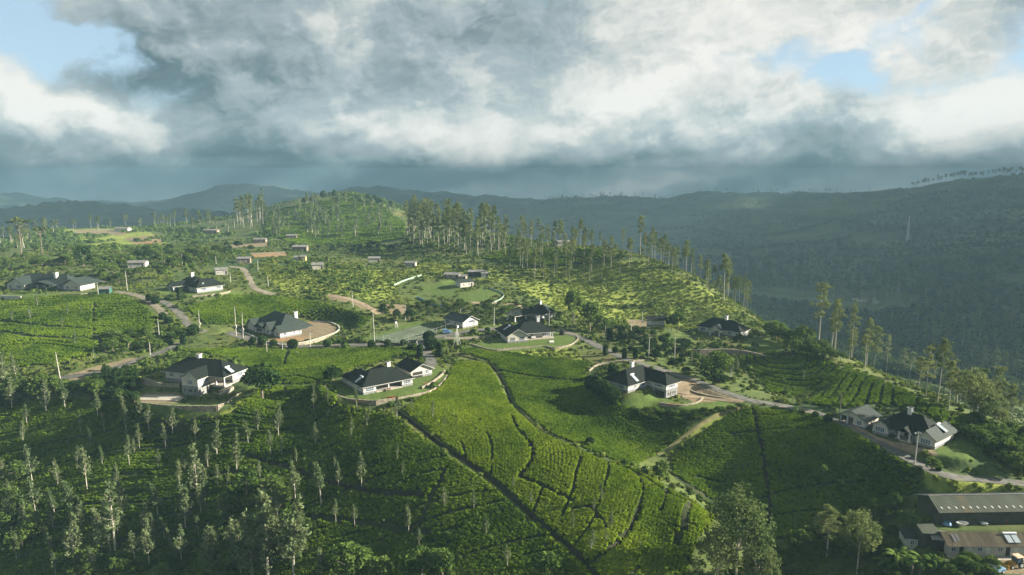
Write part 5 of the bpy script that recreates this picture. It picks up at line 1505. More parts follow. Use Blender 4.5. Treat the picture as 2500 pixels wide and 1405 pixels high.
stone_wall([(793, 943), (812, 960), (850, 975), (895, 985), (918, 989)], -65.9, 'low dark stone wall on the shaded side of the curved lawn')
stone_wall([(918, 990), (960, 978), (985, 972), (1020, 966), (1052, 958), (1075, 940), (1092, 918)], -65.8, 'sunlit stone wall holding the curved lawn of the veranda bungalow')
stone_wall([(1030, 950), (1055, 935), (1078, 918), (1085, 908)], -65.4, 'short upper stone wall with red flowers below the white garage', drop=0.6)
stone_wall([(1150, 842), (1180, 852), (1207, 858), (1260, 853), (1328, 846), (1345, 852), (1365, 852), (1395, 843), (1411, 828), (1402, 819), (1386, 814)], -64.75, 'long curved stone wall round the lawn of the cream-gabled bungalow')
stone_wall([(345, 985), (400, 992), (470, 999), (530, 1003)], -69.0, 'dark stone wall along the front of the gabled house lawn')
stone_wall([(532, 1002), (555, 985), (575, 968), (590, 956)], -68.8, 'sunlit stone wall at the right corner of the gabled house lawn')
stone_wall([(352, 938), (395, 943), (440, 946)], -66.6, 'shaded stone bank wall behind the paved court of the gabled house', drop=3)
stone_wall([(655, 838), (690, 846), (740, 842), (790, 829), (822, 812), (828, 800), (805, 789), (765, 784)], -65.6, 'pale-topped curved wall round the sandy terrace', cap=True)
stone_wall([(585, 806), (600, 815), (620, 824), (640, 831)], 0, 'thin white kerb wall left of the grey roofed house', 0.25, 0.5, M_WHITE, hgt=0.5)
stone_wall([(1610, 992), (1660, 992), (1700, 985), (1716, 973)], -67.0, 'low stone edging round the lower lawn by the basement garage', drop=0.8)
stone_wall([(1680, 942), (1690, 958), (1725, 968), (1770, 972)], -66.9, 'dark low wall round the small lawn by the sandy drive', drop=0.8)
stone_wall([(1438, 908), (1460, 893), (1500, 886), (1540, 885), (1580, 882)], 0, 'rough stone wall on the bank behind the basement-garage bungalow', drop=1.0, hgt=0.6)
stone_wall([(150, 722), (200, 722), (232, 716), (255, 712)], -54.8, 'broken stone wall below the right end of the long house', drop=1.5)
stone_wall([(-10, 730), (20, 731), (52, 731)], -54.8, 'grey concrete wall below the left end of the long house', 0.4, 4.5, M_CONC)
stone_wall([(470, 726), (520, 722), (555, 716), (562, 712)], -54.9, 'low curved stone wall in front of the left hipped house', drop=1.5)
stone_wall([(1690, 868), (1800, 864), (1900, 872)], -65.9, 'dark hedge-topped wall under the lawn of the hipped house', 0.6, 1.5)
stone_wall([(962, 698), (985, 688), (1012, 679), (1030, 674)], 0, 'pale shade-net fence at the upper left of the vegetable beds', 0.1, 0.3, M_NET, name='net_fence', hgt=0.8)
stone_wall([(1198, 742), (1218, 735), (1230, 722), (1212, 712), (1196, 706)], 0, 'pale green net fence curving round the lower vegetable bed', 0.1, 0.3, M_NET, name='net_fence', hgt=0.7)
stone_wall([(1018, 728), (1040, 738), (1058, 747), (1085, 750)], 0, 'blue sheet fence at the lower corner of the vegetable beds', 0.1, 0.3, M_BLUENET, name='sheet_fence', hgt=0.9)

# ------------------------------------------------------------------ games court, garden steps, mast, poles
def court():
    A = [on_z(u, v, -65.0) for u, v in ((905, 828), (1040, 789), (1098, 806), (985, 842))]
    m = MB(); m.poly([(x, y, z + CZ + 0.06) for x, y, z in A]); o = m.build('games_court', M_COURT); tag(o, 'worn green games court with faint lines', 'court', kind='structure')
    a, b, c, d = [np.array(p) for p in A]; q = lambda s, t: (a * (1 - s) + b * s) * (1 - t) + (d * (1 - s) + c * s) * t
    l = MB()
    for (s0, t0, s1, t1) in ((.12, .15, .88, .15), (.12, .85, .88, .85), (.12, .15, .12, .85), (.88, .15, .88, .85), (.5, .15, .5, .85), (.3, .5, .7, .5)):
        p0, p1 = q(s0, t0), q(s1, t1); e = (p1 - p0) / np.linalg.norm(p1 - p0); n = np.array([-e[1], e[0], 0]) * 0.06
        l.poly([tuple(p + np.array([0, 0, CZ + 0.075])) for p in (p0 - n, p1 - n, p1 + n, p0 + n)])
    l.build('court_marking', M_CONC, o)
    n = MB(); p0, p1 = q(.5, .1), q(.5, .9)
    for p in (p0, p1):
        n.tube(p + np.array([0, 0, CZ]), p + np.array([0, 0, CZ + 1.1]), .05, .05, 6)
    for k in range(5):
        z = CZ + 0.2 + 0.2 * k; n.tube(p0 + np.array([0, 0, z]), p1 + np.array([0, 0, z]), .018, .018, 4)
    tag(n.build('court_net', M_BLACK), 'dark net strung across the games court', 'net')
    L = [a, d, c, b]
    f = MB()
    for s, e in zip(L[:-1], L[1:]):
        k = int(np.linalg.norm(e - s) / 3)
        for i in range(k + 1):
            p = s + (e - s) * i / k; f.tube(p + np.array([0, 0, CZ]), p + np.array([0, 0, CZ + 2.6]), .03, .03, 5)
        for zz in (1.3, 2.55):
            f.tube(s + np.array([0, 0, CZ + zz]), e + np.array([0, 0, CZ + zz]), .015, .015, 4)
    tag(f.build('court_fence', M_STEEL), 'thin post and wire fence round the games court', 'fence')
    for k in range(1600 // 100):
        pass


court()
p = at(968, 801); m = MB()
for sx in (-.5, .5):
    for sy in (-.5, .5):
        m.tube((sx * 1.2, sy * 1.2, 0), (sx * .7, sy * .7, 2.0), .05, .05, 6)
m.box(-.45, .45, -.45, .45, 1.95, 2.05); m.box(-.45, .45, .4, .48, 2.05, 2.7)
for z in (.5, 1.0, 1.5):
    m.box(-.5, .5, -.62 + z * .1, -.55 + z * .1, z, z + .06)
tag(m.build('umpire_chair', M_WHITE, None, (p[0], p[1], p[2] + CZ), (0, 0, R(30))), 'tall white umpire chair beside the games court', 'chair')
p = on_z(530, 958, -68.5); m = MB()
for k in range(9):
    m.box(-1.6, 1.6, k * .55, k * .55 + .45, -1, k * .22)
tag(m.build('garden_steps', M_SLAB, None, (p[0], p[1], -69.2 + CZ), (0, 0, R(-42))), 'pale stone garden steps beside the gabled house', 'steps')
p = on_z(395, 972, -69.3); m = MB(); m.box(-7, 7, -2.6, 2.6, -.3, .07); tag(m.build('paved_court', M_SLAB, None, (p[0], p[1], -69.3 + CZ + .05), (0, 0, R(-3))), 'pale paved court left of the gabled house', 'paving', kind='structure')

p = at(1116, 845); m = MB(); hm = 56 * math.hypot(p[1], p[2]) / F
for k in range(4):
    a = k * math.pi / 2 + .4; m.tube((1.55 * math.cos(a), 1.55 * math.sin(a), -.3), (.12 * math.cos(a), .12 * math.sin(a), hm * .78), .07, .06, 6)
m.tube((0, 0, 0), (0, 0, hm), .07, .05, 6)
for z, r in ((.28, 1.05), (.5, .62)):
    for k in range(4):
        a, b = k * math.pi / 2 + .4, (k + 1) * math.pi / 2 + .4; m.tube((r * math.cos(a), r * math.sin(a), z * hm), (r * math.cos(b), r * math.sin(b), z * hm), .03, .03, 4)
mast = m.build('antenna_mast', M_WHITE, None, (p[0], p[1], p[2] + CZ)); tag(mast, 'white four-legged antenna mast beside the road', 'mast')
m = MB(); m.tube((.15, -.1, hm * .86), (.45, -.3, hm * .86), .12, .5, 12); m.build('dish', M_STEEL, mast)

POLES = [(148,931,70,0),(367,868,32,0),(389,822,42,0),(488,808,48,1),(577,822,72,1),(594,826,62,1),(758,850,42,0),(652,862,28,0),(915,846,92,0),(990,782,40,0),(862,750,38,0),(311,710,46,0),(240,722,30,0),(445,645,24,0),(528,648,22,0),(563,690,24,0),(630,662,26,0),(655,700,26,0),(1206,795,44,0),(1340,796,36,0),
         (1125,790,34,0),(1477,832,36,0),(1568,800,40,1),(1541,820,34,0),(1583,880,62,0),(1647,878,52,2),(2049,1032,70,2),(2233,1133,78,3),(1783,925,28,0),(690,858,22,0),(1019,868,36,0),(2215,590,60,9)]
POLE_WHERE = ['leaning by the left road bend','behind the left road on the dark bank','beside the lane under the terraced field','with meter box near the clipped shrubs','with transformer frame, left of a pair','with transformer frame, right of a pair','below the sandy terrace wall','short one in the roadside tea','tallest by the corner of the games court','behind the far side of the games court',
  'on the scarred sandy bank','between the long house and the hipped house','below the green cabin','in the scrub above the hipped house','beside the little white gabled hut','at the foot of the winding track','beside the stony track','in the scrub field','left of the round-lawn bungalow','right of the round-lawn bungalow','next to the antenna mast',
  'by the dark hedge above the estate road','left of the small black outhouse','in the dark shrubs below the outhouse','pale one behind the basement-garage bungalow','with crossarms among dark shrubs','dark one beside the open garage','large one on the road below the bungalow','beside the estate road lower bend','by the terrace drive','at the hedge of the short drive','']
for (u, v, hp, k), wh in zip(POLES, POLE_WHERE):
    x, y, z = at(u, v); H = hp * math.hypot(y, z) / F * 1.03; m = MB()
    if k == 9:                                              # lattice tower across the valley
        for c in range(4):
            a = c * math.pi / 2 + .7; m.tube((3.2 * math.cos(a), 3.2 * math.sin(a), -2), (.6 * math.cos(a), .6 * math.sin(a), H), .35, .22, 4)
        for q in range(8):
            zz = H * q / 8; r = 3.2 - 2.6 * q / 8; r2 = 3.2 - 2.6 * (q + 1) / 8
            for c in range(4):
                a, b = c * math.pi / 2 + .7, (c + 1) * math.pi / 2 + .7; m.tube((r * math.cos(a), r * math.sin(a), zz), (r2 * math.cos(b), r2 * math.sin(b), zz + H / 8), .14, .14, 3)
        o = m.build('radio_tower', M_STEEL, None, (x, y, z + CZ)); tag(o, 'pale lattice radio tower on the spur across the valley', 'tower')
        continue
    m.tube((0, 0, -.6), (0, 0, H), .16, .10, 8)
    o = m.build('utility_pole', M_BARK_D if u == 2049 else M_CONC, None, (x, y, z + CZ), (R(rng.normal() * 1.0), R(rng.normal() * 1.0) - (R(4) if u == 148 else 0), 0)); tag(o, ('grey utility pole ' + wh), 'pole', 'utility poles')
    c = MB(); c.box(-.75, .75, -.06, .06, H - .45, H - .33)
    for s in (-.65, 0, .65):
        c.tube((s, 0, H - .33), (s, 0, H - .12), .045, .03, 6)
    if k == 2:
        c.box(-.75, .75, -.06, .06, H - 1.9, H - 1.8)
    c.build('crossarm', M_STEEL if k == 3 else M_BARK_D, o)
    if k == 1:
        MB().box(-.35, .35, -.3, .3, H * .3, H * .3 + .9).build('meter_box', M_CONC, o)
    if k == 3:
        m2 = MB(); m2.tube((-.5, 0, H - .2), (-.9, -.1, H - .5), .12, .16, 8); m2.build('lamp_head', M_WHITE, o)

# ------------------------------------------------------------------ vehicles and people
def wheel(parent, x, y, r, w):
    t = MB().tube((x, y - w / 2, r), (x, y + w / 2, r), r, r, 16).build('wheel', M_TYRE, parent)
    MB().tube((x, y - w / 2 - .012, r), (x, y + w / 2 + .012, r), r * .58, r * .58, 12).build('rim', M_STEEL, t)


def car(u, v, yaw, paint, label, suv=False):
    p = at(u, v); o = link('parked_car', None, None, (p[0], p[1], p[2] + CZ + .12), (0, 0, R(yaw))); tag(o, label, 'car', 'cars parked by the games court')
    L, W, Hb, Ht = (4.5, 1.85, 1.0, 1.8) if suv else (3.9, 1.7, .85, 1.5)
    prof = [(-L / 2, .35), (-L / 2 + .05, Hb * .95), (-L * .36, Hb), (L * .22, Hb), (L * .44, Hb * .88), (L / 2, Hb * .72), (L / 2, .35)]
    b = MB(); b.solid([(x, W / 2, z) for x, z in prof], [(x, -W / 2, z) for x, z in prof]); b.build('body', paint, o)
    t = MB(); a = (-L * .46 if suv else -L * .44)
    t.solid([(a, -W * .47, Hb), (L * .20, -W * .47, Hb), (L * .20, W * .47, Hb), (a, W * .47, Hb)], [(a + .25, -W * .38, Ht), (L * .02, -W * .38, Ht), (L * .02, W * .38, Ht), (a + .25, W * .38, Ht)])
    c = t.build('cabin_glass', M_GLASS, o)
    MB().box(a + .2, L * .05, -W * .39, W * .39, Ht - .04, Ht + .05).build('roof_panel', paint, c)
    for x in (-L * .31, L * .31):
        for y in (-W / 2 + .08, W / 2 - .08):
            wheel(o, x, y, .36 if suv else .31, .2)
    for y in (-W * .36, W * .36):
        MB().box(L / 2 - .1, L / 2 + .03, y - .18, y + .18, Hb * .66, Hb * .8).build('headlight', M_WHITE, o)
    return o


car(1091, 814, 12, M_BLUE, 'light blue hatchback parked near the pavilion')
car(1053, 819, 4, M_SUV, 'dark boxy off-road car parked left of the blue hatchback', True)


def backhoe(u, v, yaw):
    p = at(u, v); o = link('backhoe_loader', None, None, (p[0], p[1], p[2] + CZ), (0, 0, R(yaw)), 0.85); tag(o, 'yellow backhoe loader with pale cab roof in the yard', 'digger')
    MB().box(-1.2, 1.9, -.45, .45, .7, 1.5).build('body', M_YELLOW, o)
    m = MB()
    for x in (-1.2, .35):
        for y in (-.75, .75):
            m.tube((x, y, 1.2), (x * .95, y * .95, 2.7), .06, .06, 6)
    cab = m.build('cab', M_BLACK, o); MB().box(-1.2, .3, -.72, .72, 1.2, 2.5).build('cab_glass', M_GLASS, cab)
    MB().solid([(-1.5, -.95, 2.7), (.7, -.95, 2.7), (.7, .95, 2.7), (-1.5, .95, 2.7)], [(-1.3, -.8, 2.9), (.5, -.8, 2.9), (.5, .8, 2.9), (-1.3, .8, 2.9)]).build('cab_roof', surface('pale_cab_roof', (.55, .38, .26), .7, .1, 1.0), o)
    for y in (-.85, .85):
        wheel(o, -.8, y, .75, .4); wheel(o, 1.6, y, .5, .3)
    m = MB(); m.tube((1.2, -.7, 1.3), (2.7, -.7, .5), .1, .09, 6); m.tube((1.2, .7, 1.3), (2.7, .7, .5), .1, .09, 6); arm = m.build('loader_arm', M_YELLOW, o)
    MB().solid([(2.6, -1.1, .1), (3.3, -1.1, .05), (3.3, 1.1, .05), (2.6, 1.1, .1)], [(2.6, -1.1, .9), (2.75, -1.1, .95), (2.75, 1.1, .95), (2.6, 1.1, .9)]).build('bucket', M_YELLOW, arm)
    MB().path([(-1.4, 0, 1.1), (-2.2, 0, 2.9), (-3.2, 0, 2.3), (-3.3, 0, 1.1)], [.16, .13, .12, .1], 6).build('digging_arm', M_YELLOW, o)


backhoe(2478, 1384, 190)
p = at(2428, 1399); o = link('small_truck', None, None, (p[0], p[1], p[2] + CZ), (0, 0, R(200))); tag(o, 'small blue truck with dark cab top at the edge of the yard', 'truck')
MB().box(-2.0, .6, -.85, .85, .6, 1.0).build('cargo_bed', M_BLUENET, o); b = MB(); b.solid([(.6, -.85, .5), (2.0, -.85, .5), (2.0, .85, .5), (.6, .85, .5)], [(.65, -.8, 1.2), (1.95, -.8, 1.2), (1.95, .8, 1.2), (.65, .8, 1.2)]); b.build('cab', M_BLUE, o)
b = MB(); b.solid([(.65, -.8, 1.2), (1.9, -.8, 1.2), (1.9, .8, 1.2), (.65, .8, 1.2)], [(.7, -.7, 1.9), (1.55, -.7, 1.9), (1.55, .7, 1.9), (.7, .7, 1.9)]); g = b.build('cab_glass', M_GLASS, o); MB().box(.68, 1.58, -.72, .72, 1.9, 1.98).build('cab_roof', M_SUV, g)
for x in (-1.3, 1.4):
    for y in (-.8, .8):
        wheel(o, x, y, .38, .22)


def person(u, v, yaw, shirt, label, stride=.22, arm=.15):
    """walking figure grown as one skin over a joint skeleton"""
    p = at(u, v)
    J = [(0, 0, .95), (0, 0, 1.15), (0, 0, 1.40), (0, 0, 1.52), (0, .02, 1.66), (-.10, 0, .90), (-.11, stride * .6, .50), (-.11, stride, .08), (-.11, stride + .14, .03), (.10, 0, .90), (.11, -stride * .2, .50), (.11, -stride, .10), (.11, -stride + .14, .04),
         (-.19, 0, 1.38), (-.24, -arm, 1.10), (-.23, -arm * .6, .84), (.19, 0, 1.38), (.24, arm, 1.10), (.23, arm * 1.5, .86)]
    E_ = [(0, 1), (1, 2), (2, 3), (3, 4), (0, 5), (5, 6), (6, 7), (7, 8), (0, 9), (9, 10), (10, 11), (11, 12), (2, 13), (13, 14), (14, 15), (2, 16), (16, 17), (17, 18)]
    rad = [.14, .13, .15, .06, .105, .10, .065, .045, .04, .10, .065, .045, .04, .06, .045, .035, .06, .045, .035]
    me = bpy.data.meshes.new('person'); me.from_pydata(J, E_, []); o = link('person', me, None, (p[0], p[1], p[2] + CZ + .1), (0, 0, R(yaw)))
    for m_ in (shirt,):
        me.materials.append(m_)
    sk = o.modifiers.new('skin', 'SKIN')
    for i, s in enumerate(me.skin_vertices[0].data):
        s.radius = (rad[i], rad[i]); s.use_root = (i == 0)
    o.modifiers.new('sub', 'SUBSURF').levels = 1
    tag(o, label, 'person')
    t = MB(); t.tube((-.11, stride, .06), (-.105, stride * .5, .5), .062, .085, 8); t.tube((-.105, stride * .5, .5), (-.09, 0, .95), .085, .125, 8); t.tube((.11, -stride, .08), (.105, -stride * .2, .5), .062, .085, 8); t.tube((.105, -stride * .2, .5), (.09, 0, .95), .085, .125, 8); t.build('trousers', M_TROUSER, o, smooth=True)
    h_ = MB(); h_.ball((0, .025, 1.66), (.095, .115, .13), 12, 8); hd = h_.build('head', M_SKIN, o, smooth=True); MB().ball((0, .0, 1.70), (.105, .12, .11), 10, 6, z0=-.2).build('hair', M_BLACK, hd, smooth=True)


person(1018, 843, 30, M_SHIRT, 'person in white shirt and dark trousers walking on the road', .2)
person(999, 841, 200, M_TROUSER, 'person in dark clothes standing left of the white-shirted walker', .05)
person(2356, 1363, 80, M_TROUSER, 'person in dark clothes walking past the quarters doors', .22)

# ------------------------------------------------------------------ trees, one by one
OAK_SPOTS = [(57,1081,49),(66,1037,46),(113,1008,72),(159,998,61),(239,1020,60),(197,1058,47),(255,1055,44),(309,1057,85),(345,1016,45),(364,1055,64),(222,1093,46),(168,1092,24),(341,1098,56),(405,1099,60),(422,1067,69),(477,1075,49),(530,1116,85),(630,1055,51),(606,1084,55),(578,1149,84),
 (316,1140,69),(329,1109,35),(190,1135,42),(250,1137,46),(277,1096,20),(80,1188,90),(142,1188,60),(213,1199,98),(286,1195,58),(387,1147,45),(439,1204,72),(452,1150,44),(508,1147,55),(484,1228,130),(502,1237,85),(532,1188,50),(556,1194,48),(635,1168,40),(386,1263,76),(453,1288,95),(179,1276,95),
 (282,1348,155),(182,1386,118),(240,1356,75),(365,1381,85),(379,1329,70),(415,1337,45),(228,1404,62),(270,1352,60),(9,1183,55),(41,1370,60),(661,1109,55),(688,1115,45),(771,1087,50),(858,1069,48),(724,1131,35),(722,1236,100),(827,1191,60),(817,1146,32),(883,1187,75),(784,1235,102),(970,1124,38),(982,1162,35),
 (664,1228,60),(678,1270,68),(820,1278,53),(866,1286,50),(998,1302,63),(1086,1242,50),(1157,1242,42),(1187,1308,50),(1253,1192,28),(1023,1340,48),(1239,1388,52),(784,1400,55),(515,1404,95),(589,1404,60),(766,1008,65),(800,1023,35),(800,987,35),(896,1044,40),(871,992,45),(902,1017,25),(939,1020,25),(969,1024,55),(1007,1005,28),(1057,1022,42),(1086,1046,30),(680,1067,75),(629,1054,50),
 (1296,1233,30),(1469,1224,42),(1399,1295,40),(1491,1293,45),(1444,1347,48),(1481,1324,26),(1450,1247,26),(1563,1337,22),(30,1000,70),(12,960,90),(40,930,60),(74,780,30),(30,785,26),(115,728,24),(92,748,30),(165,770,26),(200,766,20),(184,842,32),(229,876,26),(337,905,24),(152,800,24),(1785,925,40),(1688,890,45),(1710,870,38),(1800,905,30),(1962,930,26)]
BIG_OAKS = [(655,1412,185),(717,1412,170),(617,1415,150)]
land_marks = [((0, 1100, 200, 1420), 'at the far left of the shaded slope'), ((200, 1100, 400, 1420), 'left of centre on the shaded slope'), ((400, 1100, 640, 1420), 'in the middle of the shaded slope'), ((640, 1100, 960, 1420), 'right of the woodland edge on the shaded slope'),
              ((960, 1060, 1300, 1420), 'beside the long straight path'), ((1300, 1150, 1700, 1420), 'on the sunlit spur'), ((0, 940, 330, 1100), 'below the left road'), ((330, 940, 640, 1100), 'below the gabled house'), ((640, 940, 1100, 1100), 'below the veranda bungalow'), ((0, 700, 420, 940), 'in the terraced field below the long house'), ((1600, 800, 2100, 1000), 'among the shrubs near the hipped house')]


def where(u, v):
    for (a, b, c, d), t in land_marks:
        if a <= u < c and b <= v < d:
            return t
    return 'on the tea slope'


for u, v, hp in OAK_SPOTS:
    w = where(u, v); thin = rng.random() < 0.35
    size_ = 'tall ' if hp > 80 else 'small ' if hp < 40 else 'slender '
    plant('silver_oak_tree', OAKS_T if thin else OAKS, u, v, hp, label='%spale silver oak %s' % (size_, w), group='%spale silver oaks %s' % (size_, w), wide=0.85 + 0.3 * rng.random())
for (u, v, hp), lab in zip(BIG_OAKS, ('big tall silver oak at the bottom edge, middle of three', 'big tall silver oak at the bottom edge, right one of three', 'big tall silver oak at the bottom edge, left one of three')):
    plant('silver_oak_tree', OAKS[:3], u, v, hp, label=lab, wide=1.15)
SAPLINGS = [(507,1024,16),(744,1130,16),(657,1128,12),(683,1160,12),(857,1210,16),(362,1199,20),(420,1092,12),(135,1108,12),(258,1155,14),(382,1175,14),(928,1322,22),(1163,1265,18),(1092,1312,16),(1200,1320,18),(976,1370,16),(1124,1368,14),(1512,1255,12),(1410,1100,12),(1545,1075,14),(1470,1065,10),(1655,1068,14),(1690,1080,14),(1810,1090,14),(1830,1140,14),
 (2010,1160,26),(1915,1165,14),(1970,1205,12),(2053,1188,20),(2005,1070,14),(1908,1098,14),(1940,1010,22),(2080,1130,16),(1795,1140,14),(1690,1195,16),(1850,1000,12),(313,850,26),(1740,880,14),(1660,860,20),(1640,845,18),(1915,935,14),(1935,980,14),(1975,990,16),(540,1175,14),(575,1250,14),(600,1220,14),(495,1285,14),(325,1245,14),(120,1155,18),(50,1150,14),(880,880,10),(930,870,10),(772,875,14),(725,868,14)]
for u, v, hp in SAPLINGS:
    side_ = 'left' if u < 900 else 'spur' if u < 1640 else 'right'
    lab = {'left': 'small bright green young tree among the tea, left half', 'spur': 'small bright green young tree among the tea, centre slopes', 'right': 'small bright green young tree among the tea, right half'}[side_]
    plant('young_tree', YOUNG, u, v, hp, label=lab, group=lab.replace('tree', 'trees'), cat='young tree')

# clipped shrubs and hedges along the estate road
for u, v, hp, kind, lab in [(641,842,20,'b','clipped ball shrub left of the terrace drive'),(668,846,16,'b','clipped ball shrub right of the terrace drive'),(618,838,14,'b','clipped ball shrub near the twin poles'),(715,852,22,'b','loose round shrub below the terrace wall'),(799,848,17,'b','clipped ball shrub below the terrace end'),(840,846,13,'b','small clipped shrub midway along the road'),(907,849,17,'b','clipped ball shrub beside the tallest pole'),
   (946,846,16,'b','clipped ball shrub at the corner of the court drive'),(985,844,14,'b','clipped ball shrub left of the walkers'),(1001,856,13,'b','clipped ball shrub at the mouth of the short drive'),(1025,876,34,'c','tall clipped column shrub left of the short drive'),(1073,872,36,'c','tall clipped column shrub right of the short drive'),(1053,855,30,'b','large round shrub behind the short drive'),(1047,836,26,'b','leafy round shrub hiding the dark car'),
   (1190,812,12,'b','small ball shrub beside the road by the pavilion'),(1478,868,26,'c','tall clipped shrub left of the pair behind the chimney'),(1524,876,26,'c','tall clipped shrub behind the chimney, middle'),(1551,876,26,'c','tall clipped shrub behind the chimney, right'),(1518,830,34,'c','tall clipped column above the estate road bend'),(1488,832,30,'c','tall dark column left of the road bend'),
   (1502,862,14,'b','round yellowish shrub by the descending road'),(2020,1032,18,'b','round shrub at the roadside left of the open garage'),(1990,1020,14,'b','round shrub beside the bright drive, left'),(1960,1012,8,'b','small round shrub on the drive island'),(1932,1008,7,'b','tiny round shrub on the drive island'),(255,905,16,'c','dark upright shrub on the left road bend'),(262,915,20,'b','dark round shrub on the left road bend'),
   (448,842,32,'c','dark upright shrub by the lane junction'),(473,818,24,'b','round dark tree shrub by the lane junction'),(398,780,16,'b','round shrub beside the lane, upper'),(412,792,18,'b','round shrub beside the lane, lower'),(432,806,16,'b','round shrub beside the lane, lowest'),(380,742,18,'b','round shrub between track and lane'),(366,735,16,'b','round shrub at the fork of track and lane'),
   (440,732,30,'c','dark conical shrub in front of the left hipped house'),(1540,858,12,'b','small shrub on the bank above the bungalow'),(1470,975,44,'b','big dark bush against the basement-garage bungalow, upper'),(1492,985,40,'b','big dark bush against the basement-garage bungalow, lower'),(1446,952,34,'b','big dark bush against the basement-garage bungalow, left'),(1497,915,24,'b','domed shrub on the stone bank behind the bungalow'),
   (2290,1152,12,'b','shrub under the large road pole')]:
    plant('clipped_shrub' if kind == 'b' else 'clipped_column_shrub', BALLS if kind == 'b' else COLUMNS, u, v, hp, label=lab, cat='shrub', group='shrubs along the estate road')
# single notable trees
for nm, forms, u, v, hp, wide, lab in [
   ('umbrella_tree', FLATS, 52, 620, 92, .8, 'tall umbrella-crowned tree on the left skyline'), ('umbrella_tree', FLATS, 103, 622, 74, .7, 'umbrella-crowned tree right of the tallest on the left skyline'), ('leafy_tree', DARKS, 205, 650, 52, .9, 'tall dark leafy tree above the long house'),
   ('leafy_tree', DARKS, 640, 975, 88, 1.25, 'dark spreading tree right of the gabled house'), ('leafy_tree', DARKS, 815, 940, 48, 1.2, 'dark tree at the left corner of the veranda bungalow'), ('leafy_tree', BROADS, 1750, 930, 78, 1.1, 'pale broad leafy tree below the hipped house'), ('leafy_tree', DARKS, 1640, 808, 44, .8, 'dark tree beside the black outhouse'),
   ('leafy_tree', BROADS, 1655, 806, 50, .8, 'leafy tree right of the black outhouse'), ('leafy_tree', BROADS, 1440, 808, 76, .9, 'broad leafy tree at the foot of the sunlit slope'), ('leafy_tree', BROADS, 1400, 790, 90, .65, 'narrow leafy tree left of the broad one at the slope foot'), ('leafy_tree', BROADS, 1470, 815, 46, .9, 'small leafy tree at the slope foot, right'),
   ('leafy_tree', DARKS, 936, 772, 32, .9, 'dark round tree on the sandy bank, left of three'), ('leafy_tree', DARKS, 968, 780, 26, 1, 'dark round tree on the sandy bank, middle of three'), ('leafy_tree', DARKS, 1000, 786, 34, 1, 'dark round tree on the sandy bank, right of three'), ('leafy_tree', BROADS, 955, 762, 20, 1, 'small round tree behind the three dark ones'),
   ('eucalyptus_tree', EUCS, 2035, 871, 132, 1, 'tall lone eucalyptus on the terrace edge'), ('eucalyptus_tree', EUCS, 2260, 972, 120, 1.1, 'tall eucalyptus on the ridge above the bungalow, left'), ('eucalyptus_tree', EUCS, 2288, 985, 150, 1.1, 'tallest eucalyptus on the ridge above the bungalow'), ('eucalyptus_tree', EUCS, 2316, 1008, 120, 1.1, 'eucalyptus on the ridge right of the tallest'),
   ('feathery_tree', FEATHER, 2366, 1045, 152, .9, 'big feathery tree on the ridge above the bungalow'), ('feathery_tree', FEATHER, 2395, 1058, 105, .9, 'feathery tree right of the big one on the ridge'), ('feathery_tree', FEATHER, 2428, 1062, 105, .8, 'feathery tree at the right end of the ridge row'), ('eucalyptus_tree', EUCS, 2112, 902, 94, 1.3, 'leafy eucalyptus beyond the terraced mound'),
   ('eucalyptus_tree', EUCS, 2164, 915, 92, .8, 'thin eucalyptus beyond the terraced mound'), ('eucalyptus_tree', EUCS, 2205, 920, 66, 1.4, 'bushy eucalyptus left of the ridge group'), ('eucalyptus_tree', EUCS, 2072, 888, 58, 1.1, 'short eucalyptus at the corner of the terraced mound'),
   ('feathery_tree', FEATHER, 1795, 1450, 262, .85, 'huge feathery tree at the bottom edge beside the spur'), ('feathery_tree', FEATHER, 1745, 1470, 170, .9, 'lower feathery tree left of the huge one'), ('feathery_tree', FEATHER, 1850, 1480, 160, .9, 'lower feathery tree right of the huge one'),
   ('eucalyptus_tree', EUCS, 2018, 1362, 110, 2.4, 'small crowned eucalyptus left of a leafy one above the gully'), ('feathery_tree', FEATHER, 2092, 1402, 160, .85, 'bright leafy eucalyptus in the dark gully left of the yard'), ('leafy_tree', BROADS, 1893, 832, 52, 1.2, 'pale leafy tree behind the lawn of the hipped house'), ('leafy_tree', BROADS, 1962, 846, 56, 0.9, 'pale leafy tree above the terraced mound'),
   ('leafy_tree', BROADS, 1925, 842, 40, 1.1, 'low leafy tree between lawn and terraced mound'), ('leafy_tree', DARKS, 1802, 848, 36, .7, 'dark conical tree in front of the hipped house'), ('leafy_tree', DARKS, 1843, 855, 22, 1, 'round dark tree on the lawn of the hipped house'), ('leafy_tree', DARKS, 1440, 1090, 24, 1.2, 'round dark tree standing in the middle tea slope'), ('leafy_tree', BROADS, 1612, 1172, 52, .7, 'slender leafy tree at the lower end of the straw path'),
   ('leafy_tree', BROADS, 2275, 1150, 34, 1.4, 'leafy bush beside the road below the bungalow'), ('leafy_tree', BROADS, 2240, 1165, 24, 1.4, 'low leafy bush at the tea edge by the road'), ('leafy_tree', BROADS, 855, 1420, 90, 1.3, 'round crowned tree at the bottom edge, left of centre'), ('leafy_tree', BROADS, 1030, 1420, 88, 1.1, 'bushy tree at the bottom edge, centre'), ('leafy_tree', BROADS, 1080, 1425, 90, .9, 'slim bushy tree at the bottom edge, centre'),
   ('leafy_tree', BROADS, 1345, 1430, 80, 1.0, 'bushy tree at the bottom edge beside the straight path'), ('leafy_tree', BROADS, 925, 1425, 66, 1.2, 'low leafy tree at the bottom edge, centre left'), ('silver_oak_tree', OAKS, 785, 1420, 70, 1.4, 'pale bushy silver oak at the bottom edge')]:
    plant(nm, forms, u, v, hp, label=lab, wide=wide)
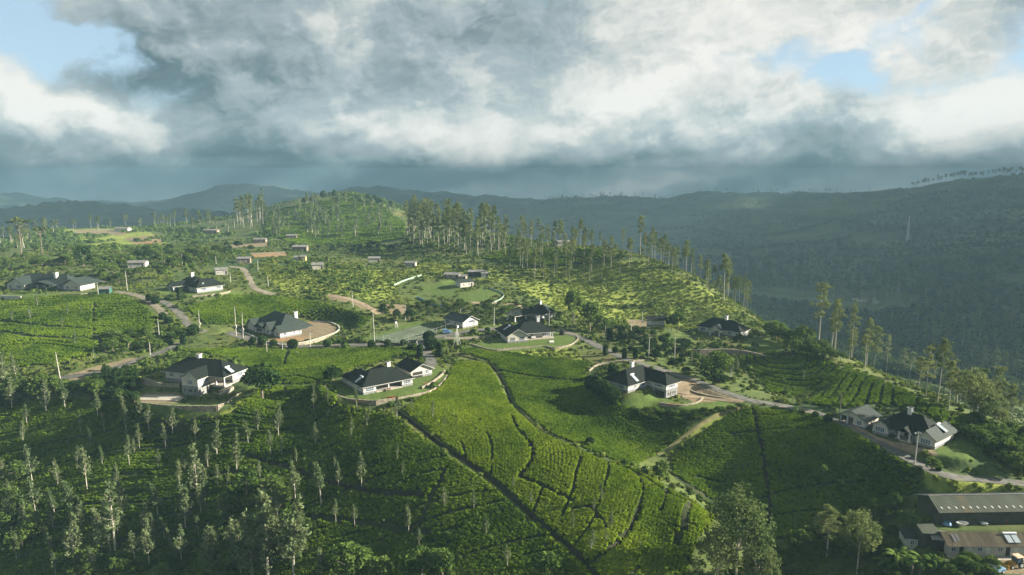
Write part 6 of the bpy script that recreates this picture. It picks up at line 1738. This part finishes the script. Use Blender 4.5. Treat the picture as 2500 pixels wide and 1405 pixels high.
for k, (u, v, hp) in enumerate([(2190, 1400, 62), (2225, 1405, 52), (2165, 1408, 46), (2245, 1410, 50), (2275, 1395, 40)]):
    plant('banana_plant', BANANAS, u, v, hp, label='banana plant with long drooping leaves in the gully, ' + ('tallest', 'right of the tallest', 'leftmost', 'lowest', 'rightmost')[k], cat='banana plant')


def grove(n, poly, forms, name, hlo, hhi, label, group, ymin=0, ymax=9e9, wide=(0.8, 1.2), cat='tree', near=2.0, dense=None, hide=0.0):
    """n trees whose feet lie in a patch of the photographed ground"""
    us = [p[0] for p in poly]; vs = [p[1] for p in poly]; got = []; tries = 0
    while len(got) < n and tries < n * 60:
        tries += 1
        u = min(us) + rng.random() * (max(us) - min(us)); v = min(vs) + rng.random() * (max(vs) - min(vs))
        if not inside(poly, np.array([u]), np.array([v]))[0]:
            continue
        x, y, z = at(u, v)
        if hide:
            y2 = y + hide * rng.random(); x2 = x * y2 / y; z2 = float(ground(x2, y2)); x, y, z = x2, y2, z2
        if not ymin < y < ymax or taken(np.array([x]), np.array([y]))[0] or any((x - a) ** 2 + (y - b) ** 2 < near * near for a, b in got):
            continue
        got.append((x, y))
        plant(name, forms, u, v, hm=hlo + (hhi - hlo) * rng.random() ** 1.3, label=label, group=group, p=(x, y, z), wide=wide[0] + (wide[1] - wide[0]) * rng.random(), cat=cat)


G1 = [(985,600),(1000,560),(1080,558),(1205,575),(1222,612),(1165,630),(1060,612)]
grove(70, G1, EUCS, 'eucalyptus_tree', 17, 31, 'tall pale-trunked eucalyptus in the dense grove on the hill shoulder', 'dense eucalyptus grove on the hill shoulder', near=3.2)
grove(66, [(1212,585),(1300,566),(1420,580),(1485,606),(1420,618),(1300,608),(1220,606)], EUCS, 'eucalyptus_tree', 9, 18, 'eucalyptus in the ridge grove right of the dense grove', 'eucalyptus grove along the ridge', near=3.0)
grove(40, [(1230,620),(1470,615),(1600,660),(1500,690),(1300,690),(1240,670)], EUCS, 'eucalyptus_tree', 10, 19, 'slim eucalyptus standing apart on the sunlit slope', 'scattered eucalyptus on the sunlit slope', near=6)
grove(70, [(1480,612),(1584,634),(1712,690),(1860,770),(1840,775),(1700,700),(1560,640)], EUCS, 'eucalyptus_tree', 12, 23, 'tall eucalyptus on the falling edge of the sunlit slope', 'eucalyptus row on the falling edge', hide=90, near=4, ymax=620)
grove(20, [(1860,770),(2040,850),(2200,920),(2180,925),(2000,850)], EUCS, 'eucalyptus_tree', 16, 28, 'hazy eucalyptus beyond the terrace edge', 'eucalyptus beyond the terrace edge', hide=60, near=6, ymax=420)
grove(30, [(2040,868),(2130,905),(2230,955),(2380,1035),(2500,1075),(2500,980),(2300,900),(2150,850)], EUCS, 'valley_tree', 8, 17, 'sunlit tree on the drop beyond the terraced tea', 'sunlit trees on the drop beyond the terraces', near=4, wide=(1.2, 1.9), ymax=420, hide=25)
grove(24, [(575,540),(585,520),(640,510),(660,545),(640,560),(580,562)], EUCS, 'eucalyptus_tree', 18, 30, 'eucalyptus clump on the left shoulder of the hill', 'eucalyptus clump on the left hill shoulder', near=4)
grove(70, [(640,520),(760,498),(860,492),(960,520),(985,560),(900,590),(700,590),(640,570)], OAKS, 'silver_oak_tree', 8, 15, 'small pale-trunked tree dotted over the rounded hill', 'trees dotted over the rounded hill', near=5, wide=(1.0, 1.6))
grove(10, [(700,508),(830,486),(900,492),(960,512),(840,490)], DARKS, 'dark_bush', 8, 15, 'dark tree near the top of the rounded hill', 'dark trees near the hill top', near=8, wide=(.6, .9))
grove(60, [(0,606),(60,585),(150,560),(260,552),(560,548),(600,560),(560,575),(330,556),(140,575),(60,615)], EUCS, 'plateau_tree', 9, 17, 'hazy slim tree along the far edge of the left plateau', 'hazy trees along the left plateau edge', near=4, wide=(1.2, 1.8), hide=60)
grove(110, [(0,610),(140,596),(320,605),(560,600),(560,640),(440,650),(380,690),(240,700),(0,680)], BROADS, 'leafy_tree', 3.0, 6.5, 'leafy bush tree in the thicket above the long house', 'thicket above the long house', near=2.6, wide=(1.0, 1.5))
grove(40, [(300,620),(560,600),(720,600),(980,605),(980,640),(840,620),(560,625),(380,660)], DARKS, 'dark_bush', 3.0, 6.0, 'dark bush on the terraced smallholdings under the hill', 'dark bushes on the smallholdings', near=3, wide=(1.0, 1.5))
grove(46, [(1440,800),(1580,815),(1700,840),(1690,900),(1780,930),(1760,960),(1640,900),(1560,870),(1500,840)], DARKS, 'dark_bush', 2.4, 4.6, 'dark dense shrub on the bank below the hipped house', 'dark shrubs below the hipped house', near=2.2, wide=(1.0, 1.4), cat='shrub')
grove(16, [(1880,800),(2000,860),(2060,880),(2060,900),(1960,870),(1880,850),(1850,800)], BROADS, 'leafy_bush', 3.5, 7, 'pale leafy shrub behind the terraced mound', 'leafy shrubs behind the terraced mound', near=2.5, wide=(.9, 1.4), cat='shrub')
grove(64, [(2330,1060),(2370,1045),(2500,1080),(2560,1150),(2500,1160),(2420,1120),(2400,1090)], BROADS, 'leafy_bush', 2.5, 6, 'leafy bush on the bank right of the roadside bungalow', 'leafy bank right of the roadside bungalow', near=2.0, wide=(1.0, 1.5), cat='shrub')
grove(32, [(-60,1120),(40,1150),(100,1300),(150,1405),(-60,1405)], BROADS, 'leafy_tree', 3.5, 8, 'leafy tree in the dark corner wood at the lower left', 'corner wood at the lower left', near=2.4, wide=(1.0, 1.4))
grove(26, [(540,1240),(640,1190),(740,1290),(740,1405),(540,1405)], BROADS, 'leafy_tree', 3.5, 9, 'leafy tree in the wood at the bottom edge, left of centre', 'wood at the bottom edge', near=2.4, wide=(.9, 1.3))
grove(22, [(150,1370),(560,1360),(560,1430),(150,1430)], BROADS, 'leafy_tree', 2.5, 6, 'low leafy tree along the bottom edge under the silver oaks', 'low trees along the bottom edge', near=2.6, wide=(1.0, 1.4))
grove(46, [(1880,1330),(2000,1300),(2140,1240),(2200,1240),(2230,1300),(2180,1420),(1880,1420)], BROADS, 'leafy_bush', 1.8, 4.5, 'leafy bush in the gully left of the yard', 'bushes in the gully left of the yard', near=2.0, wide=(1.0, 1.6), cat='shrub')
grove(34, [(2300,1290),(2500,1290),(2500,1306),(2300,1306)], BROADS, 'leafy_bush', 1.2, 2.2, 'low green bush between the long shed and the quarters', 'bushes between shed and quarters', near=1.2, wide=(1.1, 1.6), cat='shrub')
grove(26, [(2290,1385),(2420,1378),(2430,1420),(2290,1420)], BROADS, 'leafy_bush', 1.5, 3.2, 'bright leafy bush in front of the quarters', 'bushes in front of the quarters', near=1.4, wide=(1.1, 1.6), cat='shrub')
grove(34, [(-20,1230),(300,1260),(560,1250),(740,1330),(740,1420),(-20,1420)], OAKS, 'silver_oak_tree', 6, 11.5, 'feathery silver oak crowding the lower left corner', 'silver oaks crowding the lower left corner', near=3.0, wide=(.9, 1.5))
grove(40, [(-20,935),(90,945),(230,945),(300,985),(150,965),(40,985),(-20,1005)], BROADS, 'leafy_tree', 3.0, 6.5, 'bright leafy tree in the thicket below the left road', 'thicket below the left road', near=2.4, wide=(1.0, 1.4))
grove(40, [(250,905),(330,920),(340,985),(240,985),(180,960),(230,930)], DARKS, 'dark_bush', 2.5, 5, 'dark round bush between the left road and the gabled house', 'dark bushes left of the gabled house', near=2.4, wide=(1.0, 1.3), cat='shrub')
grove(30, [(240,830),(430,800),(520,800),(440,845),(330,865),(250,890)], BROADS, 'leafy_bush', 2.5, 5, 'leafy bush on the overgrown bank above the left road', 'overgrown bank above the left road', near=2.4, wide=(1.0, 1.4), cat='shrub')
grove(46, [(1020,745),(1290,745),(1330,765),(1200,775),(1050,775),(1010,790)], BROADS, 'leafy_bush', 2.2, 4.6, 'leafy bush on the bank behind the pavilion', 'bushes on the bank behind the pavilion', near=2.2, wide=(1.0, 1.4), cat='shrub')
grove(14, [(1350,770),(1560,800),(1620,820),(1500,825),(1380,800)], BROADS, 'leafy_bush', 2.2, 5, 'leafy bush at the foot of the sunlit slope', 'bushes at the foot of the sunlit slope', near=2.4, wide=(1.0, 1.4), cat='shrub')
def skyline(u):
    """the crest that closes the view at bearing u: scan the ground sheet outwards"""
    t = np.exp(np.linspace(math.log(900), math.log(6000), 1200)); x = (u - CU) / F / CT; X, Y = x * t, t
    e = ground(X, Y) / np.hypot(X, Y); k = int(np.argmax(e)); return float(X[k]), float(Y[k]), float(ground(X[k], Y[k]))


u_ = 2205.0
while u_ < 2510:
    plant('skyline_tree', EUCS, 0, 0, hm=17 + 11 * rng.random(), label='thin-stemmed tree in the row on the right skyline ridge', group='tree row on the right skyline ridge', p=skyline(u_), wide=1.5 + 0.8 * rng.random()); u_ += 3 + 9 * rng.random()
u_ = 1330.0
while u_ < 2120:
    plant('ridge_tree', EUCS, 0, 0, hm=9 + 11 * rng.random(), label='tiny dark tree along the far middle ridge', group='trees along the far middle ridge', p=skyline(u_), wide=1.8 + 0.8 * rng.random()); u_ += 8 + 30 * rng.random() ** 2
grove(110, [(1760,640),(1900,700),(2100,760),(2300,900),(2500,960),(2500,760),(2300,720),(2100,660),(1900,610)], EUCS, 'valley_tree', 14, 26, 'hazy tree on the shaded valley side', 'hazy trees on the shaded valley side', ymin=430, near=8, wide=(1.2, 1.9))
grove(56, [(1530,985),(1560,1002),(1640,1014),(1700,1012),(1822,992),(1815,1002),(1700,1034),(1640,1044),(1560,1018)], BROADS, 'hedge_bush', 1.4, 2.8, 'thick hedge bush under the lawn of the basement-garage bungalow', 'hedge below the basement-garage bungalow', near=1.2, wide=(1.1, 1.6), cat='shrub')
for u, v, w_, lab in ((876, 981, 2.6, 'red flower bed on the shaded lawn edge of the veranda bungalow'), (905, 984, 3.0, 'long red flower bed at the front corner of the curved lawn'), (958, 973, 2.2, 'red flower bed on the sunlit wall of the curved lawn'), (1052, 938, 2.0, 'red flower bed on the short upper wall'), (1640, 990, 2.0, 'red flower bed on the lower lawn edging')):
    x, y, z = at(u, v); r_ = np.random.default_rng(int(u)); C = r_.normal(size=(150, 3)) * np.array([w_ * 0.4, 0.3, 0.12]) + np.array([0, 0, 0.35]); V_, Q_ = leaf_quads(C, 0.2, r_, 0.3)
    tag(link('flower_bed', quick_mesh('flower_bed', V_, Q_, [M_RED, L_DARK], (np.arange(150) % 3 == 0).astype(int)), None, (x, y, z + CZ)), lab, 'flower bed')
for u, v, yaw, lab in ((1347, 838, 20, 'white garden bench on the round walled lawn'), (1303, 829, 15, 'white sofa bench on the veranda of the round-lawn bungalow'), (948, 955, 37, 'dark garden bench in front of the veranda bungalow')):
    x, y, z = at(u, v); m = MB(); m.box(-.9, .9, -.3, .3, .35, .5); m.box(-.9, .9, .25, .35, .5, .95)
    o = m.build('garden_bench', M_BARK_D if 'dark' in lab else M_WHITE, None, (x, y, z + CZ + (.3 if 'veranda of' in lab else 0)), (0, 0, R(yaw))); tag(o, lab, 'bench')
    for lx in (-.8, .8):
        for ly in (-.22, .22):
            MB().box(lx - .06, lx + .06, ly - .06, ly + .06, -.1, .35).build('leg', M_BARK_D if 'dark' in lab else M_WHITE, o)
print('trees %.1f s' % (time.time() - T0))

# ------------------------------------------------------------------ tea, scrub and grass cover
LANES = {'dark tea slope under the silver oaks': 5, 'terraced tea field below the long house': 3, 'bright tea spur in the sun': 9, 'round terraced tea mound': 3, 'tea slope above the roadside bungalow': 3}
LANE_T = {'bright tea spur in the sun': 0.13, 'round terraced tea mound': -0.5, 'tea slope above the roadside bungalow': -0.2, 'terraced tea field below the long house': -0.08, 'dark tea slope under the silver oaks': 0.02}
for nm, (poly, ang, rs, bs, size, y0, y1) in TEA.items():
    P = np.array([at(min(max(u, -200), 2700), v)[:2] for u, v in poly]); c = P.mean(0)
    ext = np.abs(P - c).max() * 1.5 + 5
    a = R(ang); ca, sa = math.cos(a), math.sin(a)
    q = np.arange(-ext, ext, rs); s = np.arange(-ext, ext, bs)
    Sg, Qg = np.meshgrid(s, q); row = np.broadcast_to(np.arange(len(q))[:, None], Sg.shape); lane = (row % LANES.get(nm, 9) == 0) & (fbm(Sg / 14.0 + row * 3.1, Qg / 9.0, 2) > LANE_T.get(nm, 0.10))
    Sg = Sg + rng.normal(size=Sg.shape) * 0.30 * bs; Qg = Qg + rng.normal(size=Qg.shape) * 0.16 * rs
    Qg = Qg + 9.0 * fbm(Sg / 45.0 + c[0], Qg / 45.0 + c[1], 2)                       # rows bend with the slope
    X = c[0] + Sg * ca - Qg * sa; Y = c[1] + Sg * sa + Qg * ca
    arc = (990, 1165) if 'spur' in nm else (1925, 862) if 'mound' in nm else None
    if arc:                                                                            # rows wrap round the nose of the spur, round the mound
        cx_, cy_, _z = at(*arc); rad = np.arange(3, 110, rs); XX, YY, LN = [], [], []; every = LANES.get(nm, 9)
        for i_, q_ in enumerate(rad):
            t_ = np.arange(0, 2 * math.pi, bs / q_); rr_ = q_ + 2.2 * fbm(np.cos(t_) * q_ / 16.0, np.sin(t_) * q_ / 16.0, 2) * 2 + rng.normal(size=len(t_)) * 0.10; t_ = t_ + rng.normal(size=len(t_)) * 0.22 * bs / q_
            XX.append(cx_ + rr_ * np.cos(t_)); YY.append(cy_ + rr_ * np.sin(t_)); LN.append((i_ % every == 0) & (fbm(t_ * q_ / 14.0 + i_ * 3.1, t_ * 0 + i_, 2) > LANE_T.get(nm, 0.02)))
        X = np.concatenate(XX); Y = np.concatenate(YY); lane = np.concatenate(LN)
    X = X.ravel(); Y = Y.ravel()
    ok = (Y > 60) & ~lane.ravel(); X, Y = X[ok], Y[ok]
    Z = ground(X, Y); U, V, _ = project(X, Y, Z); r = np.hypot(X, Y)
    ok = inside(poly, U, V) & (r > y0) & (r < y1) & ~taken(X, Y) & (rng.random(len(X)) > 0.02 + 0.3 * np.clip(fbm(X / 7.0, Y / 7.0, 3) - 0.12, 0, 1))
    X, Y, Z = X[ok], Y[ok], Z[ok]; n = len(X)
    k = size * (0.85 + 0.3 * rng.random(n)) * (1 + 0.35 * fbm(X / 5.0, Y / 5.0, 2))
    S = np.c_[k * max(1.0, bs) * 1.20, k * max(1.0, bs) * 1.20, np.full(n, 0.45 + size * 0.75) * (0.93 + 0.14 * rng.random(n))]
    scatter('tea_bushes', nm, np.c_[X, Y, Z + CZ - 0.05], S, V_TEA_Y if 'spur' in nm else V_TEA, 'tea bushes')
ALLTEA = [t[0] for t in TEA.values()]


def wild(name, label, n, xr, yr, coll, smin, smax, keep, cat):
    X = xr[0] + rng.random(n) * (xr[1] - xr[0]); Y = yr[0] + rng.random(n) * (yr[1] - yr[0]); Z = ground(X, Y); U, V, _ = project(X, Y, Z)
    ok = (U > -250) & (U < 2750) & (V < 1500) & ~taken(X, Y)
    for p in ALLTEA:
        ok &= ~inside(p, U, V)
    ok &= keep(X, Y, U, V)
    X, Y, Z = X[ok], Y[ok], Z[ok]; s = smin + (smax - smin) * rng.random(len(X)) ** 2
    scatter(name, label, np.c_[X, Y, Z + CZ - 0.1 * s], np.c_[s, s, s * (0.7 + 0.5 * rng.random(len(X)))], coll, cat)
    return len(X)


cnt = []
cnt.append(wild('scrub', 'mixed low scrub covering the slopes between the fields', 80000, (-330, 300), (110, 560), V_SCRUB, 0.5, 1.7, lambda X, Y, U, V: (fbm(X / 18.0, Y / 18.0, 3) + 0.28 > rng.random(len(X)) * 0.5) & ~(inside(DRY[0], U, V) & (rng.random(len(X)) < 0.9)), 'scrub'))
cnt.append(wild('scrub', 'dense sunlit scrub on the flank falling to the right valley', 36000, (20, 200), (290, 460), V_GRASS, 0.3, 1.0, lambda X, Y, U, V: (X > 20 + 0.0 * Y) & (Y > 300) & (U > 1330) & (fbm(X / 9.0, Y / 9.0, 3) > -0.14), 'scrub'))
cnt.append(wild('scrub', 'taller green shrubs clumped in hollows and banks', 15000, (-330, 300), (110, 600), V_SHRUB, 1.0, 2.8, lambda X, Y, U, V: (fbm(X / 30.0 + 40, Y / 30.0, 4) > 0.07) & ~(inside(DRY[0], U, V) & (rng.random(len(X)) < 0.93)), 'scrub'))
cnt.append(wild('scrub', 'shrubs over the hill and plateau farther off', 26000, (-560, 260), (480, 900), V_SHRUB, 1.4, 4.0, lambda X, Y, U, V: fbm(X / 60.0 + 4, Y / 60.0, 4) > 0.04, 'scrub'))
cnt.append(wild('dry_grass', 'tufts of pale dry grass on the sunlit slopes', 60000, (-200, 260), (110, 470), V_GRASS, 0.6, 1.5, lambda X, Y, U, V: np.any([inside(p, U, V) for p in DRY], axis=0) | (fbm(X / 12.0 - 30, Y / 12.0, 3) > 0.12), 'grass'))
n = 80000
ph = R(-40) + rng.random(n) * R(80); r = np.exp(np.log(480) + rng.random(n) * np.log(3600 / 480)); X, Y = r * np.sin(ph), r * np.cos(ph); Z = ground(X, Y)
U, V, _ = project(X, Y, Z)
ok = (fbm(X / 240.0, Y / 240.0, 4) + 0.06 > np.interp(r, [480, 1100, 1900, 2800], [-0.2, -0.12, -0.04, 0.12])) & ((X > 130 + 0.05 * Y) | (Y > 1000)) & (U > -100) & (U < 2600)
X, Y, Z, r = X[ok], Y[ok], Z[ok], r[ok]; s = 0.35 + 0.6 * rng.random(len(X)) ** 1.5
scatter('woodland', 'dark woodland covering the shaded valley sides and far hills', np.c_[X, Y, Z + CZ - 2.0], np.c_[s * 1.5, s * 1.5, s * 1.1], V_FAR, 'woods')
print('cover', cnt, len(X), 'total %.1f s' % (time.time() - T0))


# ------------------------------------------------------------------ labels that single out each of a few alike trees
def ordinals():
    fam = {}
    for o in SC.objects:
        if o.parent is None and 'label' in o.keys() and 'group' in o.keys():
            fam.setdefault(o['label'], []).append(o)
    words_ = ['leftmost', 'second from left', 'third from left', 'fourth from left', 'fifth from left', 'sixth from left', 'seventh from left', 'eighth from left', 'ninth from left', 'tenth from left', 'eleventh from left', 'twelfth from left',
              'thirteenth from left', 'fourteenth from left', 'fifteenth from left', 'sixteenth from left', 'seventeenth from left', 'eighteenth from left', 'nineteenth from left', 'twentieth from left']
    for lab, L in fam.items():
        if len(L) < 2:
            continue
        k = -(-len(L) // 38); L.sort(key=lambda o: o.location.y)
        for c in range(k):
            part = L[c * len(L) // k:(c + 1) * len(L) // k]
            part.sort(key=lambda o: o.location.x / max(o.location.y, 1)); n = len(part)
            row = '' if k == 1 else ', ' + ('front row' if c == 0 else 'back row' if c == k - 1 else ('middle row' if k == 3 else ('second row', 'third row')[min(c - 1, 1)]))
            for i, o in enumerate(part):
                t = 'leftmost' if i == 0 else 'rightmost' if i == n - 1 else words_[i] if i <= n - 1 - i and i < 20 else words_[min(n - 1 - i, 19)].replace('left', 'right')
                o['label'] = '%s, %s%s' % (lab, t, row)


ordinals()
